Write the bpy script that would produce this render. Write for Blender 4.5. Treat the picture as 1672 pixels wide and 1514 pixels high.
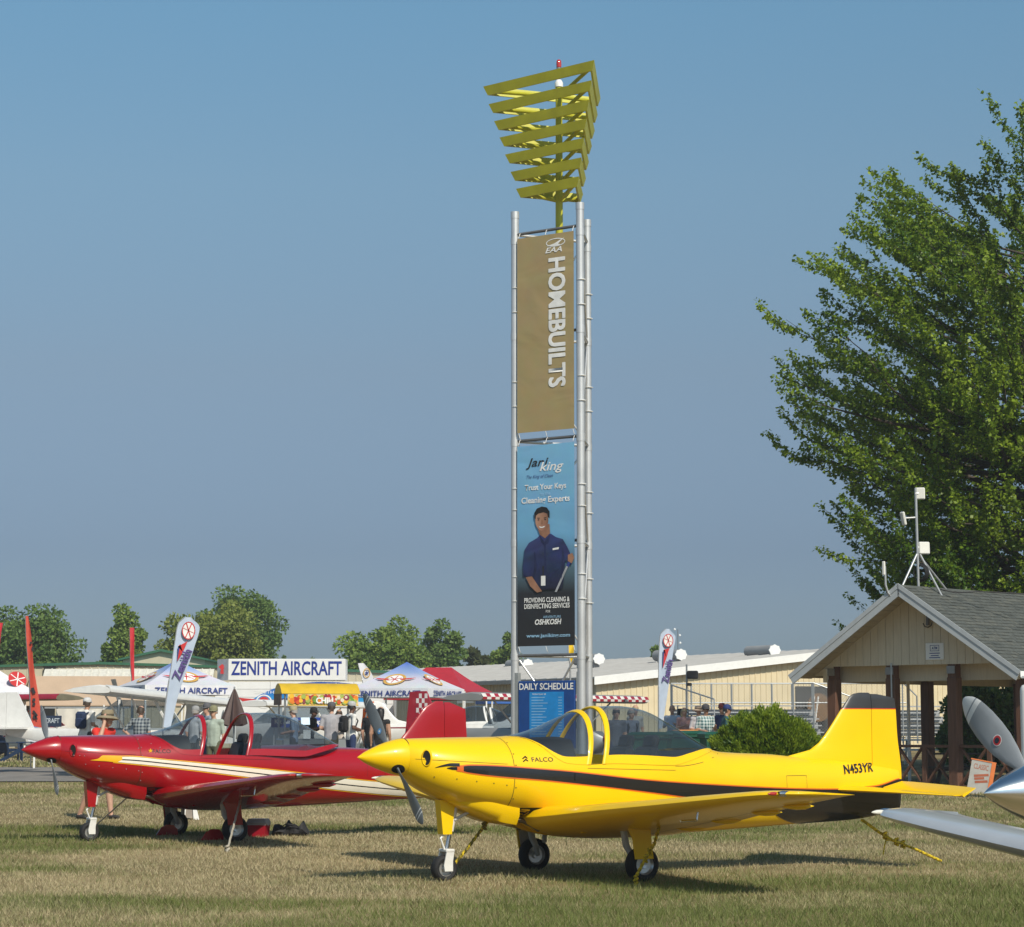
import bpy, math, random
import numpy as np
from mathutils import Vector, Matrix
random.seed(7); RNG = np.random.default_rng(11)
R = math.radians
# ------------------------------------------------------------------ camera, sky, sun, exposure
for o in list(bpy.data.objects): bpy.data.objects.remove(o, do_unlink=True)
SC = bpy.context.scene
COL = SC.collection
SC.render.resolution_x, SC.render.resolution_y = 1024, 927
FPX, CAMZ, HOR = 3795.0, 1.5, 1190.0            # focal length in photo pixels, eye height, horizon row (photo is 1672 x 1514)
PITCH = math.atan((HOR - 757) / FPX)
cam = bpy.data.objects.new('camera', bpy.data.cameras.new('camera')); COL.objects.link(cam)
cam.location = (0, 0, CAMZ); cam.rotation_euler = (math.pi / 2 + PITCH, 0, 0)
cam.data.sensor_fit = 'HORIZONTAL'; cam.data.sensor_width = 36; cam.data.lens = FPX / 1672 * 36
cam.data.clip_start = .1; cam.data.clip_end = 6000
SC.camera = cam
SUN_EL, SUN_AZ = R(41), R(27)                    # azimuth measured from straight behind the camera towards the right
sdir = Vector((math.sin(SUN_AZ) * math.cos(SUN_EL), -math.cos(SUN_AZ) * math.cos(SUN_EL), math.sin(SUN_EL)))
W = bpy.data.worlds.new('World'); SC.world = W; W.use_nodes = True
nt = W.node_tree; nt.nodes.clear()
sky = nt.nodes.new('ShaderNodeTexSky'); sky.sky_type = 'NISHITA'; sky.sun_disc = False
sky.sun_elevation = SUN_EL; sky.sun_rotation = math.atan2(sdir.x, sdir.y)
sky.altitude = 200; sky.air_density = 1.0; sky.dust_density = 1.0; sky.ozone_density = 1.6
bg = nt.nodes.new('ShaderNodeBackground'); bg.inputs['Strength'].default_value = 0.11
out = nt.nodes.new('ShaderNodeOutputWorld')
# summer haze: the whole dome is greyed a little towards the horizon, the same all the way round
tc = nt.nodes.new('ShaderNodeTexCoord'); sx = nt.nodes.new('ShaderNodeSeparateXYZ')
rp = nt.nodes.new('ShaderNodeValToRGB')
rp.color_ramp.elements[1].position = 1; rp.color_ramp.elements[1].color = (0.819, 1.063, 1.009, 1)
for p_, c_ in ((0.0001, (0.335, 0.447, 0.697)), (0.0234, (0.32, 0.418, 0.612)), (0.0756, (0.368, 0.42, 0.554)), (0.1537, (0.604, 0.613, 0.629)), (0.2304, (0.76, 0.857, 0.813)), (0.3037, (0.776, 1.02, 0.979)), (0.4, (0.816, 1.065, 1.01))):
    e_ = rp.color_ramp.elements.new(p_); e_.color = (*c_, 1)
rp.color_ramp.elements.remove(rp.color_ramp.elements[0])
mul = nt.nodes.new('ShaderNodeMix'); mul.data_type = 'RGBA'; mul.blend_type = 'MULTIPLY'; mul.inputs['Factor'].default_value = 1
nt.links.new(tc.outputs['Generated'], sx.inputs[0]); nt.links.new(sx.outputs['Z'], rp.inputs['Fac'])
nt.links.new(sky.outputs['Color'], mul.inputs[6]); nt.links.new(rp.outputs['Color'], mul.inputs[7])
nt.links.new(mul.outputs[2], bg.inputs['Color']); nt.links.new(bg.outputs[0], out.inputs[0])
sun = bpy.data.objects.new('sun', bpy.data.lights.new('sun', 'SUN')); COL.objects.link(sun)
sun.data.energy = 4.3; sun.data.angle = R(.55); sun.data.color = (1, .92, .79)
sun.rotation_euler = (-sdir).to_track_quat('-Z', 'Y').to_euler()
SC.view_settings.view_transform = 'Standard'; SC.view_settings.look = 'None'
SC.view_settings.exposure = 0; SC.view_settings.gamma = 1; SC.view_settings.use_curve_mapping = False
# ------------------------------------------------------------------ pixels to places (a pixel is only a direction; the distance is always given)
def ray(u, v):
    du, dv = u - 836, 757 - v
    return np.array([du, FPX * math.cos(PITCH) - dv * math.sin(PITCH), FPX * math.sin(PITCH) + dv * math.cos(PITCH)])
def at(u, v, y):
    r = ray(u, v) * (y / ray(u, v)[1]); return (r[0], y, CAMZ + r[2])
def gz(y):                                       # the field rises gently beyond the parked aircraft
    return .0125 * min(max(y - 36, 0), 40)
def gp(u, y): return (at(u, HOR, y)[0], y, gz(y))
# ------------------------------------------------------------------ materials
MATS = {}
def _nodes(m):
    m.use_nodes = True; n = m.node_tree.nodes; return m.node_tree, n.get('Principled BSDF')
def mat(name, col, rough=.5, metal=0., coat=0., var=.12, scale=6., bump=0., bscale=60., spec=.5, rvar=.0, stretch=None, trans=0, emit=None, dirt=0, dirtcol=(.09,.07,.05)):
    if name in MATS: return MATS[name]
    m = bpy.data.materials.new(name); MATS[name] = m
    t, b = _nodes(m); L = t.links
    b.inputs['Roughness'].default_value = rough; b.inputs['Metallic'].default_value = metal
    b.inputs['Coat Weight'].default_value = coat; b.inputs['Coat Roughness'].default_value = .04
    b.inputs['Specular IOR Level'].default_value = spec
    co = t.nodes.new('ShaderNodeTexCoord'); vec = co.outputs['Object']
    if stretch:
        mp = t.nodes.new('ShaderNodeMapping'); mp.inputs['Scale'].default_value = stretch
        L.new(vec, mp.inputs[0]); vec = mp.outputs[0]
    no = t.nodes.new('ShaderNodeTexNoise'); no.inputs['Scale'].default_value = scale; no.inputs['Detail'].default_value = 6
    L.new(vec, no.inputs['Vector'])
    r = t.nodes.new('ShaderNodeValToRGB'); L.new(no.outputs['Fac'], r.inputs['Fac'])
    r.color_ramp.elements[0].position = .3; r.color_ramp.elements[1].position = .7
    c = np.array(col)
    r.color_ramp.elements[0].color = (*np.clip(c * (1 - var), 0, 1), 1); r.color_ramp.elements[1].color = (*np.clip(c * (1 + var), 0, 1), 1)
    colout = r.outputs['Color']
    if dirt:
        n3 = t.nodes.new('ShaderNodeTexNoise'); n3.inputs['Scale'].default_value = scale * .35; n3.inputs['Detail'].default_value = 9; n3.inputs['Roughness'].default_value = .7
        L.new(vec, n3.inputs['Vector'])
        mr = t.nodes.new('ShaderNodeMapRange'); mr.inputs[1].default_value = .52; mr.inputs[2].default_value = .78; mr.inputs[3].default_value = 0; mr.inputs[4].default_value = dirt
        L.new(n3.outputs['Fac'], mr.inputs[0])
        mx = t.nodes.new('ShaderNodeMix'); mx.data_type = 'RGBA'; L.new(mr.outputs[0], mx.inputs['Factor'])
        L.new(colout, mx.inputs[6]); mx.inputs[7].default_value = (*dirtcol, 1); colout = mx.outputs[2]
    L.new(colout, b.inputs['Base Color'])
    if rvar:
        mr = t.nodes.new('ShaderNodeMapRange'); mr.inputs[3].default_value = max(0, rough - rvar); mr.inputs[4].default_value = rough + rvar
        L.new(no.outputs['Fac'], mr.inputs[0]); L.new(mr.outputs[0], b.inputs['Roughness'])
    if bump:
        n2 = t.nodes.new('ShaderNodeTexNoise'); n2.inputs['Scale'].default_value = bscale; n2.inputs['Detail'].default_value = 5
        L.new(vec, n2.inputs['Vector'])
        bp = t.nodes.new('ShaderNodeBump'); bp.inputs['Strength'].default_value = bump; bp.inputs['Distance'].default_value = .02
        L.new(n2.outputs['Fac'], bp.inputs['Height']); L.new(bp.outputs[0], b.inputs['Normal'])
    if emit:
        b.inputs['Emission Color'].default_value = (*emit, 1); b.inputs['Emission Strength'].default_value = 1
    return m
def leafmat(name, c0, c1, trans=.35, rough=.5):
    m = bpy.data.materials.new(name); MATS[name] = m
    t, b = _nodes(m); L = t.links; b.inputs['Roughness'].default_value = rough; b.inputs['Specular IOR Level'].default_value = .35
    at_ = t.nodes.new('ShaderNodeAttribute'); at_.attribute_name = 'tone'; at_.attribute_type = 'GEOMETRY'
    mx = t.nodes.new('ShaderNodeMix'); mx.data_type = 'RGBA'; mx.inputs[6].default_value = (*c0, 1); mx.inputs[7].default_value = (*c1, 1)
    L.new(at_.outputs['Fac'], mx.inputs['Factor']); L.new(mx.outputs[2], b.inputs['Base Color'])
    tr = t.nodes.new('ShaderNodeBsdfTranslucent'); L.new(mx.outputs[2], tr.inputs[0])
    ms = t.nodes.new('ShaderNodeMixShader'); ms.inputs[0].default_value = trans
    L.new(b.outputs[0], ms.inputs[1]); L.new(tr.outputs[0], ms.inputs[2])
    L.new(ms.outputs[0], t.nodes['Material Output'].inputs['Surface']); return m
def glassmat(name, tint=(.62, .66, .68), refl=1.45):
    m = bpy.data.materials.new(name); MATS[name] = m; m.use_nodes = True
    t = m.node_tree; t.nodes.clear(); L = t.links
    o = t.nodes.new('ShaderNodeOutputMaterial'); tr = t.nodes.new('ShaderNodeBsdfTransparent'); tr.inputs[0].default_value = (*tint, 1)
    gl = t.nodes.new('ShaderNodeBsdfGlossy'); gl.inputs['Roughness'].default_value = .02; gl.inputs[0].default_value = (.9, .93, .95, 1)
    lw = t.nodes.new('ShaderNodeLayerWeight'); lw.inputs[0].default_value = .5
    pw = t.nodes.new('ShaderNodeMath'); pw.operation = 'POWER'; pw.inputs[1].default_value = 4.5; L.new(lw.outputs['Facing'], pw.inputs[0])
    fr = t.nodes.new('ShaderNodeMath'); fr.operation = 'MULTIPLY_ADD'; fr.inputs[1].default_value = .8; fr.inputs[2].default_value = .06; L.new(pw.outputs[0], fr.inputs[0])
    ms = t.nodes.new('ShaderNodeMixShader'); L.new(fr.outputs[0], ms.inputs[0]); L.new(tr.outputs[0], ms.inputs[1]); L.new(gl.outputs[0], ms.inputs[2])
    df = t.nodes.new('ShaderNodeBsdfDiffuse'); df.inputs[0].default_value = (.35, .37, .38, 1); md = t.nodes.new('ShaderNodeMixShader')   # a film of dust on the acrylic
    no = t.nodes.new('ShaderNodeTexNoise'); no.inputs['Scale'].default_value = 3.5; no.inputs['Detail'].default_value = 6; mr = t.nodes.new('ShaderNodeMapRange'); mr.inputs[3].default_value = .01; mr.inputs[4].default_value = .07
    L.new(no.outputs['Fac'], mr.inputs[0]); L.new(mr.outputs[0], md.inputs[0]); L.new(ms.outputs[0], md.inputs[1]); L.new(df.outputs[0], md.inputs[2])
    L.new(md.outputs[0], o.inputs[0]); return m
# ------------------------------------------------------------------ mesh building
class MB:
    def __init__(s): s.v = []; s.f = []; s.m = []
    def add(s, v, f, mi=0, M=None):
        n = len(s.v)
        if M is not None: v = [tuple(M @ Vector(p)) for p in v]
        s.v += [tuple(map(float, p)) for p in v]; s.f += [tuple(i + n for i in q) for q in f]; s.m += [mi] * len(f); return s
    def box(s, c, d, rz=0, mi=0, M=None, bev=0., rx=0, ry=0):
        hx, hy, hz = d[0] / 2, d[1] / 2, d[2] / 2
        T = Matrix.Translation(c) @ Matrix.Rotation(rz, 4, 'Z') @ Matrix.Rotation(ry, 4, 'Y') @ Matrix.Rotation(rx, 4, 'X')
        if M is not None: T = M @ T
        if not bev:
            v = [(x, y, z) for x in (-hx, hx) for y in (-hy, hy) for z in (-hz, hz)]
            f = [(0, 1, 3, 2), (4, 6, 7, 5), (0, 4, 5, 1), (2, 3, 7, 6), (0, 2, 6, 4), (1, 5, 7, 3)]
            return s.add(v, f, mi, T)
        b = min(bev, hx * .9, hy * .9, hz * .9); v = []; idx = {}
        for i, sx_ in enumerate((-1, 1)):
            for j, sy in enumerate((-1, 1)):
                for k, sz in enumerate((-1, 1)):
                    for a in range(3):
                        p = [sx_ * (hx - b), sy * (hy - b), sz * (hz - b)]; p[a] += (sx_, sy, sz)[a] * b
                        idx[i, j, k, a] = len(v); v.append(tuple(p))
        f = []
        for a in range(3):
            o1, o2 = [q for q in range(3) if q != a]
            for sgn in (0, 1):
                q = []
                for (p1, p2) in ((0, 0), (1, 0), (1, 1), (0, 1)):
                    k = [0, 0, 0]; k[a] = sgn; k[o1] = p1; k[o2] = p2; q.append(idx[k[0], k[1], k[2], a])
                if (sgn == 0) == (a != 1): q = q[::-1]
                f.append(tuple(q))
        for a in range(3):
            o1, o2 = [q for q in range(3) if q != a]
            for p1 in (0, 1):
                for p2 in (0, 1):
                    k0 = [0, 0, 0]; k0[o1] = p1; k0[o2] = p2; k1 = list(k0); k1[a] = 1
                    q = (idx[(*k0, o1)], idx[(*k1, o1)], idx[(*k1, o2)], idx[(*k0, o2)]); f.append(q)
        for i in (0, 1):
            for j in (0, 1):
                for k in (0, 1): f.append((idx[i, j, k, 0], idx[i, j, k, 1], idx[i, j, k, 2]))
        return s.add(v, f, mi, T)
    def bar(s, p, q, w, h=None, mi=0, up=(0, 0, 1), ext=0):     # rectangular bar from p to q
        p, q = Vector(p), Vector(q); d = q - p; l = d.length; d.normalize(); u = Vector(up)
        if abs(d.dot(u)) > .99: u = Vector((1, 0, 0))
        a = d.cross(u).normalized(); b = a.cross(d)
        M = Matrix((a, d, b)).transposed().to_4x4(); M.translation = (p + q) / 2
        return s.box((0, 0, 0), (w, l + ext, h or w), mi=mi, M=M)
    def tube(s, pts, r, n=8, mi=0, cap=True, closed=False, sq=1.):
        P = [Vector(p) for p in pts]; k = len(P); rs = r if hasattr(r, '__len__') else [r] * k
        rings = []; a = None
        for i in range(k):
            d = (P[(i + 1) % k] - P[i - 1]) if closed else (P[min(i + 1, k - 1)] - P[max(i - 1, 0)])
            d.normalize()
            if a is None:
                u = Vector((0, 0, 1)) if abs(d.z) < .9 else Vector((1, 0, 0)); a = d.cross(u).normalized()
            else: a = (a - d * a.dot(d)).normalized()
            b = d.cross(a)
            rings.append([P[i] + (a * math.cos(2 * math.pi * j / n) + b * sq * math.sin(2 * math.pi * j / n)) * rs[i] for j in range(n)])
        return s.loft(rings, mi=mi, cap=cap and not closed, loop=closed)
    def loft(s, rings, mi=0, ring_closed=True, cap=False, loop=False):
        n = len(rings[0]); v = [tuple(p) for q in rings for p in q]; f = []
        for i in range(len(rings) - (0 if loop else 1)):
            i2 = (i + 1) % len(rings)
            for j in range(n if ring_closed else n - 1):
                j2 = (j + 1) % n; f.append((i * n + j, i * n + j2, i2 * n + j2, i2 * n + j))
        if cap: f.append(tuple(range(n))[::-1]); f.append(tuple(range((len(rings) - 1) * n, len(rings) * n)))
        return s.add(v, f, mi)
    def lathe(s, prof, n=20, M=None, mi=0, cap=False):          # profile (r, h) turned about local z
        rings = [[(r * math.cos(2 * math.pi * j / n), r * math.sin(2 * math.pi * j / n), h) for j in range(n)] for r, h in prof]
        t = MB().loft(rings, cap=cap); return s.add(t.v, t.f, mi, M)
    def prism(s, poly, d0, d1, M=None, mi=0, mi2=None):         # polygon in local x,z pushed along y
        n = len(poly); v = [(x, d0, z) for x, z in poly] + [(x, d1, z) for x, z in poly]
        s.add(v, [tuple(range(n)), tuple(range(2 * n - 1, n - 1, -1))], mi, M)
        return s.add(v, [(i, i + n, (i + 1) % n + n, (i + 1) % n) for i in range(n)], mi if mi2 is None else mi2, M)
    def build(s, name, mats, parent=None, smooth=None, loc=None):
        me = bpy.data.meshes.new(name); me.from_pydata(s.v, [], s.f)
        if not isinstance(mats, (list, tuple)): mats = [mats]
        for m in mats: me.materials.append(m)
        if len(mats) > 1: me.polygons.foreach_set('material_index', s.m)
        if smooth is not None:
            me.polygons.foreach_set('use_smooth', [True] * len(s.f))
            if smooth < 179: me.set_sharp_from_angle(angle=R(smooth))
        me.update()
        import bmesh
        bm = bmesh.new(); bm.from_mesh(me); bmesh.ops.recalc_face_normals(bm, faces=bm.faces); bm.to_mesh(me); bm.free()
        o = bpy.data.objects.new(name, me); COL.objects.link(o)
        if parent is not None: o.parent = parent
        if loc is not None: o.location = loc
        return o
def tag(o, label=None, cat=None, group=None, kind=None):
    for k, v in (('label', label), ('category', cat), ('group', group), ('kind', kind)):
        if v: o[k] = v
    return o
def thing(name, label, cat, loc=(0, 0, 0), rz=0, group=None):
    o = bpy.data.objects.new(name, None); COL.objects.link(o); o.empty_display_size = .2
    o.location = loc; o.rotation_euler = (0, 0, rz); return tag(o, label, cat, group)
def link_mesh(name, me, parent=None, M=None):
    o = bpy.data.objects.new(name, me); COL.objects.link(o)
    if parent is not None: o.parent = parent
    if M is not None: o.matrix_local = M
    return o
def copy_tree(o, parent=None):
    c = o.copy(); COL.objects.link(c); c.parent = parent
    for ch in list(o.children): copy_tree(ch, c)
    return c
FRONT = Matrix(((1, 0, 0, 0), (0, 0, -1, 0), (0, 1, 0, 0), (0, 0, 0, 1)))   # text x,y -> local x,z, read from -y
def text(name, s, mt, parent, M, w=None, h=None, bold=0., mapf=None, shear=0., lines=None, th=.0):
    cu = bpy.data.curves.new(name, 'FONT'); cu.body = s; cu.size = 1; cu.offset = bold; cu.resolution_u = 3
    cu.align_x = 'CENTER'; cu.shear = shear; cu.space_line = .95
    ob = bpy.data.objects.new(name, cu); COL.objects.link(ob)
    dg = bpy.context.evaluated_depsgraph_get(); me = bpy.data.meshes.new_from_object(ob.evaluated_get(dg))
    bpy.data.objects.remove(ob, do_unlink=True); bpy.data.curves.remove(cu)
    n = len(me.vertices); a = np.empty(n * 3); me.vertices.foreach_get('co', a); a = a.reshape(-1, 3)
    lo, hi = a.min(0), a.max(0); c = (lo + hi) / 2; sz = hi - lo
    ky = h / sz[1] if h else None; kx = w / sz[0] if w else ky
    ky = ky or kx
    a = (a - c) * np.array([kx, ky, 1])
    Mx = np.array(M) if mapf is None else None
    if mapf is None: b = a @ Mx[:3, :3].T + Mx[:3, 3]
    else: b = np.array([mapf(p[0], p[1]) for p in a])
    me.vertices.foreach_set('co', b.ravel()); me.materials.clear(); me.materials.append(mt); me.update()
    return link_mesh(name, me, parent)
def TF(x, y, z, rz=0): return Matrix.Translation((x, y, z)) @ Matrix.Rotation(rz, 4, 'Z') @ FRONT
def pchip(xs, ys):
    xs, ys = np.array(xs, float), np.array(ys, float)
    if xs[0] > xs[-1]: xs, ys = xs[::-1], ys[::-1]
    h = np.diff(xs); d = np.diff(ys) / h; m = np.zeros(len(xs)); m[0], m[-1] = d[0], d[-1]
    for i in range(1, len(xs) - 1):
        if d[i - 1] * d[i] > 0:
            w1, w2 = 2 * h[i] + h[i - 1], h[i] + 2 * h[i - 1]; m[i] = (w1 + w2) / (w1 / d[i - 1] + w2 / d[i])
    def f(x):
        x = min(max(x, xs[0]), xs[-1]); i = int(min(max(np.searchsorted(xs, x) - 1, 0), len(xs) - 2)); t = (x - xs[i]) / h[i]
        return (2*t**3-3*t*t+1)*ys[i] + (t**3-2*t*t+t)*h[i]*m[i] + (-2*t**3+3*t*t)*ys[i+1] + (t**3-t*t)*h[i]*m[i+1]
    return f
def lin(a, b, n): return [a + (b - a) * i / (n - 1) for i in range(n)]
# ------------------------------------------------------------------ ground, taxiway, grass
class VNoise:
    def __init__(s, n=64, seed=0): s.n = n; s.g = np.random.default_rng(seed).random((n, n))
    def __call__(s, x, y):
        xi, yi = np.floor(x).astype(int), np.floor(y).astype(int); fx, fy = x - xi, y - yi
        fx, fy = fx*fx*(3-2*fx), fy*fy*(3-2*fy); n = s.n; g = s.g
        return (g[xi % n, yi % n]*(1-fx)*(1-fy) + g[(xi+1) % n, yi % n]*fx*(1-fy) + g[xi % n, (yi+1) % n]*(1-fx)*fy + g[(xi+1) % n, (yi+1) % n]*fx*fy)
VN = [VNoise(64, k) for k in range(4)]
def fbm(x, y, sc):
    return .5*VN[0](x*sc, y*sc) + .28*VN[1](x*sc*2.1+7, y*sc*2.1) + .22*VN[2](x*sc*4.7, y*sc*4.7+3)
def gza(y): return .0125 * np.clip(y - 36, 0, 40)
def tone_at(x, y):                               # 0 dry straw, 1 green
    near = np.clip((25.5 - y) / 6.5, 0, 1) * .30
    return np.clip((fbm(x*.55 + 30, y*.95, .42) - .50) * 3.2 + .36 + near + (fbm(x, y, 2.2) - .5) * .8, 0, 1)
ys = np.concatenate([np.linspace(-40, 14, 12), np.linspace(15, 80, 90), np.array([90, 110, 140, 200, 300, 500, 900, 1600, 3000])])
xs = np.concatenate([[-2000, -800, -300, -120, -60], np.linspace(-40, 40, 60), [60, 120, 300, 800, 2000]])
X, Y = np.meshgrid(xs, ys); Z = gza(Y) + (fbm(X, Y, .5) - .5) * .05 * (np.abs(X) < 41) * (Y < 54)
nx = len(xs); V = np.stack([X, Y, Z], -1).reshape(-1, 3)
F = [(i*nx+j, i*nx+j+1, (i+1)*nx+j+1, (i+1)*nx+j) for i in range(len(ys)-1) for j in range(nx-1)]
g = MB(); g.v = [tuple(p) for p in V]; g.f = F; g.m = [0]*len(F)
gm = bpy.data.materials.new('dry_lawn'); t, b = _nodes(gm); b.inputs['Roughness'].default_value = .95; b.inputs['Specular IOR Level'].default_value = .1
co = t.nodes.new('ShaderNodeTexCoord'); n1 = t.nodes.new('ShaderNodeTexNoise'); n1.inputs['Scale'].default_value = .35; n1.inputs['Detail'].default_value = 8
n2 = t.nodes.new('ShaderNodeTexNoise'); n2.inputs['Scale'].default_value = 9; n2.inputs['Detail'].default_value = 8; n2.inputs['Roughness'].default_value = .75
for n in (n1, n2): t.links.new(co.outputs['Object'], n.inputs['Vector'])
mm = t.nodes.new('ShaderNodeMath'); mm.operation = 'MULTIPLY_ADD'; mm.inputs[1].default_value = .6; t.links.new(n2.outputs['Fac'], mm.inputs[0]); t.links.new(n1.outputs['Fac'], mm.inputs[2])
cr = t.nodes.new('ShaderNodeValToRGB'); t.links.new(mm.outputs[0], cr.inputs[0])
cr.color_ramp.elements[0].position = .5; cr.color_ramp.elements[0].color = (.10, .095, .035, 1)
cr.color_ramp.elements[1].position = 1.05; cr.color_ramp.elements[1].color = (.33, .25, .135, 1)
e = cr.color_ramp.elements.new(.78); e.color = (.21, .16, .075, 1)
t.links.new(cr.outputs[0], b.inputs['Base Color'])
tag(g.build('ground', gm, smooth=180), kind='structure')
# taxiway strip of worn asphalt
r = MB(); ctr = [(-140, 61), (-60, 61), (-20, 61), (-8, 61.3), (0, 64), (5, 70), (8, 80), (9, 96), (9, 140)]
L_, R_ = [], []
for i, (x, y) in enumerate(ctr):
    a = np.array(ctr[max(i-1, 0)]); c = np.array(ctr[min(i+1, len(ctr)-1)]); d = (c-a)/np.linalg.norm(c-a); nrm = np.array([-d[1], d[0]])
    hw = 5.8 if i < 5 else 4.5
    for lst, s in ((L_, 1), (R_, -1)): q = np.array([x, y]) + nrm*hw*s; lst.append((q[0], q[1], gz(q[1]) + .022))
rings = [[tuple(np.array(a)*(1-k/6) + np.array(c)*k/6) for k in range(7)] for a, c in zip(L_, R_)]
rings = [[(p[0], p[1], gz(p[1]) + .022) for p in q] for q in rings]
r.loft(rings, ring_closed=False)
tag(r.build('taxiway', mat('asphalt', (.21, .19, .17), .9, var=.18, scale=1.2, bump=.3, bscale=40, dirt=.25, dirtcol=(.12, .11, .10))), kind='structure')
# lawn blades
def blades(name, n, y0, y1, wk, hmin, hmax, matr, xl=None):
    u = RNG.random(n); y = y0 * (y1 / y0) ** u                     # density falls with the square of the distance
    x = (RNG.random(n) * 2 - 1) * (.235 * y + .6) if xl is None else xl[0] + RNG.random(n) * (xl[1] - xl[0])
    # tufts
    tx, ty = VN[3](x*9, y*9), fbm(x, y, 6.)
    keep = RNG.random(n) < .45 + .55 * ty * 1.4; x, y = x[keep], y[keep]; n = len(x)
    tn = np.clip(tone_at(x, y) + RNG.normal(0, .27, n), 0, 1)
    h = (hmin + (hmax - hmin) * RNG.random(n) ** 1.6) * (.8 + .5 * tn); a = RNG.random(n) * 6.283; w = wk * y * (.6 + .8 * RNG.random(n))
    lean = RNG.normal(0, .55, (n, 2)) * h[:, None]
    z = gza(y) + (fbm(x, y, .5) - .5) * .05 * (y < 54) - .012
    v = np.empty((n, 3, 3))
    v[:, 0] = np.stack([x - np.cos(a)*w/2, y - np.sin(a)*w/2, z], 1); v[:, 1] = np.stack([x + np.cos(a)*w/2, y + np.sin(a)*w/2, z], 1)
    v[:, 2] = np.stack([x + lean[:, 0], y + lean[:, 1], z + h], 1)
    return rawmesh(name, v.reshape(-1, 3), 3, tn, matr)
def rawmesh(name, v, k, tone, matr, parent=None):                # many separate k-gons, one tone for each
    n = len(v) // k; me = bpy.data.meshes.new(name); me.vertices.add(len(v)); me.vertices.foreach_set('co', v.astype(np.float32).ravel())
    me.loops.add(len(v)); me.loops.foreach_set('vertex_index', np.arange(len(v), dtype=np.int32))
    me.polygons.add(n); me.polygons.foreach_set('loop_start', np.arange(0, len(v), k, dtype=np.int32))
    at_ = me.attributes.new('tone', 'FLOAT', 'POINT'); at_.data.foreach_set('value', np.repeat(tone, k).astype(np.float32))
    me.materials.append(matr); me.update(calc_edges=True); me.validate()
    return link_mesh(name, me, parent)
GRASS = leafmat('grass_blades', (.50, .415, .25), (.15, .185, .045), trans=.25, rough=.7)
tag(blades('grass', 620000, 15.5, 54.8, .00042, .02, .075, GRASS), 'dry mown lawn grass under the parked aircraft', 'grass', kind='stuff')
tag(blades('grass', 40000, 67.3, 84, .0009, .04, .11, GRASS, (-24, 4)), 'greener grass verge beyond the asphalt strip', 'grass', kind='stuff')
# ------------------------------------------------------------------ low-wing aircraft
fzt = pchip([2.14, 2.0, 1.8, 1.5, 1.1, .93, .80, .56, .30, .08, -.15, -.4, -.65, -.944, -1.25, -1.506, -1.62, -1.9, -2.3, -2.7, -3.3, -3.9, -4.12],
            [1.40, 1.405, 1.41, 1.415, 1.42, 1.43, 1.45, 1.515, 1.62, 1.695, 1.73, 1.735, 1.70, 1.575, 1.415, 1.288, 1.262, 1.242, 1.228, 1.195, 1.15, 1.08, 1.04])
fzb = pchip([2.14, 2.0, 1.8, 1.5, 1.2, .9, .5, 0, -.5, -1, -1.5, -2.7, -3.5, -4.12], [1.04, .94, .84, .735, .675, .625, .53, .45, .41, .41, .425, .476, .51, .60])
fw = pchip([2.14, 2.0, 1.8, 1.5, 1.1, .5, 0, -.5, -1, -1.5, -2, -2.7, -3.3, -3.9, -4.12], [.185, .29, .365, .425, .47, .515, .53, .52, .48, .42, .35, .25, .155, .07, .03])
fzw = pchip([2.14, 2.0, 1.8, 1.5, 1, 0, -1, -2, -3, -4.12], [1.22, 1.18, 1.13, 1.08, 1.03, 1.0, .96, .93, .91, .92])
fnt = pchip([2.14, 1.5, .9, 0, -1, -1.6, -2.5, -4.12], [2.0, 2.25, 2.2, 2.1, 2.1, 2.1, 2.1, 2.0])
fsill = pchip([.93, .86, .78, .69, .62, .54, .3, 0, -.75, -1.0, -1.25, -1.506], [1.43, 1.40, 1.34, 1.25, 1.195, 1.158, 1.14, 1.148, 1.125, 1.172, 1.235, 1.288])
def sill(x): return fsill(x) if -1.506 < x < .93 else fzt(x)
def surf_y(x, z):
    zw = fzw(x); w = fw(x)
    k = (z - zw) / (fzt(x) - zw) if z > zw else (zw - z) / (zw - fzb(x)); n = fnt(x) if z > zw else 2.35
    return w * max(0., 1 - min(abs(k), 1) ** n) ** (1 / n)
def sec(x, th, off=0.):                           # point of the outer skin at angle th (0 side, 90 top, -90 keel), port side y > 0
    zw = fzw(x); n = fnt(x) if th >= 0 else 2.35; c, s = abs(math.cos(th)), abs(math.sin(th))
    h = (fzt(x) - zw) if th >= 0 else (zw - fzb(x))
    return (fw(x) + off) * c ** (2 / n), zw + (1 if th >= 0 else -1) * (h + off) * s ** (2 / n)
def thsill(x):
    k = (sill(x) - fzw(x)) / (fzt(x) - fzw(x)); return math.asin(min(1, max(0, k)) ** (fnt(x) / 2))
def body_ring(x, nu=9, nl=12, th1=None, off=0):
    th1 = thsill(x) if th1 is None else th1; port = [sec(x, th1 * (1 - i / nu), off) for i in range(nu)] + [sec(x, -math.pi / 2 * i / nl, off) for i in range(nl + 1)]
    return [(x, y, z) for y, z in port] + [(x, -y, z) for y, z in port[-2::-1]]
def shell_ring(u, k, off=0, n=22, f0=0., f1=1., xs_=0):
    t0 = thsill(u); pts = []
    for i in range(n + 1):
        th = t0 + (math.pi - 2 * t0) * (f0 + (f1 - f0) * i / n); th_ = th if th <= math.pi / 2 else math.pi - th
        y, z = sec(u, th_, off); x = u - k * (z - sill(u)); y, z = sec(x, th_, off) if abs(th - t0) > 1e-6 and abs(th - math.pi + t0) > 1e-6 else (y, z)
        pts.append((x, y if th <= math.pi / 2 else -y, z))
    return pts
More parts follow.
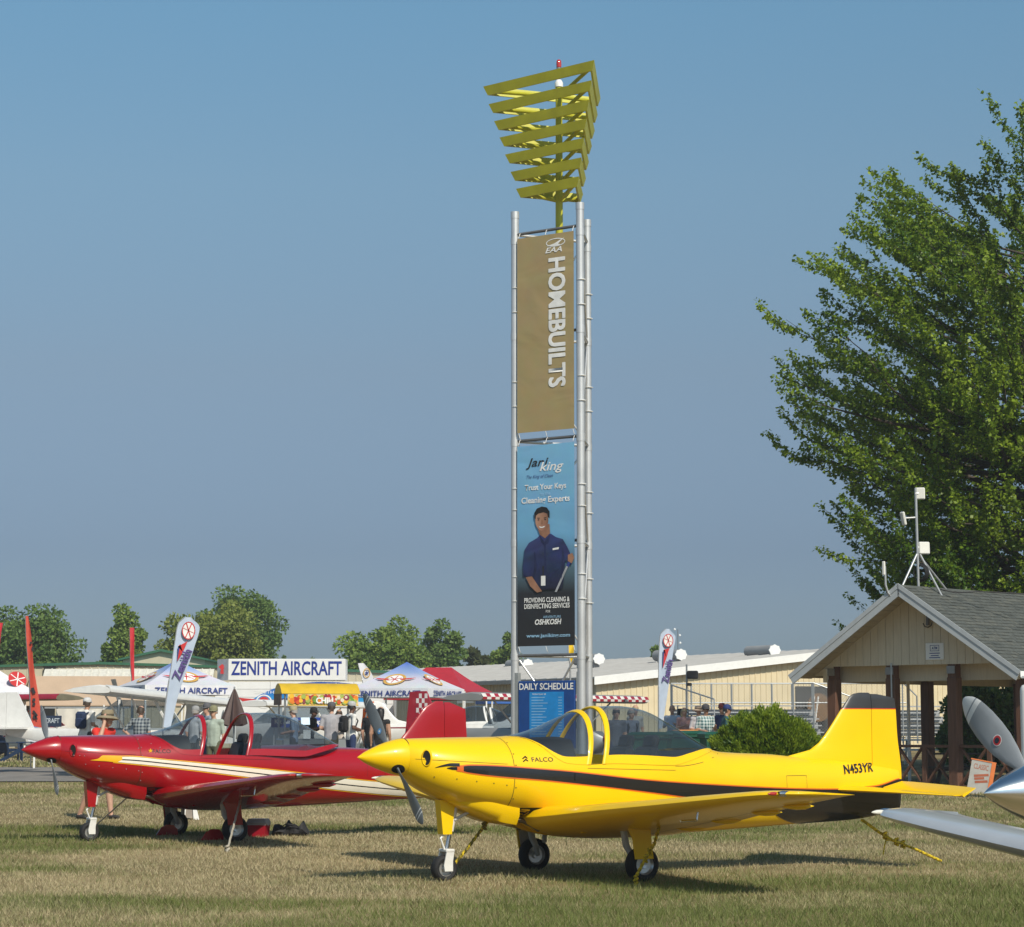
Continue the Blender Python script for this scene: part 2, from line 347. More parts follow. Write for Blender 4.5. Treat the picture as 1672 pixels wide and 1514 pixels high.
def airfoil(n=11):
    up, lo = [], []
    for i in range(n):
        c = .5 * (1 - math.cos(math.pi * i / (n - 1))); t = 5 * (.2969 * math.sqrt(c) - .126 * c - .3516 * c * c + .2843 * c ** 3 - .1036 * c ** 4)
        cam_ = .09 * c * (1 - c); up.append((c, t + cam_)); lo.append((c, -t * .85 + cam_))
    return up[::-1] + lo[1:-1]
AF = airfoil()
def w_inc(y): y = abs(y); return .13 if y < 1.5 else .13 - (y - 1.5) * .036
def wing_ring(y, le, te, z, th, inc=None):
    inc = w_inc(y) if inc is None else inc; c = le - te; return [(le - a * c, y, z + b * c * th - (a - .3) * c * inc) for a, b in AF]
def band(top, bot, x0, x1, off, n=70, m=5, side=1):            # painted band on the fuselage between two height curves
    rings = []
    for i in range(n + 1):
        x = x0 + (x1 - x0) * i / n; a, b_ = top(x), bot(x); lo = fzb(x) + .00005; hit = b_ < lo + .02; a, b_ = max(a, lo), max(b_, lo); r_ = []
        for j in range(m + 1):
            z = a + (b_ - a) * (j / m if not hit else 1 - (1 - j / m) ** 3); r_.append((x, side * (surf_y(x, z) + off), z))
        rings.append(r_)
    return rings
def band_ang(top, bot, x0, x1, off, n=70, m=8, side=1, xa=-2.15, xb=-2.80):
    def ang(x, z):
        zw = fzw(x)
        if z >= zw: return math.asin(min(1, (z - zw) / (fzt(x) - zw)) ** (fnt(x) / 2))
        return -math.asin(min(1, (zw - z) / (zw - fzb(x))) ** (2.35 / 2))
    rings = []; ta = ang(xa, bot(xa))
    for i in range(n + 1):
        x = x0 + (x1 - x0) * i / n; a = ang(x, max(top(x), fzb(x)))
        b_ = ang(x, max(bot(x), fzb(x))) if x >= xa else ta + (-math.pi / 2 - ta) * min(1, (xa - x) / (xa - xb))
        r_ = []
        for j in range(m + 1): y, z = sec(x, a + (b_ - a) * j / m, off); r_.append((x, side * y, z))
        rings.append(r_)
    return rings
def blade(mb, L, ang, hub, wmax, mi=0, tipm=None, stripem=None, twist0=30, twist1=-2, root=.1, dirx=-1, tipall=False):
    """propeller blade turning in the local y-z plane about x; ang from up towards port"""
    d = Vector((0, math.sin(ang), math.cos(ang))); t_ = Vector((0, math.cos(ang), -math.sin(ang))); n_ = Vector((1, 0, 0))
    st = [0, .08, .16, .28, .42, .55, .68, .78, .82, .835, .87, .885, .92, .965, .99, 1.0]
    wd = [.30, .30, .36, .62, .86, .97, 1.0, .95, .91, .89, .82, .78, .66, .42, .24, .06]
    rings = []
    for s_, w_ in zip(st, wd):
        tw = R(twist0 + (twist1 - twist0) * min(1, s_ * 1.15)); c = wmax * w_; th = c * (.55 if s_ < .1 else .30 if s_ < .2 else .13)
        ch = t_ * math.cos(tw) + n_ * math.sin(tw) * dirx; nn = d.cross(ch)
        p = Vector(hub) + d * (root + s_ * (L - root))
        rings.append([p + ch * c * .5 * math.cos(a) + nn * th * .5 * math.sin(a) for a in lin(0, 2 * math.pi * 11 / 12, 12)])
    base = len(mb.f); mb.loft(rings, mi=mi, cap=True)
    if tipm is not None:
        for i in range(len(st) - 1):
            mid = (st[i] + st[i+1]) / 2
            mi2 = tipm if (mid > .885 if tipall else .87 < mid < .885) else (stripem if .82 < mid < (.87 if tipall else .835) else None)
            if mi2 is not None:
                for j in range(12): mb.m[base + i * 12 + j] = mi2
def wheel(parent, c, r_, w, axis_y=True, matt=None, matr=None):
    M = Matrix.Translation(c) @ Matrix.Rotation(math.pi / 2, 4, 'X')
    ty = MB().lathe([(r_*.58, -w*.42), (r_*.80, -w*.5), (r_*.95, -w*.38), (r_*.975, -w*.30), (r_*.965, -w*.27), (r_, -w*.2), (r_*1.005, 0), (r_, w*.2), (r_*.965, w*.27), (r_*.975, w*.3), (r_*.95, w*.38), (r_*.80, w*.5), (r_*.58, w*.42)], 28, M).build('tyre', matt, None, smooth=40)
    wh = thing_part('wheel', parent); ty.parent = wh
    MB().lathe([(0.0, -w*.30), (r_*.2, -w*.34), (r_*.22, -w*.2), (r_*.48, -w*.22), (r_*.60, -w*.43), (r_*.60, w*.43), (r_*.48, w*.22), (r_*.22, w*.2), (r_*.2, w*.34), (0, w*.3)], 24, M, cap=False).build('rim', matr, wh, smooth=40)
    return wh
def thing_part(name, parent):
    o = bpy.data.objects.new(name, None); COL.objects.link(o); o.parent = parent; o.empty_display_size = .05; return o
RUB = mat('tyre_rubber', (.016, .016, .017), .75, var=.3, bump=.3, bscale=90, dirt=.35, dirtcol=(.12, .10, .07))
ALU = mat('cast_aluminium', (.55, .55, .54), .38, .85, var=.15, dirt=.3)
GEARG = mat('gear_grey_paint', (.50, .50, .48), .45, var=.12, dirt=.35)
GEARW = mat('gear_white_paint', (.74, .73, .69), .35, var=.08, dirt=.25)
STEEL = mat('bright_steel', (.62, .62, .62), .22, 1., var=.1)
BLK = mat('black_vinyl', (.012, .012, .013), .6, var=.25, bump=.2)
BLKG = mat('black_gloss_paint', (.012, .012, .013), .22, coat=.6, var=.1)
GLASS = glassmat('canopy_acrylic', (.57, .62, .66))
BLADEG = mat('prop_grey_paint', (.15, .165, .175), .42, var=.12, dirt=.25, scale=4)
BLADEL = mat('prop_pale_grey_paint', (.27, .29, .31), .42, var=.12, dirt=.2, scale=4)
BLADEW = mat('prop_white_stripe', (.68, .69, .68), .4, var=.08)
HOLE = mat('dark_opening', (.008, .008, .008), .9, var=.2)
LENS = mat('red_nav_lens', (.45, .03, .02), .1, coat=1, var=.1)
CLEARL = mat('clear_nav_lens', (.7, .68, .6), .08, coat=1, var=.05)
SEAM = mat('panel_seam', (.05, .035, .01), .8)
def aircraft(name, label, loc, th, P, SP, shift=0., deckm=None, prop='two', propang=0, noseM=None, group='low wing aircraft parked in a row on the grass'):
    rz = math.pi + th                                # local x points to the nose
    root = thing(name, label, 'airplane', loc, rz, group)
    # ---- fuselage
    st = sorted(set([round(v, 4) for v in lin(2.14, .95, 22) + lin(.95, -1.52, 50) + lin(-1.52, -4.12, 30)]), reverse=True)
    fus = MB().loft([body_ring(x) for x in st], ring_closed=False)
    fus.add(body_ring(2.14), [tuple(range(len(body_ring(2.14))))]); fus.add(body_ring(-4.12), [tuple(range(len(body_ring(-4.12))))])
    body = fus.build('fuselage', P, root, smooth=50)
    tubm = MB(); xsn = lin(.90, -1.45, 34); rings = []
    for x in xsn:
        zs = sill(x) - .004; y = max(.02, surf_y(x, zs) - .012); zf = max(fzb(x) + .06, .62 if x > -.9 else .62 + (-.9 - x) * .9)
        zf = min(zf, zs - .02); rings.append([(x, y, zs), (x, y * .97, (zs + zf) / 2), (x, y * .8, zf), (x, -y * .8, zf), (x, -y * .97, (zs + zf) / 2), (x, -y, zs)])
    tubm.loft(rings, ring_closed=False); tubm.add(rings[0], [(0, 1, 2, 3, 4, 5)]); tubm.add(rings[-1], [(0, 1, 2, 3, 4, 5)])
    tub = tubm.build('cockpit_lining', BLK, root)
    # glare shield, seats, shelf, control stick
    gs = MB(); gcap = lambda x: 1.405 + (.9 - x) * .03
    gs.loft([[(x, y, min(z, gcap(x) - .25 * y * y)) for (_, y, z) in shell_ring(x, 0, -.03, 20)] for x in lin(.87, .40, 12)], ring_closed=False)
    rr = shell_ring(.40, 0, -.03, 20); gs.add([(.40, y, min(z, gcap(.4) - .25 * y * y)) for _, y, z in rr], [tuple(range(21))])
    gs.build('glare_shield', BLK, tub, smooth=60)
    for sgn in (-1, 1):
        s_ = MB(); s_.box((-.52, sgn * .235, 1.0), (.11, .38, .66), ry=R(-18), bev=.04); s_.box((-.16, sgn * .235, .74), (.5, .38, .12), bev=.04); s_.box((-.655, sgn * .235, 1.36), (.09, .22, .15), ry=R(-18), bev=.03)
        s_.build('seat', mat('seat_leather', (.03, .03, .032), .5, bump=.2), root, smooth=40)
    MB().tube([(.15, .2, .72), (.2, .2, 1.0), (.17, .2, 1.1)], .014, 8).build('control_stick', STEEL, tub)
    # turtle deck below the sliding canopy
    dk = MB(); dcap = lambda x, y: 1.262 + (-.7 - x) * .025 - .55 * y * y
    dk.loft([[(x, y * .985, min(z, dcap(x, y))) for _, y, z in shell_ring(x, 0, -.012, 24)] for x in lin(-.72, -1.50, 14)], ring_closed=False)
    rr = shell_ring(-.72, 0, -.012, 24); dk.add([(-.72, y * .985, min(z, dcap(-.72, y))) for _, y, z in rr], [tuple(range(25))]); dk.build('rear_deck', deckm or BLK, root, smooth=60)
    # ---- windshield and sliding canopy
    ws = MB(); us = lin(.925, .30, 14); ks = [.33 * (.925 - u) / .625 for u in us]
    ws.loft([shell_ring(u, k) for u, k in zip(us, ks)], ring_closed=False)
    wsh = ws.build('windshield', GLASS, root, smooth=180)
    fr = MB(); fr.loft([shell_ring(.312, .32, .004), shell_ring(.30, .33, .010), shell_ring(.268, .33, .010), shell_ring(.258, .33, .002), shell_ring(.268, .33, -.014), shell_ring(.30, .33, -.014)], ring_closed=False, loop=True)
    for s in (0, 1):
        e = []
        for u in lin(.93, .26, 18): q = [shell_ring(u, 0, .004, 40)[i if s == 0 else 40 - i] for i in (0, 2)]; e.append(q)
        fr.loft(e, ring_closed=False)
    fr.build('windshield_frame', P, wsh, smooth=50)
    cano = thing_part('canopy', root); cano.location = (-shift, 0, -.0 if shift == 0 else -.012)
    us = lin(.13, -1.50, 34); ks = [.33 * max(0, (u + 1.0) / 1.13) for u in us]
    MB().loft([shell_ring(u, k) for u, k in zip(us, ks)], ring_closed=False).build('canopy_glass', GLASS, cano, smooth=180)
    cf = MB(); cf.loft([shell_ring(.13, .33, .002), shell_ring(.122, .33, .011), shell_ring(.082, .33, .011), shell_ring(.07, .33, .002), shell_ring(.082, .33, -.014), shell_ring(.122, .33, -.014)], ring_closed=False, loop=True)
    for s in (0, 1):
        e = []
        for u in lin(.12, -1.50, 40):
            k = .33 * max(0, (u + 1.0) / 1.13); f_ = .045 if u > -.7 else .045 + (-.7 - u) ** 2 * .12
            q = shell_ring(u, k, .006, 2, 0, f_) if s == 0 else shell_ring(u, k, .006, 2, 1 - f_, 1); e.append(q)
        cf.loft(e, ring_closed=False)
    cf.build('canopy_frame', P, cano, smooth=50)
    # ---- spinner and propeller
    sp = MB(); prof = [(.001, 2.615), (.022, 2.585), (.05, 2.54), (.088, 2.46), (.12, 2.38), (.148, 2.30), (.168, 2.23), (.180, 2.17), (.184, 2.125), (.10, 2.12)]
    prof = [(a * 1.0, b) for a, b in prof]
    sp.lathe([(a, b - 2.12) for a, b in prof], 36, Matrix.Translation((2.13, 0, 1.222)) @ Matrix.Rotation(math.pi / 2, 4, 'Y'))
    spn = sp.build('spinner', SP, root, smooth=50)
    MB().lathe([(.172, -.006), (.1865, -.004), (.1865, .003), (.172, .005)], 36, Matrix.Translation((2.128, 0, 1.222)) @ Matrix.Rotation(math.pi / 2, 4, 'Y')).build('spinner_gap', SEAM, spn)
    n = 2
    for k in range(n):
        b_ = MB(); a = propang + k * 2 * math.pi / n; blade(b_, .90 if prop == 'two' else .70 if prop == 'short' else .74, a, (2.24, 0, 1.222), .168 if prop != 'wide' else .172, 0, 2, 1, tipall=prop == 'wide')
        po = b_.build('propeller_blade', [BLADEG if prop == 'two' else BLADEL, BLADEW, BLADEW], root, smooth=60)
        d = Vector((0, math.sin(a), math.cos(a)))
        c0 = Vector((2.24, 0, 1.222)) + d * .155
        rg = []
        for q in range(16):
            an = q * 2 * math.pi / 16; t_ = Vector((0, math.cos(a), -math.sin(a)))
            off_ = t_ * math.cos(an) * .058 + Vector((1, 0, 0)) * math.sin(an) * .066
            pt = c0 + off_; rr_ = .170 - (pt.x - 2.23) * .25
            rd = math.hypot(pt.y, pt.z - 1.222); pt = Vector((pt.x, pt.y / rd * rr_, 1.222 + (pt.z - 1.222) / rd * rr_)) if rd > 0 else pt
            rg.append(pt + Vector((0, 0, 0)))
        ctr_ = sum(rg, Vector()) / 16 + d * .008
        rg = [p + (p - ctr_) * .0 + d * .006 for p in rg]
        MB().add([tuple(ctr_)] + [tuple(p) for p in rg], [(0, i + 1, (i + 1) % 16 + 1) for i in range(16)]).build('blade_cutout', HOLE, spn)
    # ---- cowl inlets, chin scoop, exhaust
    for s in (-1, 1):
        c0 = Vector((2.005, s * .275, 1.215)); nrm = Vector((.60, s * .80, .0)).normalized(); tt = Vector((0, 0, 1)); bb = nrm.cross(tt)
        def ring_(a, b, off, q0=0): return [c0 + nrm * off + tt * a * math.cos(q) + bb * b * math.sin(q) for q in lin(0, 2 * math.pi * 17 / 18, 18)]
        inl = MB().loft([ring_(.094, .062, -.05), ring_(.085, .052, .012), ring_(.076, .043, .018), ring_(.070, .037, .008), ring_(.06, .03, -.03)]).build('air_inlet', P, root, smooth=60)
        MB().add([tuple(p) for p in ring_(.071, .038, .010)], [tuple(range(18))]).build('inlet_opening', HOLE, inl)
    sc_ = MB(); rings = []
    for x in lin(1.80, .98, 14):
        k = (1.80 - x) / .82; wd = .02 + .31 * math.sin(min(1, k * 1.5) * math.pi / 2); zt_ = fzb(x) + .10; zb_ = fzb(x) - .125 * min(1, k * 1.25) + .02
        rings.append([(x, -wd, zt_), (x, -wd * .98, (zt_ + zb_) / 2), (x, -wd * .8, zb_ + .012), (x, 0, zb_), (x, wd * .8, zb_ + .012), (x, wd * .98, (zt_ + zb_) / 2), (x, wd, zt_)])
    sc_.loft(rings, ring_closed=False); scoop = sc_.build('chin_scoop', P, root, smooth=50)
    MB().add(rings[-1], [tuple(range(7))]).build('scoop_outlet', HOLE, scoop)
    for s in (-1, 1):
        MB().tube([(1.05, s * .17, .62), (.86, s * .18, .585), (.74, s * .18, .535), (.67, s * .185, .49)], .027, 10).build('exhaust_pipe', mat('exhaust_steel', (.33, .30, .27), .35, 1., var=.25), root, smooth=60)
    rings = [[(x, y, fzb(x) + .02 + .35 * abs(y) ** 1.6 - .012) for y in lin(-.30, .30, 9)] for x in lin(.98, .62, 5)]
    MB().loft(rings, ring_closed=False).build('cowl_outlet', HOLE, root)
    # cowl joint and fasteners
    for xj in (1.12,):
        MB().loft([body_ring(xj + .003, off=.0025, th1=math.pi / 2), body_ring(xj - .003, off=.0025, th1=math.pi / 2)], ring_closed=False).build('cowl_seam', SEAM, root)
    # ---- wings
    for s in (1, -1):
        S = [(.10, .86, -.80, .545, .20), (.45, .87, -.76, .565, .19), (.8, .84, -.70, .60, .165), (1.5, .78, -.60, .672, .155), (2.3, .71, -.49, .757, .145), (3.1, .64, -.38, .842, .135), (3.5, .59, -.33, .884, .125), (3.72, .54, -.305, .905, .115), (3.86, .44, -.295, .918, .10), (3.95, .30, -.30, .925, .075), (3.99, .12, -.33, .928, .04)]
        wg = MB().loft([wing_ring(s * y, le, te, z, th) for y, le, te, z, th in S], cap=True).build('wing', P, root, smooth=60)
        nl = MB(); nl.lathe([(.001, .075), (.009, .06), (.016, .03), (.017, 0), (.014, -.03), (.001, -.05)], 12, Matrix.Translation((.452, s * 3.842, .932)) @ Matrix.Rotation(math.pi / 2, 4, 'Y')); nl.build('nav_light', LENS if s > 0 else CLEARL, wg, smooth=60)
        MB().lathe([(.02, .06), (.026, .02), (.024, -.05), (.001, -.10)], 12, Matrix.Translation((.37, s * 3.875, .931)) @ Matrix.Rotation(math.pi / 2, 4, 'Y')).build('light_housing', STEEL, wg, smooth=60)
        for yy, xx in ((1.3, -.40), (2.0, -.32), (2.75, -.25), (3.3, -.2)):
            cc = 1.38 - (yy - 1.5) * .30; zz = .672 + (yy - 1.5) * .106 - ((.78 - (yy-1.5)*.0875 - xx) / cc - .3) * cc * w_inc(yy) - .03
            MB().lathe([(.001, .16), (.02, .10), (.032, 0), (.03, -.10), (.001, -.2)], 10, Matrix.Translation((xx, s * yy, zz)) @ Matrix.Rotation(math.pi / 2, 4, 'Y')).build('hinge_fairing', P, wg, smooth=60)
        q = []
        for y, le, te, z, th in S[1:8]:
            c = le - te; q.append([(le - a * c, s * y, z - (a - .3) * c * w_inc(y) + (-5 * (.2969 * math.sqrt(a) - .126 * a - .3516 * a * a + .2843 * a ** 3 - .1036 * a ** 4) * .85 + .09 * a * (1 - a)) * c * th - .002) for a in (.74, .747)])
        MB().loft(q, ring_closed=False).build('aileron_gap', SEAM, wg)
        if s == 1:
            MB().tube([(.40, 2.6, .77), (.42, 2.6, .66), (.60, 2.6, .655)], .012, 8).build('pitot_tube', STEEL, wg)
    # ---- tail
    for s in (1, -1):
        S = [(.04, -3.05, .842, .07), (.25, -3.16, .838, .07), (.8, -3.42, .82, .075), (1.25, -3.62, .803, .08), (1.40, -3.71, .797, .07)]
        MB().loft([wing_ring(s * y, le, -3.83, z, .095, 0) for y, le, z, th in S], cap=True).build('stabilizer', P, root, smooth=60)
        el = [(.10, -4.09, .842), (.3, -4.09, .838), (.8, -4.07, .82), (1.25, -4.04, .803), (1.42, -4.0, .797)]
        MB().loft([[(-3.835, s * y, z + .018), (te, s * y, z + .078), (te, s * y, z + .070), (-3.835, s * y, z - .018), (-3.815, s * y, z)] for y, te, z in el], cap=True).build('elevator', P, root, smooth=40)
    fle = pchip([.60, 1.0, 1.15, 1.195, 1.235, 1.287, 1.36, 1.467, 1.70, 1.80, 1.86, 1.892, 1.90], [-2.9, -2.5, -2.42, -2.55, -2.78, -2.93, -3.03, -3.13, -3.32, -3.405, -3.46, -3.53, -3.60])
    fte = pchip([.60, .66, .99, 1.43, 1.76, 1.835, 1.87, 1.90], [-4.13, -4.15, -4.17, -4.12, -4.10, -4.087, -3.93, -3.72])
    def vring(z, x0, x1, th0):                     # symmetric section at height z between x0 (front) and x1
        L = fle(z); T = fte(z); c = L - T; out = []; n_ = 9
        def hy(x):
            a = min(max((L - x) / c, 0), 1); return th0 * c * 5 * (.2969 * math.sqrt(a) - .126 * a - .3516 * a * a + .2843 * a ** 3 - .1015 * a ** 4)
        xs2 = [x0 + (x1 - x0) * (.5 - .5 * math.cos(math.pi * i / n_)) for i in range(n_ + 1)]
        return [(x, max(hy(x), .0015), z) for x in xs2] + [(x, -max(hy(x), .0015), z) for x in xs2[::-1]]
    thf = lambda z: .055 + .035 * max(0, min(1, (z - 1.1) / .8)) - .03 * max(0, (z - 1.75) / .15)
    zcap = 1.735 if noseM else 1.95
    def fin_piece(nm, za, zb_, fx0, fx1, m, n=14):
        rings = []
        for z in lin(za, zb_, n):
            x0 = fle(z) if fx0 is None else fx0; x1 = fte(z) if fx1 is None else fx1
            if fx1 is not None: x1 = max(x1, fte(z)) ; x0 = max(x0, x1 + .005)
            else: x0 = min(x0, fle(z)); x0 = max(x0, x1 + .005)
            rings.append(vring(z, x0, x1, thf(z)))
        return MB().loft(rings, cap=True).build(nm, m, root, smooth=50)
    hx = -3.735
    if noseM:
        fin_piece('fin', .75, 1.715, None, hx, P); fin_piece('rudder', .94, 1.715, hx - .006, None, P); fin_piece('rudder_base', .62, .938, hx - .006, None, BLKG)
        fin_piece('fin_tip', 1.725, 1.8995, None, hx, noseM); fin_piece('rudder_tip', 1.725, 1.885, hx - .006, None, noseM)
        fin_piece('fin_trim', 1.714, 1.726, None, hx - .001, mat('red_trim_paint', (.60, .06, .01), .3, coat=.5)); fin_piece('rudder_trim', 1.714, 1.726, hx - .006, None, MATS['red_trim_paint'])
    else:
        fin_piece('fin', .75, 1.8995, None, hx, P); fin_piece('rudder', .62, 1.885, hx - .006, None, P)
    # ---- landing gear
    wheel(root, (1.66, 0, .125), .132, .115, matt=RUB, matr=ALU)
    ng = MB(); 
    for s in (-1, 1): ng.prism([(1.60, .10), (1.69, .10), (1.70, .16), (1.67, .29), (1.585, .29), (1.60, .2)], s * .066, s * .080)
    ng.box((1.628, 0, .30), (.10, .17, .035), bev=.01); ng.build('nose_fork', GEARW, root, smooth=30)
    MB().tube([(1.63, 0, .30), (1.59, 0, .50)], .021, 12).build('nose_oleo', STEEL, root, smooth=60)
    MB().tube([(1.592, 0, .49), (1.53, 0, .80)], .036, 12).build('nose_strut', GEARW, root, smooth=60)
    MB().tube([(1.665, .02, .31), (1.71, .02, .42), (1.63, .02, .50)], .012, 8).build('torque_link', GEARW, root)
    MB().tube([(1.56, .03, .60), (1.40, .06, .68), (1.25, .06, .74)], .016, 8).build('drag_brace', GEARG, root)
    MB().prism([(1.60, .46), (1.70, .46), (1.735, .80), (1.56, .80)], -.055, .055).build('nose_gear_door', P, root, smooth=30)
    for s in (1, -1):
        y = s * 1.04
        wheel(root, (0, y, .168), .175, .135, matt=RUB, matr=ALU)
        MB().tube([(.16, y - s * .13, .66), (.10, y - s * .13, .35), (.04, y - s * .12, .25), (0, y - s * .075, .17)], [.036, .036, .03, .026], 10).build('main_leg', GEARG, root, smooth=60)
        MB().tube([(-.06, y - s * .14, .62), (-.05, y - s * .13, .30)], [.026, .026], 10).build('shock_strut', GEARG, root, smooth=60)
        MB().tube([(.14, y - s * .14, .60), (.26, y - s * .42, .56)], .018, 8).build('side_brace', GEARG, root)
        dr = MB(); dr.prism([(.30, .68), (-.02, .68), (-.05, .42), (-.075, .225), (.135, .225), (.165, .42)], y + s * .080, y + s * .098)
        dro = dr.build('main_gear_door', P, root)
        MB().prism([(.27, .66), (.0, .66), (-.03, .42), (-.055, .245), (.115, .245), (.145, .42)], y + s * .070, y + s * .0795).build('door_lining', GEARG, dro)
        MB().box((.30, y - s * .50, .50), (.30, .20, .05), bev=.02, ry=R(4)).build('gear_well_fairing', P, root, smooth=30)
    return root
# ------------------------------------------------------------------ the three aircraft in the row
YEL = mat('yellow_gloss_paint', (.88, .555, .003), .34, coat=.3, spec=.25, var=.035, scale=2, bump=.035, bscale=1.6, dirt=.10, dirtcol=(.55, .30, .01))
RED = mat('red_gloss_paint', (.345, .003, .008), .26, coat=.75, spec=.4, var=.06, scale=2, bump=.035, bscale=1.6, dirt=.12, dirtcol=(.20, .004, .01))
SIL = mat('polished_aluminium', (.80, .80, .80), .16, 1., var=.05, scale=3, rvar=.04)
SILP = mat('silver_paint', (.62, .63, .64), .30, .35, coat=.4, var=.05, scale=3)
CREAM = mat('cream_stripe_paint', (.80, .74, .62), .3, coat=.6, var=.04)
GOLD = mat('gold_trim_paint', (.80, .42, .005), .3, coat=.6, var=.04)
ORNG = mat('orange_trim_paint', (.68, .13, .01), .3, coat=.6, var=.04)
FINBLK = mat('charcoal_fin_tip', (.035, .035, .037), .4, coat=.3)
TH = R(30.25)
WHT0 = mat('badge_white', (.75, .75, .73), .4); PRED0 = mat('badge_red', (.45, .03, .03), .4); PBL0 = mat('badge_blue', (.10, .30, .60), .4)
def band_part(name, parent, top, bot, x0, x1, off, m, n=70, label=None):
    for s in (1, -1):
        o = MB().loft(band(top, bot, x0, x1, off, n, 6, s), ring_closed=False).build(name, m, parent, smooth=180)
        if label: o['label'] = label
def side_text(name, s, m, parent, x, z, w, h, off=.005, shear=0, bold=.0, slope=0, fy=None):
    for sd in (1, -1):
        def mp(a, b):
            xx = x - sd * a * 1.0 if sd > 0 else x + a; zz = z + b + (slope * (x - xx))
            yy = (surf_y(xx, zz) if fy is None else fy(xx, zz)) + off; return (xx, sd * yy, zz)
        text(name, s, m, parent, None, w=w, h=h, bold=bold, mapf=mp, shear=shear)
def fasteners(parent, m, pts):
    for x, z in pts:
        for s in (1, -1):
            y = surf_y(x, z) + .001
            MB().lathe([(.007, 0), (.006, .003), (0, .0035)], 8, Matrix.Translation((x, s * y, z)) @ Matrix.Rotation(-s * math.pi / 2, 4, 'X')).build('cowl_fastener', m, parent)
# --- yellow
yel = aircraft('low_wing_airplane', 'glossy yellow low wing airplane with black side stripe and black fin tip', (.759, 24.16, 0), TH, YEL, YEL, 0., BLK, 'two', R(-46), noseM=FINBLK)
tp = pchip([1.70, 1.60, .69, -.485, -1.5, -2.55, -3.1, -3.7, -4.1], [1.128, 1.139, 1.086, .97, .905, .855, .842, .865, .94])
bt = pchip([1.70, 1.60, .69, -.97, -1.8, -2.4, -2.75, -3.0, -4.1], [1.095, 1.072, .983, .796, .685, .585, .505, .43, .30])
band_part('stripe_edge', yel, lambda x: tp(x) + .013, lambda x: tp(x) - .01, 1.725, -4.115, .0025, ORNG, 120)
band_part('stripe_edge', yel, lambda x: bt(x) + .01, lambda x: bt(x) - .013, 1.725, -2.13, .0025, ORNG, 90)
band_part('stripe_tip', yel, lambda x: tp(x) + .008, lambda x: bt(x) - .008, 1.735, 1.65, .0028, ORNG, 8)
for s in (1, -1): MB().loft(band_ang(tp, bt, 1.66, -4.118, .004, 130, 8, s), ring_closed=False).build('black_stripe', BLKG, yel, smooth=180)
pt = pchip([1.94, 1.86, 1.78, 1.60], [1.122, 1.15, 1.165, 1.160]); pb = pchip([1.94, 1.80, 1.72, 1.60], [1.120, 1.136, 1.132, 1.130])
band_part('stripe_head', yel, pt, pb, 1.935, 1.70, .005, BLKG, 20)
pt2 = pchip([1.83, 1.78, 1.70], [1.118, 1.128, 1.126]); pb2 = pchip([1.83, 1.76, 1.70], [1.116, 1.100, 1.098])
band_part('stripe_head', yel, pt2, pb2, 1.828, 1.725, .005, BLKG, 12)
side_text('lettering', 'FALCO', BLKG, yel, .80, 1.196, .235, .042)
for s in (1, -1):
    for k in range(2):
        x, z = .985, 1.19 + .028 * k; y = surf_y(x, z) + .005
        MB().prism([(x + .035, z - .012), (x, z + .016), (x - .035, z - .012), (x - .025, z - .02), (x, z + .002), (x + .025, z - .02)], s * y, s * (y + .002)).build('emblem', BLKG, yel)
def surf_y_fin(x, z):
    return max(.0735 * (1.0 - (-2.8 - x) * .28), surf_y(x, z) if z < fzt(x) else 0) - .006 + .012
side_text('registration', 'N453YR', BLKG, yel, -3.47, 1.068, .46, .10, shear=.25, bold=.022, slope=.05, fy=lambda x, z: surf_y_fin(x, z))
def _f(): pass
fasteners(yel, SEAM, [(1.93, 1.03), (1.72, 1.01), (1.52, .985), (1.34, .965), (1.2, .945)])
MB().box((.45, .527, 1.02), (.008, .004, .075)).build('door_pull', BLKG, yel)
# --- red
red = aircraft('low_wing_airplane', 'glossy red low wing airplane with cream stripes and canopy slid open', (-4.228, 32.315, 0), TH, RED, RED, .50, RED, 'short', R(-33))
ut = pchip([1.62, 1.33, .72, -.48, -1.14, -2.05, -2.8, -3.6], [1.12, 1.127, 1.074, .961, .893, .79, .725, .68])
ub = pchip([1.62, 1.46, .72, -.48, -1.8, -3.08, -3.6], [1.075, 1.060, .984, .836, .655, .535, .50])
band_part('stripe_edge', red, lambda x: ut(x) + .016, lambda x: ub(x) - .016, 1.50, -3.6, .0025, GOLD, 90)
band_part('stripe_black_line', red, lambda x: ut(x) + .004, lambda x: ub(x) - .004, 1.43, -3.6, .004, BLKG, 90)  # black paint showing between and around the cream stripes
mid = lambda x: .5 * ut(x) + .5 * ub(x)
band_part('cream_stripe', red, ut, lambda x: mid(x) + .008, 1.39, -3.6, .0055, CREAM, 90)
band_part('cream_stripe', red, lambda x: mid(x) - .008, ub, 1.44, -3.6, .0055, CREAM, 90)
ht = pchip([1.80, 1.70, 1.64, 1.36], [1.085, 1.105, 1.148, 1.142]); hb = pchip([1.80, 1.60, 1.46, 1.36], [1.082, 1.07, 1.058, 1.10])
band_part('stripe_head', red, ht, hb, 1.795, 1.38, .007, GOLD, 24)
side_text('lettering', 'FALCO', BLKG, red, .83, 1.20, .25, .05)
for s in (1, -1):
    y = surf_y(.985, 1.205) + .006
    MB().prism([(.985 + (.035 if i % 2 == 0 else .015) * math.sin(i * math.pi / 5), 1.205 + (.035 if i % 2 == 0 else .015) * math.cos(i * math.pi / 5)) for i in range(10)], s * y, s * (y + .002)).build('emblem', GOLD, red)
RIV = mat('chrome_fastener', (.8, .8, .8), .2, 1.)
fasteners(red, RIV, [(2.0, 1.15), (1.93, 1.145), (1.87, 1.14), (1.85, 1.03), (1.68, 1.005), (1.5, .985), (1.32, .965), (1.15, .94), (1.14, 1.10), (1.14, 1.24), (.95, 1.30), (.84, 1.25)])
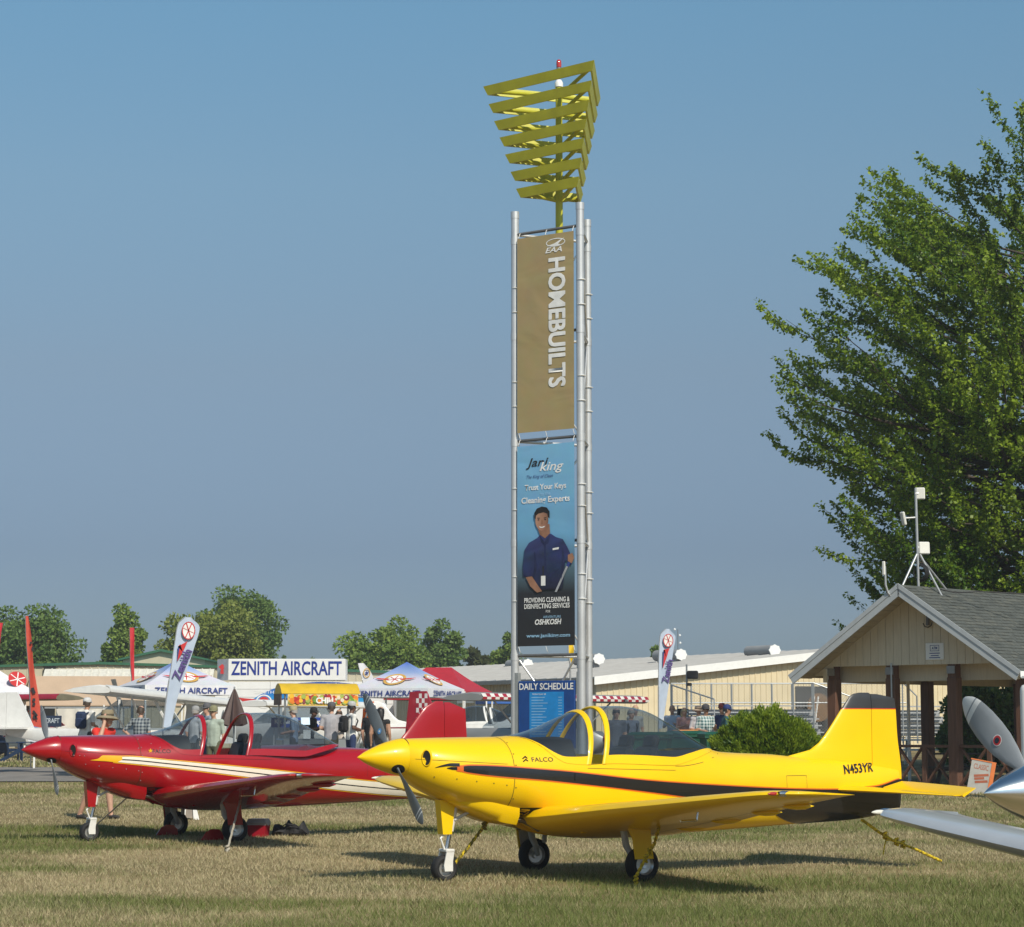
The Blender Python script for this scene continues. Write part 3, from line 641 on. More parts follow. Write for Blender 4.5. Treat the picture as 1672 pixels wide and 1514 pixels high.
for s in (1, -1):
    MB().prism([(.06, 0.02), (-.02, .13), (-.10, .165), (-.20, .16), (-.26, .10), (-.27, .02)], s * .80, s * .82, Matrix.Translation((.33, 0, 0))).build('inner_gear_door', RED, red)
# --- polished
sil = aircraft('low_wing_airplane', 'polished bare metal low wing airplane with broad grey propeller, beside the yellow airplane', (4.565, 12.75, -.035), TH, SILP, SIL, 0., BLK, 'wide', R(-51))
for c in list(sil.children):
    if c.name.startswith('wing'): c.scale = (1, .90, 1); c.location.z = .055
def blade_badge(parent, ang, rad, r_, mats, hub=(2.24, 0, 1.222), tw=38, dirx=-1):
    d = Vector((0, math.sin(ang), math.cos(ang))); t_ = Vector((0, math.cos(ang), -math.sin(ang))); ch = t_ * math.cos(R(tw)) + Vector((1, 0, 0)) * math.sin(R(tw)) * dirx; nn = d.cross(ch)
    if nn.x < 0: nn = -nn
    c = Vector(hub) + d * rad + nn * .0135
    for k, (m, f) in enumerate(mats):
        MB().add([tuple(c + nn * .0012 * k + (d * math.cos(a) + ch * math.sin(a)) * r_ * f) for a in lin(0, 2 * math.pi * 19 / 20, 20)], [tuple(range(20))]).build('blade_badge', m, parent)
blade_badge(sil, R(-51), .40, .030, [(WHT0, 1.0), (PRED0, .86), (BLKG, .5)], tw=12)
blade_badge(yel, R(-46), .36, .03, [(PBL0, 1.0), (WHT0, .4)], tw=15)

def seam_line(parent, pts, w=.003, off=.003, m=None):              # thin panel joint drawn on the fuselage skin, both sides
    for s in (1, -1):
        rg_ = []
        for i, (x, z) in enumerate(pts):
            x2, z2 = pts[min(i + 1, len(pts) - 1)]; x1, z1 = pts[max(i - 1, 0)]; dx, dz = x2 - x1, z2 - z1; L = math.hypot(dx, dz) or 1; nx_, nz = -dz / L * w, dx / L * w
            rg_.append([(x + q * nx_, s * (surf_y(x + q * nx_, z + q * nz) + off), z + q * nz) for q in (-1, 1)])
        MB().loft(rg_, ring_closed=False).build('panel_joint', m or SEAM, parent)
SEAMR = mat('panel_seam_red', (.06, .002, .004), .8)
for pl, sm_ in ((yel, SEAM), (red, SEAMR)):
    seam_line(pl, [(-.78 - .06 * i, 1.118 + .0 * i) for i in range(3)] + [(-1.02, 1.13), (-1.15, 1.15), (-1.35, 1.20), (-1.5, 1.24)], .0025, .003, sm_)
    seam_line(pl, [(.30 - .09 * i, 1.105 - .0025 * i) for i in range(13)], .002, .003, sm_)
    seam_line(pl, [(-2.35, 1.0), (-2.35, .9), (-2.35, .82)], .002, .003, sm_)
    seam_line(pl, [(-2.65, 1.0), (-2.65, .9), (-2.65, .82)], .002, .003, sm_)
    seam_line(pl, [(-2.35 - .03 * i, 1.0) for i in range(11)], .002, .003, sm_)
    seam_line(pl, [(2.10 - .07 * i, 1.205 - .004 * i) for i in range(14)], .0015, .003, sm_)
    for s_ in (1, -1):
        MB().lathe([(.032, 0), (.030, .006), (0, .008)], 14, Matrix.Translation((.25, s_ * 1.0, .742)) ).build('fuel_cap', STEEL, pl, smooth=40)
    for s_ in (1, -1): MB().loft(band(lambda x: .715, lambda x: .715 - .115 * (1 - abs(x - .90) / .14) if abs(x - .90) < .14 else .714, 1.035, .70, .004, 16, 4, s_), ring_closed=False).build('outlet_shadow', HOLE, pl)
    fasteners(pl, sm_ if pl is yel else RIV, [(1.10 - .0 * i, 1.36 - .11 * i) for i in range(7)])
# ------------------------------------------------------------------ banner tower
ALUP = mat('brushed_aluminium_pipe', (.66, .66, .66), .38, .55, var=.08, scale=3, dirt=.12, dirtcol=(.4, .4, .4))
BARG = mat('dark_grey_bar', (.16, .16, .165), .5, .3)
LIME = mat('chartreuse_paint', (.50, .48, .03), .5, var=.10, scale=2.5, dirt=.28, dirtcol=(.10, .09, .02))
WHT = mat('white_paint', (.80, .80, .78), .4, var=.04)
TB = Vector((.95, 45.85, gz(45.85)))
tower = thing('banner_tower', 'tall three legged aluminium pipe tower with yellow green triangular louvre head', 'tower', TB)
def TL(x, y, z): return (x - TB.x, y - TB.y, z - TB.z)
legs = {'R': (1.34, 45.0), 'L': (.06, 45.9), 'B': (1.53, 46.6)}
ZT = at(949, 333, 45.0)[2]
zy = lambda v: at(895, v, 45.5)[2]
for k, (x, y) in legs.items():
    m = MB(); top = {'R': ZT, 'L': at(841, 348, 45.9)[2], 'B': at(961, 361, 46.6)[2]}[k]
    m.tube([TL(x, y, gz(y) - .05), TL(x, y, top)], .080, 18)
    lg = m.build('leg', ALUP, tower, smooth=50)
    for zc in [top - .05] + [zy(v) for v in (388, 545, 720, 885, 1072)]:
        MB().tube([TL(x, y, zc - .07), TL(x, y, zc + .07)], .087, 18).build('leg_collar', ALUP, lg, smooth=50)
    for zc in [zy(v) for v in (465, 505, 620, 660, 795, 830, 940, 980)]:
        MB().tube([TL(x + .02, y - .02, zc - .006), TL(x + .02, y - .02, zc + .006)], .090, 12).build('tie_strap', WHT, lg)
pr = [('L', 'R'), ('R', 'B'), ('B', 'L')]
for a, b_ in pr:
    (xa, ya), (xb, yb) = legs[a], legs[b_]
    for v in (377, 545, 717, 885, 1070):
        MB().tube([TL(xa, ya, zy(v)), TL(xb, yb, zy(v))], .03, 10).build('cross_bar', BARG if (a, b_) == ('L', 'R') else ALUP, tower, smooth=60)
    if (a, b_) != ('L', 'R'):
        vs = (377, 545, 717, 885, 1070)
        for i in range(4):
            p0, p1 = ((xa, ya), (xb, yb)) if i % 2 == 0 else ((xb, yb), (xa, ya))
            MB().tube([TL(*p0, zy(vs[i])), TL(*p1, zy(vs[i+1]))], .02, 8).build('diagonal_brace', ALUP, tower, smooth=60)
for (x0, v0, x1, v1) in ((.15, 1078, .75, 1150), (1.2, 1078, .75, 1150)):
    MB().tube([TL(x0, 45.9 - (x0 - .06) * .70, zy(v0)), TL(x1, 46.0 - (x1 - .06) * .5, zy(v1))], .022, 8).build('diagonal_brace', ALUP, tower, smooth=60)
# louvre head
c0 = (.95, 45.9); offs = [(.66, -1.57), (-1.54, .33), (.89, 1.23)]
rv = (98, 131, 163, 193.5, 225, 257, 288)
MB().tube([TL(*c0, zy(385)), TL(*c0, at(912, 138, 45.9)[2])], [.075, .068], 16).build('mast', LIME, tower, smooth=60)
MB().lathe([(.0, .10), (.05, .09), (.085, .03), (.085, -.06), (.07, -.06)], 16, Matrix.Translation(TL(*c0, at(912, 138, 45.9)[2]))).build('mast_cap', WHT, tower, smooth=50)
for k, v in enumerate(rv):
    s = 1 - .435 * k / 6; P3 = [(c0[0] + ox * s, c0[1] + oy * s) for ox, oy in offs]; zt = at(970, v, 45.9 - 1.57 * s)[2]; h = .19
    for i in range(3):
        A, B_ = Vector((*P3[i], 0)), Vector((*P3[(i + 1) % 3], 0)); cc = Vector((*c0, 0)); mid_ = (A + B_) / 2; inn = (cc - mid_).normalized()
        vv = []
        for p in (A, B_):
            rd = (cc - p).normalized()
            for ins, zz in ((0, zt), (.05, zt), (.05 + .06, zt - h), (.06, zt - h)):
                q = p + rd * (ins * 1.6); vv.append(TL(q.x, q.y, zz))
        f = [(0, 1, 2, 3), (7, 6, 5, 4), (0, 4, 5, 1), (1, 5, 6, 2), (2, 6, 7, 3), (3, 7, 4, 0)]
        MB().add(vv, f).build('louvre_blade', LIME, tower)
        e = A + (cc - A).normalized() * .22
        MB().tube([TL(c0[0], c0[1], zt - .30), TL(e.x, e.y, zt - .12)], .04, 10).build('spoke', LIME, tower, smooth=60)
bz = at(912, 112, 45.9)[2]
rod = MB().tube([TL(*c0, at(912, 138, 45.9)[2]), TL(*c0, bz)], .02, 8).build('beacon_rod', BARG, tower)
MB().lathe([(.03, -.08), (.05, -.05), (.055, .0), (.04, .02)], 14, Matrix.Translation(TL(*c0, bz))).build('beacon_base', ALU, tower, smooth=40)
MB().lathe([(.05, .02), (.055, .08), (.05, .15), (.03, .18), (0, .19)], 14, Matrix.Translation(TL(*c0, bz))).build('beacon_lamp', LENS, tower, smooth=60)
# banners on the face between two legs
dx, dy = legs['R'][0] - legs['L'][0], legs['R'][1] - legs['L'][1]; FRZ = math.atan2(dy, dx); FL = math.hypot(dx, dy)
FC = ((legs['R'][0] + legs['L'][0]) / 2, (legs['R'][1] + legs['L'][1]) / 2)
def ramp_mat(name, stops, axis=2, rough=.6, lo=0., hi=1., var=.05, trans=.0, crease=0.):
    m = bpy.data.materials.new(name); MATS[name] = m; t, b = _nodes(m); b.inputs['Roughness'].default_value = rough
    co = t.nodes.new('ShaderNodeTexCoord'); sp = t.nodes.new('ShaderNodeSeparateXYZ'); mr = t.nodes.new('ShaderNodeMapRange')
    mr.inputs[1].default_value = lo; mr.inputs[2].default_value = hi; cr = t.nodes.new('ShaderNodeValToRGB')
    t.links.new(co.outputs['Object'], sp.inputs[0]); t.links.new(sp.outputs[axis], mr.inputs[0]); t.links.new(mr.outputs[0], cr.inputs[0])
    cr.color_ramp.elements[0].position = stops[0][0]; cr.color_ramp.elements[0].color = (*stops[0][1], 1); cr.color_ramp.elements[1].position = stops[-1][0]; cr.color_ramp.elements[1].color = (*stops[-1][1], 1)
    for p, c in stops[1:-1]: e = cr.color_ramp.elements.new(p); e.color = (*c, 1)
    no = t.nodes.new('ShaderNodeTexNoise'); no.inputs['Scale'].default_value = 3; no.inputs['Detail'].default_value = 5; t.links.new(co.outputs['Object'], no.inputs[0])
    mx = t.nodes.new('ShaderNodeMix'); mx.data_type = 'RGBA'; mx.blend_type = 'MULTIPLY'; mx.inputs[0].default_value = var * 2; t.links.new(cr.outputs[0], mx.inputs[6]); t.links.new(no.outputs['Color'], mx.inputs[7])
    t.links.new(mx.outputs[2], b.inputs['Base Color'])
    if crease:
        mp = t.nodes.new('ShaderNodeMapping'); mp.inputs['Rotation'].default_value = (0, R(38), 0); mp.inputs['Scale'].default_value = (1.0, 1, 1.7); t.links.new(co.outputs['Object'], mp.inputs[0])
        n2 = t.nodes.new('ShaderNodeTexNoise'); n2.inputs['Scale'].default_value = .8; n2.inputs['Detail'].default_value = 2; n2.inputs['Roughness'].default_value = .4; n2.inputs['Distortion'].default_value = .8; t.links.new(mp.outputs[0], n2.inputs[0])
        bp = t.nodes.new('ShaderNodeBump'); bp.inputs['Strength'].default_value = crease; bp.inputs['Distance'].default_value = .12; t.links.new(n2.outputs['Fac'], bp.inputs['Height']); t.links.new(bp.outputs[0], b.inputs['Normal'])
    return m
def cloth(name, m, parent, x0, x1, z0, z1, y=0., amp=.012, nx=24, nz=60, seed=0, thick=.003):
    rg = np.random.default_rng(seed); ph = rg.random(8) * 6.28
    def fy(x, z):
        u, w = (x - x0) / (x1 - x0), (z - z0) / (z1 - z0); edge = max(0., 4 * u * (1 - u)) ** .5
        return y + amp * edge * (math.sin(3.1 * u + 9 * w + ph[0]) + .6 * math.sin(7 * u - 17 * w + ph[1]) + .5 * math.sin(14 * (u * .7 + w) + ph[2]) + 1.3 * math.exp(-((u - w * 2.2 + .4) / .05) ** 2) + 1.2 * math.exp(-((u + w * 2.2 - 1.9) / .05) ** 2))
    v = []; f = []
    for s in (0, 1):
        for i in range(nz + 1):
            for j in range(nx + 1):
                x, z = x0 + (x1 - x0) * j / nx, z0 + (z1 - z0) * i / nz; v.append((x, fy(x, z) + s * thick, z))
    n1 = (nx + 1) * (nz + 1)
    for s in (0, 1):
        for i in range(nz):
            for j in range(nx):
                a = s * n1 + i * (nx + 1) + j; f.append((a, a + 1, a + nx + 2, a + nx + 1))
    return MB().add(v, f).build(name, m, parent, smooth=180), fy
def flat(parent, name, pts, m, fy=None, off=.004, y=0., sub=1):     # flat print in local x,z lying on a cloth or board
    P = []
    n = len(pts)
    for i in range(n):
        for k in range(sub): a, b = pts[i], pts[(i + 1) % n]; P.append((a[0] + (b[0] - a[0]) * k / sub, a[1] + (b[1] - a[1]) * k / sub))
    v = [(x, (fy(x, z) if fy else y) - off, z) for x, z in P]
    return MB().add(v, [tuple(range(len(v)))]).build(name, m, parent)
def ell(cx, cz, rx, rz_, n=20, a0=0, a1=2 * math.pi): return [(cx + rx * math.cos(a0 + (a1 - a0) * i / n), cz + rz_ * math.sin(a0 + (a1 - a0) * i / n)) for i in range(n + (0 if a1 - a0 > 6.2 else 1))]
def ring_print(parent, name, cx, cz, rx, rz_, w, m, fy=None, off=.005, y=0., n=28):
    v = []; 
    for i in range(n):
        a = 2 * math.pi * i / n
        for k in (1, 0): q = (cx + (rx - w * k) * math.cos(a), cz + (rz_ - w * k) * math.sin(a)); v.append((q[0], (fy(*q) if fy else y) - off, q[1]))
    f = [(2*i, 2*i+1, (2*i+3) % (2*n), (2*i+2) % (2*n)) for i in range(n)]
    return MB().add(v, f).build(name, m, parent)
PW = mat('white_print', (.82, .82, .80), .6); PB = mat('black_print', (.02, .02, .022), .6); PLB = mat('pale_blue_print', (.30, .52, .72), .6); PRED = mat('red_print', (.55, .03, .03), .6); PNAVY = mat('navy_print', (.03, .05, .22), .6); PGOLD = mat('gold_print', (.62, .36, .08), .6)
ex0, ex1 = -FL / 2 + .115, FL / 2 - .095
def face_thing(name, label, cat): return thing(name, label, cat, (FC[0], FC[1], gz(45.5)), FRZ)
def fz(v): return zy(v) - gz(45.5)
def put(parent, s, m, u, v, wpx, hpx, fy, bold=0., shear=0., name='lettering', off=.009, rot=False):
    """lettering centred at face pixel u,v with a size given in pixels of the tower face"""
    x = (u - 897) / 91.0 * (ex1 - ex0) + (ex0 + ex1) / 2; z = fz(v) ; kx = (ex1 - ex0) / 91.0; kz = (fz(700) - fz(800)) / 100.0
    if rot: return text(name, s, m, parent, None, w=hpx * kz, h=wpx * kx, bold=bold, mapf=lambda a, b: (x + b, fy(x + b, z - a) - off, z - a), shear=shear)
    return text(name, s, m, parent, None, w=wpx * kx, h=hpx * kz, bold=bold, mapf=lambda a, b: (x + a, fy(x + a, z + b) - off, z + b), shear=shear)
def fpt(u, v): return ((u - 897) / 91.0 * (ex1 - ex0) + (ex0 + ex1) / 2, fz(v))
YB = -.085
b1 = face_thing('banner', 'olive tan cloth banner with white HOMEBUILTS lettering, lashed high on the pipe tower', 'banner')
o, fy1 = cloth('cloth', ramp_mat('tan_banner_cloth', [(0, (.43, .335, .155)), (1, (.41, .315, .15))], lo=0, hi=10, var=.10, crease=.30), b1, ex0, ex1, fz(705), fz(386), YB, .0018, seed=3)
for i_, (du_, dv_) in enumerate(((0, 0), (-.8, -.8), (.8, -.8), (-.8, .8), (.8, .8), (0, 1.1), (0, -1.1))): put(b1, 'HOMEBUILTS', PW, 916 + du_, 530 + dv_, 26, 211, fy1, bold=.006, rot=True, off=.009 + .0004 * i_)
put(b1, 'EAA', PW, 911, 412, 27, 9, fy1, bold=.02, shear=.3)
cx, cz = fpt(914, 402); ring_print(b1, 'emblem', cx, cz + .02, .23, .085, .018, PW, fy1)
flat(b1, 'emblem', [fpt(899, 405), fpt(912, 402), fpt(928, 394), fpt(918, 403), fpt(924, 406), fpt(912, 406)], PW, fy1, .006)
b2 = face_thing('banner', 'blue to black cloth banner with a smiling cleaner, lashed low on the pipe tower', 'banner')
zlo, zhi = fz(1055), fz(727)
o, fy2 = cloth('cloth', ramp_mat('printed_banner_cloth', [(0, (.02, .02, .022)), (.26, (.022, .024, .03)), (.38, (.09, .16, .21)), (.55, (.17, .42, .66)), (1, (.22, .50, .76))], lo=zlo, hi=zhi, var=.08, crease=.18), b2, ex0, ex1, zlo, zhi, YB, .0015, seed=5)
put(b2, 'Jani', PB, 884, 757, 36, 18, fy2, bold=.01, shear=.3); put(b2, 'king', PW, 907, 765, 38, 19, fy2, bold=.01, shear=.3)
put(b2, 'The King of Clean', PNAVY, 888, 779, 42, 7, fy2, shear=.4)
put(b2, 'Trust Your Keys', PW, 897, 797, 66, 12, fy2, bold=.02); put(b2, 'to the', PLB, 897, 807, 16, 6, fy2); put(b2, 'Cleaning Experts', PW, 897, 818, 77, 13, fy2, bold=.02)
put(b2, 'PROVIDING CLEANING &', PW, 899, 980, 72, 8, fy2, bold=.02); put(b2, 'DISINFECTING SERVICES', PW, 899, 990, 72, 8, fy2, bold=.02); put(b2, 'FOR', PW, 901, 999, 7, 4, fy2)
put(b2, 'AIRVENTURE', PLB, 907, 1008, 28, 4, fy2); put(b2, 'OSHKOSH', PW, 901, 1016, 42, 9, fy2, bold=.03, shear=.2); put(b2, 'www.janiking.com', PLB, 901, 1039, 69, 8, fy2, bold=.02)
hx_ = fpt(892, 850)[0]
SKIN = ramp_mat('printed_skin', [(0, (.52, .30, .20)), (.45, (.42, .225, .14)), (1, (.17, .075, .045))], axis=0, lo=hx_ - .17, hi=hx_ + .22, var=.12)
SKIN2 = mat('printed_skin_arm', (.30, .15, .09), .6, var=.3, scale=5); HAIR = mat('printed_hair', (.014, .011, .01), .6, var=.5, scale=12)
SHIRT = ramp_mat('printed_navy_shirt', [(0, (.012, .015, .04)), (.45, (.03, .045, .15)), (1, (.06, .085, .27))], axis=2, lo=fz(965), hi=fz(868), var=.35, crease=1.0); SHIRT2 = mat('printed_navy_fold', (.014, .02, .075), .6, var=.4, scale=5)
def fy2b(x, z): return YB - .004
def poly2(name, pts, m, off, sub=3): flat(b2, name, [fpt(*p) for p in pts], m, None, off * 2 + .004, y=YB - .004, sub=sub)
poly2('printed_figure', [(861, 925), (864, 897), (871, 886), (884, 879), (891, 872), (906, 873), (914, 879), (925, 883), (932, 896), (937, 908), (942, 916), (938, 926), (929, 918), (927, 935), (926, 950), (924, 964), (884, 964), (881, 950), (878, 941), (862, 941)], SHIRT, .005)
for pts in ([(879, 903), (881, 900), (884, 925), (881, 942), (878, 941), (880, 922)], [(924, 896), (927, 905), (928, 918), (925, 936), (922, 950), (923, 925)], [(886, 930), (905, 938), (920, 930), (906, 943), (890, 938)], [(895, 890), (898, 890), (899, 935), (896, 935)]): poly2('printed_figure', pts, SHIRT2, .0062, 2)
poly2('printed_figure', [(886, 866), (886, 857), (904, 857), (905, 872), (897, 880), (889, 874)], SKIN2, .0066)
x_, z_ = fpt(892, 851); flat(b2, 'printed_figure', [(x_ + .155 * math.cos(a) * (1 - .16 * max(0, -math.sin(a)) ** 2), z_ + (.235 if math.sin(a) > 0 else .20) * math.sin(a)) for a in lin(0, 2 * math.pi * 29 / 30, 30)], SKIN, None, .020, y=YB - .004)
poly2('printed_figure', [(880.5, 847), (880, 838), (884, 831), (892, 828), (900, 830), (904.5, 837), (904.5, 848), (902, 846), (901, 840), (895, 837.5), (887, 839), (883, 842), (882, 848)], HAIR, .0095)
for q in (887, 897.5):
    x_, z_ = fpt(q, 849.5); flat(b2, 'printed_figure', ell(x_, z_, .020, .012, 10), HAIR, None, .0235, y=YB - .004); MB().box((x_, YB - .028, z_ + .035), (.055, .002, .012), ry=.08 if q < 890 else -.08).build('printed_figure', HAIR, b2)
poly2('printed_figure', [(891.5, 850), (893, 850), (894.5, 856), (892, 857), (890.5, 856)], SKIN2, .0096, 1)
poly2('printed_figure', [(887.5, 860), (892.5, 861.2), (897.5, 859.8), (895.5, 862.2), (892, 863), (889, 862.2)], PW, .0097, 1)
poly2('printed_figure', [(866, 942), (876, 941), (886, 957), (892, 966), (884, 968), (873, 957)], SKIN2, .0066); poly2('printed_figure', [(933, 909), (940, 906), (943, 914), (939, 923), (933, 919)], SKIN2, .0075)
GREYP = mat('printed_grey', (.35, .36, .38), .6, var=.2)
poly2('printed_figure', [(912, 968), (931, 925), (933.5, 927), (915.5, 968)], GREYP, .006); poly2('printed_figure', [(930, 926), (936, 915), (939, 918), (934, 929)], PNAVY, .0062); poly2('printed_figure', [(890.5, 941), (897.5, 941), (897.5, 957), (890.5, 957)], PW, .0075, 2)
poly2('printed_figure', [(893, 925), (895, 925), (895, 941), (893, 941)], PB, .0075, 1); poly2('printed_figure', [(888, 874), (896, 886), (905, 874), (902, 888), (896, 891), (891, 885)], SHIRT2, .0078, 2); poly2('printed_figure', [(909, 897), (919, 895.5), (918.5, 899), (909, 900)], PW, .0075, 1)
for nm, bn in (('b1', b1), ('b2', b2)):
    zz = [fz(382)] if nm == 'b1' else [fz(722)]
    for x in (ex0 + .03, (ex0 + ex1) / 2, ex1 - .03):
        z = fz(383) if nm == 'b1' else fz(722); MB().tube([(x, YB, z - .03), (x + .01, YB + .03, z + .06), (x, YB + .085, z + .09)], .006, 6).build('tie_cord', PW, bn)
        z = fz(708) if nm == 'b1' else fz(1058); MB().tube([(x, YB, z + .03), (x + .01, YB + .03, z - .06), (x, YB + .085, z - .09)], .006, 6).build('tie_cord', PW, bn)
sb = face_thing('notice_board', 'royal blue DAILY SCHEDULE notice board fixed between the tower legs', 'notice board')
bx0, bx1 = fpt(853, 0)[0], fpt(942, 0)[0]; zt, zb = fz(1112), fz(1222)
MB().box(((bx0 + bx1) / 2, -.06, (zt + zb) / 2), (bx1 - bx0, .05, zt - zb), bev=.008).build('panel', mat('royal_blue_board', (.005, .055, .24), .45, coat=.3), sb)
px0, px1 = fpt(871, 0)[0], fpt(925, 0)[0]; pz1 = fz(1130)
MB().box(((px0 + px1) / 2, -.088, (pz1 + zb + .1) / 2), (px1 - px0, .006, pz1 - zb - .1)).build('schedule_sheet', mat('sky_blue_sheet', (.01, .24, .62), .4, coat=.3), sb)
text('lettering', 'DAILY SCHEDULE', PW, sb, TF((bx0 + bx1) / 2 - .0, -.09, fz(1121)), w=(bx1 - bx0) * .96, h=.13, bold=.02)
text('lettering', 'TODAY JULY 28', PW, sb, TF(px0 + .23, -.094, fz(1134)), w=.32, h=.032, bold=.02)
for i in range(14):
    z = fz(1139 + i * 4.6); wl = random.uniform(.25, .45)
    MB().box((px0 + .05 + wl / 2, -.0925, z), (wl, .002, .014)).build('print_line', PLB, sb); MB().box((px1 - .08, -.0925, z), (.09, .002, .012)).build('print_line', PLB, sb)
for sx_ in (bx0 - .07, bx1 + .08):
    MB().box((sx_, -.02, fz(1165)), (.10, .10, fz(1098) - fz(1232))).build('side_post', mat('galvanised_post', (.36, .38, .38), .5, .4), sb)
# ------------------------------------------------------------------ pavilion
PG = Vector((8.33, 50.0, gz(50))); PRZ = math.atan2(-.69, .72)
pav = thing('pavilion', 'open sided picnic pavilion with brown posts, tan gable and grey shingle roof', 'pavilion', PG, PRZ)
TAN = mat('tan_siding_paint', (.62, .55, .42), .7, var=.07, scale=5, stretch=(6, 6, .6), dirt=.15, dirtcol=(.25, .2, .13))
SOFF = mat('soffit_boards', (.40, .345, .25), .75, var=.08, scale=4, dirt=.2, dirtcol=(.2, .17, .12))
FASC = mat('pale_fascia', (.46, .49, .51), .5, var=.06, dirt=.2, dirtcol=(.3, .3, .3))
BRN = mat('brown_stained_wood', (.125, .058, .034), .65, var=.25, scale=5, stretch=(5, 5, .5), dirt=.3, dirtcol=(.2, .12, .08))
SHIN = [mat('shingle_%s' % n, c, .9, var=.25, scale=14, bump=.4, bscale=120) for n, c in (('grey', (.084, .092, .084)), ('warm', (.098, .103, .09)), ('dark', (.068, .076, .07)))]
RZ_, EZ, HW, RL = 4.40, 2.50, 2.93, 9.4        # ridge and eave height, half width, length
sl = math.atan2(RZ_ - EZ, HW); SLn = math.hypot(RZ_ - EZ, HW)
for s in (-1, 1):
    n = Vector((s * math.sin(sl), 0, math.cos(sl))); d = Vector((s * math.cos(sl), 0, -math.sin(sl))); rt = Vector((0, 0, RZ_))
    deck = MB(); q = []
    for y in (0.0, RL):
        for u, o in ((0, 0), (SLn, 0), (SLn, -.05), (0, -.05)): p = rt + d * u + n * o; q.append((p.x, y, p.z))
    deck.add(q, [(0, 1, 2, 3), (7, 6, 5, 4), (0, 4, 5, 1), (1, 5, 6, 2), (2, 6, 7, 3), (3, 7, 4, 0)])
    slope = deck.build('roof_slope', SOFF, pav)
    sh = MB(); rows = 26; cw = SLn / rows
    for i in range(rows):
        y = -.03 - random.random() * .3
        while y < RL + .02:
            wd = random.choice((.14, .2, .27, .33)); y1 = min(y + wd - .006, RL + .03); ya = max(y, -.03)
            if y1 - ya > .02:
                a0, a1 = i * cw - (.02 if i else 0), (i + 1) * cw + .012; t0, t1 = .006, .016 + random.random() * .010
                v = []
                for yy in (ya, y1):
                    for u, o in ((a0, t0), (a1, t1), (a1, t1 - .012), (a0, 0)): p = rt + d * u + n * o; v.append((p.x, yy, p.z))
                sh.add(v, [(0, 4, 5, 1), (1, 5, 6, 2), (0, 1, 2, 3), (7, 6, 5, 4)], random.choice((0, 0, 1, 2)))
            y += wd
    tag(sh.build('shingles', SHIN, slope), kind='stuff')
    f = MB(); v = []
    for y in (-.035, -.002):
        for u, o in ((-.02, .012), (SLn + .03, .012), (SLn + .03, -.20), (.10, -.20)): p = rt + d * u + n * o; v.append((p.x, y, p.z))
    f.add(v, [(0, 1, 2, 3), (7, 6, 5, 4), (0, 4, 5, 1), (1, 5, 6, 2), (2, 6, 7, 3), (3, 7, 4, 0)]); f.build('fascia_board', FASC, pav)
    v = []
    for y in (-.05, -.034):
        for u, o in ((-.02, .03), (SLn + .03, .03), (SLn + .03, -.06), (.0, -.06)): p = rt + d * u + n * o; v.append((p.x, y, p.z))
    MB().add(v, [(0, 1, 2, 3), (7, 6, 5, 4), (0, 4, 5, 1), (1, 5, 6, 2), (2, 6, 7, 3), (3, 7, 4, 0)]).build('drip_edge', FASC, pav)
    nb = 17
    for i in range(nb):                                   # soffit boards across the overhang
        a, b = SLn * i / nb + .006, SLn * (i + 1) / nb - .006; v = []
        for y in (.0, .72):
            for u, o in ((a, -.055), (b, -.055), (b, -.075), (a, -.075)): p = rt + d * u + n * o; v.append((p.x, y, p.z))
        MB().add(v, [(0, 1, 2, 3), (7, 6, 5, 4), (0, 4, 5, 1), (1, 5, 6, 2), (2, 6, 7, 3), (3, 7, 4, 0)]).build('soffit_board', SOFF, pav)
    g_ = MB(); p = rt + d * (SLn + .03); gx = p.x
    if s > 0: g_.loft([[(gx + s * a, y, p.z + b) for a, b in ((0, .02), (0, -.10), (s * 0 + .03, -.13), (.10, -.13), (.13, -.05), (.13, .01), (.12, .01), (.10, -.10), (.02, -.10), (.012, .02))] for y in (-.04, RL)], cap=True)
    if s > 0: g_.build('gutter', WHT, pav)
WY = .72; zb0 = 2.70
x = -HW + .05
while x < HW - .05:                                        # vertical siding boards of the gable
    w = .203; x1 = min(x + w - .008, HW - .06); top = lambda xx: RZ_ - .09 - abs(xx) * (RZ_ - EZ) / HW
    base = zb0 if abs((x + x1) / 2) < 2.28 else EZ + .0
    if min(top(x), top(x1)) > base + .01 or max(top(x), top(x1)) > base + .05:
        pts = [(x, base), (x1, base), (x1, max(base + .001, top(x1)))]
        if x < 0 < x1: pts.append((0, top(0)))
        pts.append((x, max(base + .001, top(x))))
        MB().prism(pts, WY - .02 + random.uniform(-.003, .003), WY + .01).build('siding_board', TAN, pav)
    x += w
for (xa, xb, y, zt, zb_) in ((-2.45, 2.6, WY + .42, zb0 + .02, 2.36), (-2.45, 2.6, 8.4, zb0, 2.36)):
    MB().box(((xa + xb) / 2, y, (zt + zb_) / 2), (xb - xa, .09, zt - zb_)).build('header_beam', TAN, pav)
for xx in (-2.47, 2.47): MB().box((xx, 4.6, 2.50), (.10, 7.9, .30)).build('side_beam', TAN, pav)
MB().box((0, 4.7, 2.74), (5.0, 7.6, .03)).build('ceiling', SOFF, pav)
def pavx(u, ly):                                           # local x on the line y = ly that shows at photo column u
    best = min(((abs(836 + FPX * ((PG.x + xx * .72 + ly * .69) / (PG.y - xx * .69 + ly * .72) / math.cos(PITCH) * math.cos(PITCH)) - u), xx) for xx in np.arange(-4, 5, .01)))
    return best[1]
px_ = [pavx(u, WY) for u in (1356, 1451, 1551, 1662)]
def post(x, y, w=.235, h=2.42): MB().box((x, y, h / 2 - .03), (w, w, h + .06), bev=.012).build('post', BRN, pav)
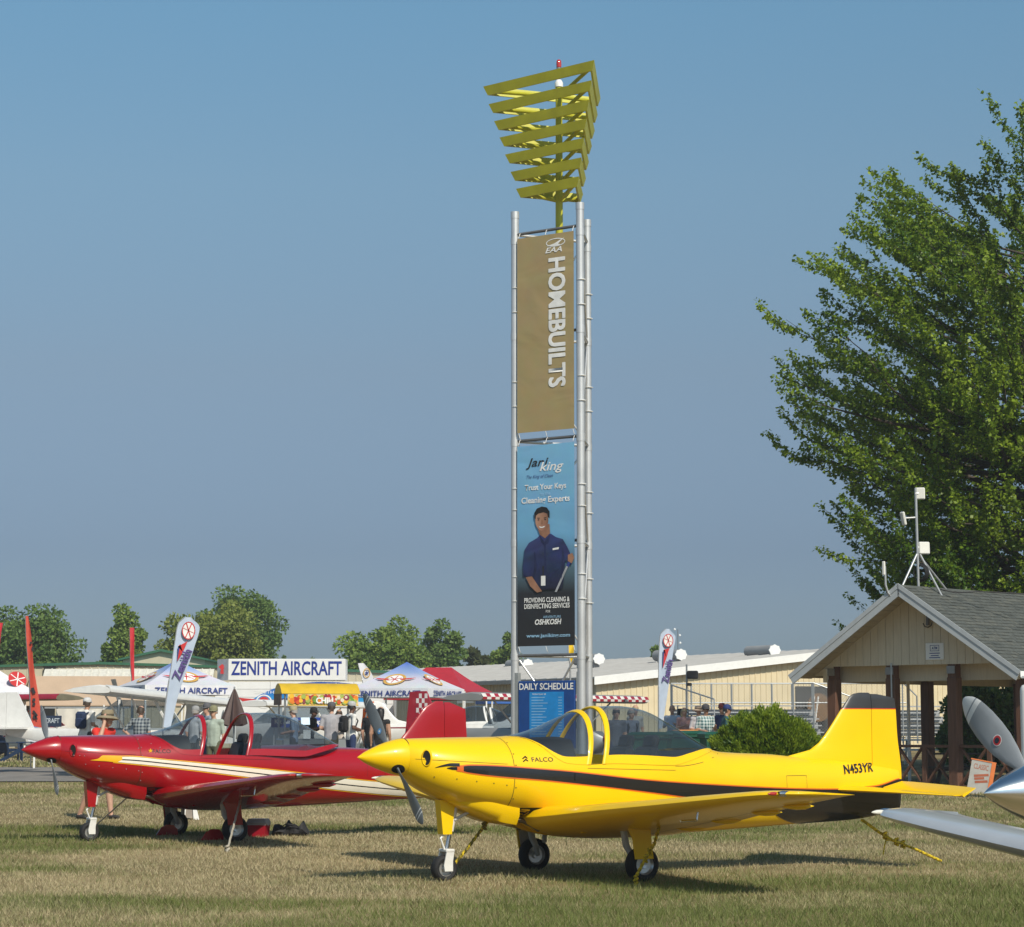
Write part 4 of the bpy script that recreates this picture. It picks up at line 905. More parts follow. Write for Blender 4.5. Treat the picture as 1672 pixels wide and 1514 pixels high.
for x in px_:
    post(x, WY + .1)
    MB().box((x, WY - .03, 2.58), (.2, .02, .16)).build('post_bracket', mat('grey_steel_plate', (.3, .3, .3), .5, .6), pav)
for i, x in enumerate(px_[:2] + [px_[2], px_[3]]):
    MB().box((x, WY + .1, 2.55), (.2, .2, .34)).build('post_head', BRN, pav)
for x in (px_[0] + .1, px_[1] + .55, px_[3]): post(x, 8.4)
post(px_[0], 4.5); post(px_[3], 4.5)
MB().tube([(px_[1] + .06, WY - .04, 0), (px_[1] + .06, WY - .04, 2.75)], .018, 8).build('conduit', FASC, pav)
MB().tube([(px_[0] + .35, 3.2, 0), (px_[0] + .35, 3.2, 2.6)], .04, 10).build('downspout', WHT, pav)
ry = WY + .1
for i in (1, 2):                                           # crossed railings
    a, b = px_[i] + .12, px_[i + 1] - .12; zt, zb_ = .95, .10
    for z in (zt, zb_): MB().box(((a + b) / 2, ry, z), (b - a, .09, .06)).build('rail', BRN, pav)
    m_ = (a + b) / 2; MB().box((m_, ry, (zt + zb_) / 2), (.10, .07, zt - zb_ - .06)).build('railing_stile', BRN, pav)
    for (c, d_) in ((a, m_ - .05), (m_ + .05, b)):
        MB().bar((c, ry - .02, zb_ + .03), (d_, ry - .02, zt - .03), .035, .085, up=(0, 1, 0)).build('railing_brace', BRN, pav)
        MB().bar((c, ry + .02, zt - .03), (d_, ry + .02, zb_ + .03), .035, .085, up=(0, 1, 0)).build('railing_brace', BRN, pav)
for y in (2.5, 4.5, 6.5):
    for z in (.95, .5, .1): MB().box((px_[3], y, z), (.07, 1.8, .06)).build('rail', BRN, pav)
for z in (.95, .1): MB().box((.2, 8.4, z), (4.6, .07, .08)).build('rail', BRN, pav)
MB().box((0, 4.6, -.03), (5.4, 8.4, .08)).build('slab', mat('slab_concrete', (.30, .28, .25), .9, bump=.2), pav)
PK = mat('dark_plank', (.07, .055, .045), .8)
for (x, y) in ((-.4, 3.4), (1.4, 5.2)):
    t_ = thing('picnic_table', 'weathered dark picnic table inside the pavilion behind the crossed railing', 'table', PG + Matrix.Rotation(PRZ, 3, 'Z') @ Vector((x, y, .01)), PRZ + .1, 'picnic tables inside the pavilion')
    for k in range(5): MB().box((0, -.3 + .15 * k, .75), (1.8, .14, .04)).build('plank', PK, t_)
    for yy in (-.7, .7): MB().box((0, yy, .45), (1.8, .25, .04)).build('bench_plank', PK, t_)
    for xx in (-.6, .6):
        MB().bar((xx, -.7, .0), (xx, -.2, .73), .05, .1).build('leg', PK, t_); MB().bar((xx, .7, 0), (xx, .2, .73), .05, .1).build('leg', PK, t_); MB().box((xx, 0, .41), (.05, 1.5, .09)).build('cross_member', PK, t_)
def pavW(x, y, z): return PG + Matrix.Rotation(PRZ, 3, 'Z') @ Vector((x, y, z))
# fittings on the pavilion
at_s = thing('small_sign', 'white square ATM sign screwed to the tan pavilion gable', 'sign', pavW(.42, WY - .035, 2.98), PRZ)
MB().box((0, 0, 0), (.46, .012, .36), bev=.004).build('plate', WHT, at_s)
text('lettering', 'ATM', PNAVY, at_s, TF(0, -.010, .07), w=.14, h=.06, bold=.03)
for z, w in ((-.04, .26), (-.09, .20), (-.135, .28)): MB().box((0, -.0075, z), (w, .003, .018)).build('print_line', PNAVY, at_s)
for a, b in (((-.11, .13), (.11, .13)), ((-.11, .01), (.11, .01)), ((-.11, .01), (-.11, .13)), ((.11, .01), (.11, .13))):
    MB().box(((a[0] + b[0]) / 2, -.0075, (a[1] + b[1]) / 2), (abs(a[0] - b[0]) + .01, .003, abs(a[1] - b[1]) + .01)).build('print_frame', PNAVY, at_s)
cm = thing('security_camera', 'small black dome camera on a bracket under the pavilion rake', 'camera', pavW(1.37, WY - .03, 3.22), PRZ)
MB().lathe([(0, .12), (.06, .11), (.075, .06), (.075, -.02), (.055, -.06), (0, -.09)], 14).build('housing', BLK, cm, smooth=50); MB().tube([(0, 0, -.08), (.06, .0, -.12), (.18, .03, -.12)], .015, 8).build('bracket', FASC, cm)
lp = thing('hanging_pipe_lamp', 'grey pipe fitting with a looped cable hanging under the pavilion gable peak', 'lamp', pavW(.0, WY - .10, 3.72), PRZ)
MB().tube([(.30, 0, .24), (.30, 0, -.18)], .04, 12).build('stem', BARG, lp); MB().tube([(.18, 0, -.13), (.22, 0, -.2), (.30, 0, -.22), (.38, 0, -.19), (.41, 0, -.12)], .012, 6).build('cable_loop', BLK, lp)
# rooftop antennas
def ant_panel(parent, c, w, h, rz, rx=0):
    o = MB().box((0, 0, 0), (w, .06, h), bev=.02).build('antenna_panel', mat('antenna_white', (.72, .71, .66), .5, var=.04), parent, smooth=30); o.location = c; o.rotation_euler = (rx, 0, rz); return o
GALV = mat('galvanised_tube', (.48, .49, .50), .4, .6, var=.1)
def roof_at(u, v, y): p = Vector(at(u, v, y)); return p
ab = pavW(.12, 1.0, RZ_ + .0); am = thing('antenna_mast', 'tripod antenna mast with three white panel antennas on the pavilion roof ridge', 'antenna', ab, PRZ)
def al(u, v): p = Vector(at(u, v, ab.y)) - ab; return Matrix.Rotation(-PRZ, 3, 'Z') @ p
MB().tube([al(1500, 965), al(1495, 797)], .03, 10).build('mast', GALV, am, smooth=60)
f1 = al(1483, 968); f2 = al(1538, 970)
fz_ = lambda p, k: Vector((p.x + k[0], p.y + k[1], -.02 - abs(p.x + k[0] + .12) * .62))
MB().tube([fz_(f1, (0, -.35)), al(1497, 905)], .026, 10).build('tripod_leg', GALV, am, smooth=60); MB().tube([fz_(f2, (0, 0)), al(1502, 905)], .026, 10).build('tripod_leg', GALV, am, smooth=60); MB().tube([fz_(Vector((-.1, .8, 0)), (0, 0)), al(1499, 905)], .026, 10).build('tripod_leg', GALV, am, smooth=60)
ant_panel(am, al(1502, 806), .22, .26, R(30)); MB().tube([al(1494, 806), al(1500, 806)], .03, 8).build('bracket', GALV, am)
ant_panel(am, al(1475, 847), .14, .30, R(-20), R(12)); MB().tube([al(1479, 846), al(1495, 845)], .016, 8).build('bracket', WHT, am)
ant_panel(am, al(1509, 895), .24, .27, R(48), R(-4)); MB().tube([al(1499, 894), al(1505, 894)], .025, 8).build('bracket', WHT, am)
cc = al(1503, 935)
for k in range(4):
    MB().tube([cc + Vector(((.155 + .012 * k) * math.cos(a), .02 * k - .03, (.155 + .010 * k) * math.sin(a))) for a in lin(0, 2 * math.pi * 23 / 24, 24)], .014, 6, closed=True).build('cable_coil', BLK, am)
MB().tube([al(1535, 962) + Vector((0, 0, 0)), al(1560, 968), al(1600, 966), al(1672, 970)], .015, 6).build('roof_cable', BLK, am)
sa = thing('pipe_antenna', 'slim white antenna on a bent conduit at the pavilion gable peak', 'antenna', pavW(-.25, -.06, RZ_ - .4), PRZ)
def sl_(u, v): p = Vector(at(u, v, pavW(-.25, -.06, 0).y)) - Vector(sa.location); return Matrix.Rotation(-PRZ, 3, 'Z') @ p
MB().tube([sl_(1456, 975) + Vector((0, .0, 0)), sl_(1450, 968), sl_(1446, 955), sl_(1445, 925)], .024, 8).build('conduit', GALV, sa, smooth=60); MB().box(sl_(1443, 928), (.07, .05, .30), bev=.015).build('antenna_body', MATS['antenna_white'], sa)
# ------------------------------------------------------------------ sign board and white cabinet by the pavilion
cs = thing('leaning_sign', 'grey board reading CLASSIC with orange edge leaning by the pavilion railing', 'sign', gp(1592, 48.5), R(-12))
M_ = Matrix.Rotation(R(11), 4, 'Y') @ Matrix.Rotation(R(-10), 4, 'X')
def lean(mb): mb.v = [tuple(M_ @ Vector(v)) for v in mb.v]; return mb
lean(MB().box((0, 0, .34), (.42, .03, .70))).build('board', mat('grey_sign_face', (.36, .355, .33), .7, var=.12, dirt=.3, dirtcol=(.25, .22, .18)), cs)
lean(MB().box((.245, .0, .34), (.085, .05, .71))).build('edge_stripe', mat('orange_sign_edge', (.62, .16, .03), .6, var=.1), cs); lean(MB().box((.03, 0, .705), (.52, .05, .025))).build('top_edge', MATS['orange_sign_edge'], cs)
text('lettering', 'CLASSIC', mat('rust_print', (.33, .09, .04), .7), cs, M_ @ TF(0, -.018, .57), w=.30, h=.11, bold=.01)
for z, w, sh in ((.40, .30, .03), (.27, .26, .05), (.33, .2, 0)): lean(MB().box((sh, -.017, z), (w, .004, .05), ry=R(-14))).build('print_smear', MATS['rust_print'], cs)
kb = thing('white_cabinet', 'tall white cabinet with rounded corners beside the pavilion corner post', 'cabinet', gp(1696, 45.5), R(-20))
MB().loft([[(x * .33, y * .3, z) for x, y in [(math.copysign(abs(math.cos(a)) ** .5, math.cos(a)), math.copysign(abs(math.sin(a)) ** .5, math.sin(a))) for a in lin(0, 2 * math.pi * 23 / 24, 24)]] for z in (0, 2.10)] + [[(x * .33 * k, y * .3 * k, z) for x, y in [(math.copysign(abs(math.cos(a)) ** .5, math.cos(a)), math.copysign(abs(math.sin(a)) ** .5, math.sin(a))) for a in lin(0, 2 * math.pi * 23 / 24, 24)]] for k, z in ((.97, 2.17), (.88, 2.22), (.6, 2.25))], cap=True).build('shell', WHT, kb, smooth=50)
MB().box((0, -.305, 1.45), (.40, .02, .5), bev=.01).build('screen', BLKG, kb)
# ------------------------------------------------------------------ foliage
LEAFM = leafmat('maple_leaf', (.06, .135, .010), (.33, .44, .034), .42, .42)
FARM = leafmat('far_leaf', (.085, .16, .03), (.27, .36, .07), .35, .6)
FARD = leafmat('far_leaf_dark', (.07, .14, .035), (.19, .28, .06), .35, .6)
SHRM = leafmat('arborvitae_spray', (.05, .115, .008), (.30, .38, .028), .35, .5)
BARK = mat('maple_bark', (.075, .06, .048), .9, var=.3, scale=7, stretch=(4, 4, .7), bump=.8, bscale=24)
def leaf_quads(P, D, N_, L, Wd, fold=.0):
    """diamond leaves: base P, direction D, side vector from D x N"""
    S = np.cross(D, N_); S /= np.linalg.norm(S, axis=1, keepdims=True) + 1e-9
    v = np.empty((len(P), 4, 3)); L = L[:, None]; Wd = Wd[:, None]
    v[:, 0] = P; v[:, 1] = P + D * L * .5 + S * Wd * .5; v[:, 2] = P + D * L; v[:, 3] = P + D * L * .5 - S * Wd * .5
    return v.reshape(-1, 3)
def unit(a): return a / (np.linalg.norm(a, axis=-1, keepdims=True) + 1e-9)
def maple(name, label, loc, prof, H, seed, nb=200, per=8, leaves=185, lscale=.80):
    rg = np.random.default_rng(seed); t_ = thing(name, label, 'tree', loc); rad = lambda z: float(np.interp(z, [p[0] for p in prof], [p[1] for p in prof]))
    tr = MB(); pts = [(0, 0, -.1), (.05, 0, 1.5), (-.05, .1, 3.2), (.1, 0, 6), (-.1, .1, 9.5), (.0, 0, 13), (.1, 0, H - 1.2)]
    tr.tube(pts, [.50, .40, .36, .29, .20, .11, .03], 12)
    P, D, N_, T_, Ls = [], [], [], [], []
    for i in range(nb):
        z1 = prof[0][0] + (H - prof[0][0]) * ((i + .5) / nb) ** .92; az = i * 2.399963 + rg.normal(0, .25); r1 = rad(z1) * rg.uniform(.72, 1.04)
        z0 = max(2.6, z1 - r1 * (rg.uniform(.02, .30) if z1 < H * .62 else rg.uniform(.35, .75))) if z1 > 4.5 else max(2.6, z1 + .2)
        z0 = min(z0, H - 1.6); ca, sa = math.cos(az), math.sin(az)
        k = np.linspace(0, 1, 8); hz = k ** .9 * r1; zz = z0 + (z1 - z0) * k ** 1.25 + rg.normal(0, .08, 8); wob = np.cumsum(rg.normal(0, .07, 8))
        br = np.stack([hz * ca - wob * sa, hz * sa + wob * ca, zz], 1)
        tr.tube([tuple(p) for p in br], list(np.linspace(.045 + .008 * r1, .008, 8) * (1.0 if z1 < H * .7 else .6)), 6)
        tone_b = np.clip(rg.normal(.42, .16), 0, 1)
        for j in range(per):
            f = .22 + .78 * (j + rg.random()) / per; q = np.array([np.interp(f, k, br[:, c]) for c in range(3)])
            sd = (-1) ** j * rg.uniform(.15, 1.0) * (1 - .5 * f); out = np.array([ca * math.cos(sd) - sa * math.sin(sd), sa * math.cos(sd) + ca * math.sin(sd), rg.uniform(.0, .95 if z1 < H * .75 else .55)]); out /= np.linalg.norm(out)
            ln = rg.uniform(1.1, 2.3) * (1.1 - .3 * f)
            s = np.linspace(0, 1, 5); tw = q + out * (s * ln)[:, None] + np.array([0, 0, 1]) * (.42 * ln * (s ** 2 - .5 * s))[:, None]
            tr.tube([tuple(p) for p in tw[::2]], [.012, .008, .004], 4, cap=False)
            n = leaves; u = rg.random(n) ** .8; base = np.stack([np.interp(u, s, tw[:, c]) for c in range(3)], 1) + rg.normal(0, 1, (n, 3)) * (.095 - .035 * u)[:, None] * np.array([1, 1, .75])
            d = unit(out[None] * rg.uniform(.1, .9, (n, 1)) + rg.normal(0, .55, (n, 3)) + np.array([0, 0, -.55])); nn = unit(rg.normal(0, .55, (n, 3)) + np.array([0, 0, .9]))
            P.append(base); D.append(d); N_.append(nn); Ls.append(rg.uniform(.09, .17, n) * lscale); T_.append(np.clip(tone_b + rg.normal(0, .2, n) + .25 * (u - .5), 0, 1))
    P, D, N_, Ls, T_ = map(np.concatenate, (P, D, N_, Ls, T_))
    rawmesh('crown', leaf_quads(P, D, N_, Ls, Ls * rg.uniform(.6, .95, len(Ls))), 4, T_, LEAFM, t_)
    tr.build('trunk', BARK, t_, smooth=60); return t_
zof = lambda v: 1.5 + (1190 - v) / 62.5
prof = [(2.6, 4.6), (4.4, 5.3), (6.0, 5.7), (7.4, 6.4), (9.0, 6.7), (10.2, 6.9), (11.9, 6.95), (13.2, 6.3), (14.3, 5.5), (15.4, 4.6), (15.9, 3.8), (16.4, 2.6), (17.9, 1.6), (18.4, .5)]
maple('maple_tree', 'large leafy maple tree towering behind the pavilion roof', (*gp(1722, 61)[:2], gz(61)), prof, 16.0, 21)
def far_tree(label, u, D, vtop, wpx, seed, m=None, lean=0, n=60, per=200, low=.12, sq=.8, ls=.25, base=None, group='trees beyond the show ground', name='broadleaf_tree', pointy=0.):
    rg = np.random.default_rng(seed); x, y, z = gp(u, D); H = at(u, vtop, D)[2] - z; rw = wpx / FPX * D / 2; t_ = thing(name, label, 'tree', (x, y, z), 0, group)
    tr = MB(); tr.tube([(0, 0, -.2), (.1, 0, H * .3), (0, .1, H * .7)], [H * .03, H * .022, H * .006], 8); V_, TN = [], []
    zc, hz = H * (1 + low) / 2, H * (1 - low) / 2
    n = int(n * 2.0)
    for i in range(n):
        a = rg.random() * 6.283; c = rg.uniform(-1, 1); s_ = (1 - c * c) ** .5; rr = rg.uniform(.45, .88) if i > n * .15 else rg.uniform(.1, .5)
        tp_ = 1 - pointy * max(0, c)
        ctr = np.array([rw * rr * s_ ** sq * tp_ * math.cos(a), rw * rr * s_ ** sq * tp_ * math.sin(a), zc + hz * rr * c]); cr = rw * rg.uniform(.17, .32)
        if i % 6 == 0: tr.tube([(0, 0, H * .25), tuple(ctr * np.array([.5, .5, .75])), tuple(ctr)], [H * .012, H * .008, H * .002], 5)
        d = unit(rg.normal(0, 1, (per, 3)) + np.array([0, 0, .35])); p = ctr + d * cr * (rg.random((per, 1)) ** .35) * np.array([1, 1, .8])
        dd = unit(d * .7 + rg.normal(0, .6, (per, 3)) + np.array([0, 0, -.15])); nn = unit(d + rg.normal(0, .5, (per, 3)) + np.array([0, 0, .3])); L = rg.uniform(.6, 1.2, per) * ls
        V_.append(leaf_quads(p, dd, nn, L, L * .75)); TN.append(np.clip(rg.normal(.45, .12) + rg.normal(0, .2, per) + .15 * c, 0, 1))
    rawmesh('crown', np.concatenate(V_), 4, np.concatenate(TN), m or FARM, t_); tr.build('trunk', BARK, t_, smooth=60); return t_
far_tree('wide dark leafy tree behind the hangar with the green roof edge', 45, 150, 980, 180, 1, FARD, n=75, low=.0)
far_tree('narrow pointed pale green tree behind the hangar with the green roof edge', 200, 150, 974, 105, 2, n=50, low=.0, pointy=.55)
far_tree('broad olive green rounded tree behind the white blade flag', 347, 150, 976, 205, 3, leafmat('far_leaf_olive', (.11, .145, .025), (.27, .31, .06), .3, .6), n=85, low=.0)
far_tree('tall dark green tree rising behind the olive rounded tree', 390, 168, 946, 165, 4, FARD, n=75, low=.1)
far_tree('rounded mid green tree behind the white sign trailer', 625, 150, 1000, 155, 5, n=75, low=.0)
far_tree('rounded dark green tree behind the red canopy tent', 722, 158, 1007, 92, 6, FARD, n=50, low=.0)
far_tree('small dull green tree left of the pipe tower above the metal building', 783, 165, 1052, 62, 7, leafmat('far_leaf_dull', (.04, .055, .02), (.10, .115, .035), .3, .6), n=36, low=.0, ls=.5)
far_tree('ragged small tree seen through the foot of the pipe tower', 828, 160, 1018, 62, 8, n=36, low=.0)
far_tree('slim conifer top poking over the metal building roof', 1071, 150, 1045, 26, 9, FARD, n=24, per=100, low=.3, pointy=.8, ls=.3, name='conifer_tree')
far_tree('slim conifer top showing over the pavilion roof ridge', 1571, 70, 929, 26, 29, n=24, per=140, low=.4, pointy=.9, ls=.14, name='conifer_tree')
for i, (u, v, w) in enumerate(((463, 1064, 12), (478, 1066, 12), (488, 1068, 10))): far_tree('small pointed cedar far behind the white sign trailer', u, 230, v, w, 40 + i, FARD, n=16, per=60, low=.0, pointy=.9, group='far cedars', name='cedar_tree')
for i, (u, v, w) in enumerate(((505, 1064, 40), (535, 1070, 50), (850, 1052, 60), (920, 1068, 70))): far_tree(['hazy distant tree low on the skyline beside the sign trailer', 'hazy distant tree low on the skyline beside the sign trailer', 'hazy distant tree low on the skyline seen through the pipe tower', 'hazy distant tree low on the skyline seen through the pipe tower'][i], u, 330, v, w, 50 + i, FARD, n=24, per=60, low=.0, group='distant skyline trees')
far_tree('dense dark evergreen shrub behind the pavilion posts', 1600, 66, 1110, 150, 12, FARD, n=90, per=190, low=-.05, ls=.16, group=None, name='evergreen_shrub')
# clipped globe shrub
def globe(label, u, D, vtop, wpx, seed):
    rg = np.random.default_rng(seed); x, y, z = gp(u, D); H = at(u, vtop, D)[2] - z; rw = wpx / FPX * D / 2
    t_ = tag(thing('globe_shrub', label, 'shrub', (x, y, z)))
    n = 8200; d = unit(rg.normal(0, 1, (n, 3))); d[:, 2] = np.abs(d[:, 2]) * 1.0 - .25; d = unit(d)
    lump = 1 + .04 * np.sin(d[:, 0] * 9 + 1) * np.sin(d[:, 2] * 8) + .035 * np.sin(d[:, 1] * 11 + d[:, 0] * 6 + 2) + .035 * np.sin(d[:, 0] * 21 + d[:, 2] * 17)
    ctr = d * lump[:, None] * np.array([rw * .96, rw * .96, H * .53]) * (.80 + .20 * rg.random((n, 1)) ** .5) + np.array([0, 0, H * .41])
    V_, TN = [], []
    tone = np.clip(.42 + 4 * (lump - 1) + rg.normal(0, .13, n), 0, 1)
    for k in range(9):
        dd = unit(d * .75 + np.array([0, 0, .55]) + rg.normal(0, .38, (n, 3))); nn = unit(rg.normal(0, 1, (n, 3))); L = rg.uniform(.04, .085, n)
        V_.append(leaf_quads(ctr + rg.normal(0, .022, (n, 3)), dd, nn, L, L * .32)); TN.append(np.clip(tone + rg.normal(0, .14, n), 0, 1))
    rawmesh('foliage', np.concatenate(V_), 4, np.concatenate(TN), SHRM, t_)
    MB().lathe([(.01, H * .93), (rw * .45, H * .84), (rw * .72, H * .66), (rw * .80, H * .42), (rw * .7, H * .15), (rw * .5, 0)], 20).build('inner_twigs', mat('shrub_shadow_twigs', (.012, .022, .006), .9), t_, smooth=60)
globe('clipped round evergreen shrub standing in front of the pavilion', 1251, 40, 1150, 196, 3)
# ------------------------------------------------------------------ metal buildings
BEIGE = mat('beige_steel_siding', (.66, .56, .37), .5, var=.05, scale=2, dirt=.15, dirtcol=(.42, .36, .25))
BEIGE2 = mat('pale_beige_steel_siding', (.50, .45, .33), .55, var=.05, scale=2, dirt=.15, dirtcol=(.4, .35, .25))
ROOFG = mat('grey_steel_roof', (.33, .325, .315), .5, .1, var=.1, scale=1.5, dirt=.3, dirtcol=(.2, .17, .15))
GREEN = mat('green_trim', (.03, .12, .065), .5)
def ribbed(name, m, parent, L, zf, x0=0, step=.30, depth=.035, z0=-.3):
    """wall of folded steel sheet along local x, seen from -y; zf(x) is the top"""
    v = []; f = []; xs_ = []; x = x0
    while x < x0 + L:
        for dx, y in ((0, 0), (step - .075, 0), (step - .055, -depth), (step - .02, -depth)): xs_.append((min(x + dx, x0 + L), y))
        x += step
    for x, y in xs_: v += [(x, y, z0), (x, y, zf(x))]
    f = [(2*i, 2*i+2, 2*i+3, 2*i+1) for i in range(len(xs_) - 1)]
    return MB().add(v, f).build(name, m, parent)
A_ = Vector((3.62, 100, gz(100))); ARZ = math.atan2(.5, .866)
ba = thing('metal_building', 'long beige ribbed metal building with grey roof and white rake trim', 'building', A_, ARZ)   # local x along the gable end, y away along the eave side
ez, pk, hw, ln = 3.16, 4.62, 14.0, 62.
gt = lambda x: ez + (pk - ez) * (1 - abs(x - hw) / hw)
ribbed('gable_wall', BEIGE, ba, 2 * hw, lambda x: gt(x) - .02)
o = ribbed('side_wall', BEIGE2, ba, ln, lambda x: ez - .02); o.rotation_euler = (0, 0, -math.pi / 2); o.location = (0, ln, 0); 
for s in (0, 1):
    x0, x1 = (-.35, hw) if s == 0 else (2 * hw + .35, hw); v = []
    for y in (-.35, ln):
        v += [(x0, y, ez - .035), (x1, y, pk), (x1, y, pk + .06), (x0, y, ez + .025)]
    rs = MB().add(v, [(0, 1, 2, 3), (7, 6, 5, 4), (0, 4, 5, 1), (1, 5, 6, 2), (2, 6, 7, 3), (3, 7, 4, 0)]).build('roof_slope', ROOFG, ba)
    sm = MB()
    for k in range(int(ln / .9)):
        y = k * .9; sm.add([(x0, y, ez + .026), (x0, y + .05, ez + .026), (x1, y + .05, pk + .061), (x1, y, pk + .061), (x0, y + .025, ez + .07), (x1, y + .025, pk + .105)], [(0, 4, 5, 3), (4, 1, 2, 5), (0, 1, 4)])
    tag(sm.build('roof_seams', ROOFG, rs), kind='stuff')
    v = []
    for y in (-.40, -.352):
        v += [(x0, y, ez - .30), (x1, y, pk - .26), (x1, y, pk + .08), (x0, y, ez + .05)]
    MB().add(v, [(0, 1, 2, 3), (7, 6, 5, 4), (0, 4, 5, 1), (1, 5, 6, 2), (2, 6, 7, 3), (3, 7, 4, 0)]).build('rake_trim', WHT, ba)
MB().box((-.40, ln / 2, ez - .08), (.10, ln, .16)).build('eave_gutter', mat('grey_gutter', (.25, .25, .24), .5), ba)
def awall(u, inset=0.):                                    # local x on the gable wall at photo column u
    k = (u - 836) / FPX; return ((A_.y * k - A_.x) / (.866 - .5 * k))
dl, dr = awall(1296), awall(1352)
MB().box(((dl + dr) / 2, -.05, 1.3), (dr - dl, .06, 3.2)).build('dark_doorway', mat('doorway_shadow', (.03, .028, .026), .8), ba)
MB().box((-.1, 8.2, ez - .75), (.25, 1.1, .3), bev=.03).build('wall_unit', WHT, ba); MB().box((-.05, 11.5, ez - .9), (.08, 1.6, .14)).build('wall_lamp', WHT, ba)
rl = MB(); rl.lathe([(0, .0), (.78, .0), (.80, .02), (.80, .07), (.78, .09), (0, .09)], 28, Matrix.Translation((dl + .55, -.35, .95)) @ Matrix.Rotation(math.pi / 2, 4, 'X'))
reel = thing('cable_reel', 'big round wooden cable reel with two leaning boards at the dark doorway', 'reel', ba.matrix_basis @ Vector((0, 0, 0)), ARZ)
reel.location = Matrix.Translation(A_) @ Matrix.Rotation(ARZ, 4, 'Z') @ Vector((dl + .9, -.5, .0)); RW = mat('reel_wood', (.16, .09, .04), .8, var=.2)
zr = 1.95
MB().lathe([(0, 0), (.62, 0), (.64, .03), (.64, .08), (0, .09)], 28, Matrix.Translation((0, 0, zr)) @ Matrix.Rotation(math.pi / 2, 4, 'X')).build('flange', RW, reel, smooth=30)
MB().box((0, .2, .65), (.8, .3, 1.4)).build('stand', BLK, reel)
for dx in (-.35, -.12): MB().bar((dx - .25, -.16, 1.0), (dx + .05, -.12, 2.45), .09, .03).build('leaning_board', WHT, reel)
for u, v, y, wh in ((978, 1076, 112, 'beside the pipe tower legs'), (1112, 1069, 110, 'behind the blade flag'), (1265, 1062, 108, 'next to the pavilion'), (862, 1084, 128, 'seen between the pipe tower legs')):
    p = at(u, v, y); t_ = thing('roof_ventilator', 'grey roof ventilator tube with white end cap ' + wh, 'ventilator', (p[0], y, p[2]), ARZ + R(90), 'ventilators along the metal building ridge')
    w_ = .26; tb = MB(); tb.loft([[(x, w_ * math.cos(a), w_ * math.sin(a)) for a in lin(0, 2 * math.pi * 15 / 16, 16)] for x in (0, 2.1)], cap=True); tb.build('tube', ROOFG, t_, smooth=60)
    MB().add([(-.02, (.30 if i % 2 == 0 else .26) * math.cos(i * math.pi / 8) * 1.15, (.28 if i % 2 == 0 else .24) * math.sin(i * math.pi / 8)) for i in range(16)] + [(.03, (.30 if i % 2 == 0 else .26) * math.cos(i * math.pi / 8) * 1.15, (.28 if i % 2 == 0 else .24) * math.sin(i * math.pi / 8)) for i in range(16)], [tuple(range(16)), tuple(range(31, 15, -1))] + [(i, (i + 1) % 16, (i + 1) % 16 + 16, i + 16) for i in range(16)]).build('end_cap', WHT, t_)
    MB().box((1.0, 0, -.36), (1.6, .3, .30)).build('curb', ROOFG, t_)
am2 = thing('weather_mast', 'thin mast with small white instruments above the metal building roof', 'mast', at(1107, 1072, 120)); H_ = (1072 - 1028) / FPX * 120
MB().tube([(0, 0, -.4), (0, 0, H_)], .02, 6).build('pole', BARG, am2)
for dx, k in ((-.16, 1.0), (.1, .78), (.12, .5), (.1, .1)): MB().lathe([(0, .07), (.06, .03), (.06, -.03), (0, -.07)], 10, Matrix.Translation((dx, 0, H_ * k))).build('instrument', WHT, am2)
# hangar with green roof edge
B0 = gp(0, 125); bb_ = thing('hangar', 'wide pale beige hangar with green roof edge and raised door', 'hangar', (at(160, HOR, 125)[0], 125, gz(125)))
s30 = FPX / 125; lx, rx_ = (-300 - 160) / s30, (640 - 160) / s30; pkz = at(160, 1083, 125)[2] - gz(125); sl2 = .030
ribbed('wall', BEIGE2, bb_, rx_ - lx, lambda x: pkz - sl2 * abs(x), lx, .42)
for a, b in ((lx, 0), (0, rx_)):
    MB().add([(a, -.15, pkz - sl2 * abs(a) + .07), (b, -.15, pkz - sl2 * abs(b) + .07), (b, -.15, pkz - sl2 * abs(b) - .07), (a, -.15, pkz - sl2 * abs(a) - .07)] + [(a, 30, pkz - sl2 * abs(a) + .07), (b, 30, pkz - sl2 * abs(b) + .07)], [(0, 1, 2, 3), (0, 4, 5, 1)]).build('roof_edge', GREEN, bb_)
dm = ribbed('hangar_door', mat('white_steel_door', (.62, .60, .53), .5), bb_, (352 - 78) / s30, lambda x: .75, 0, .42, .05, 0)
dm.location = ((78 - 160) / s30, -1.6, at(160, 1107, 123.5)[2] - gz(125)); dm.rotation_euler = (R(-50), 0, 0)
MB().box(((72 - 160) / s30 + .3, -.2, at(100, 1107, 125)[2] - gz(125) - 1), (.6, .2, 3.2)).build('door_gap', HOLE, bb_)
# small green roof behind
gr = thing('green_roofed_shed', 'pale shed with green roof behind the pointed tent', 'shed', gp(262, 140)); w_ = 70 / FPX * 140
MB().prism([(-w_ * .9, at(0, 1078, 140)[2] - .5), (0, at(0, 1063, 140)[2] - .5), (w_, at(0, 1078, 140)[2] - .5), (w_, -.3), (-w_ * .9, -.3)], 0, 6).build('wall', BEIGE2, gr)
MB().prism([(-w_, at(0, 1076, 140)[2] - .5), (0, at(0, 1060, 140)[2] - .5), (w_ * 1.1, at(0, 1076, 140)[2] - .5), (w_ * 1.1, at(0, 1079, 140)[2] - .5), (0, at(0, 1064, 140)[2] - .5), (-w_, at(0, 1079, 140)[2] - .5)], -.3, 6.3).build('roof', GREEN, gr)
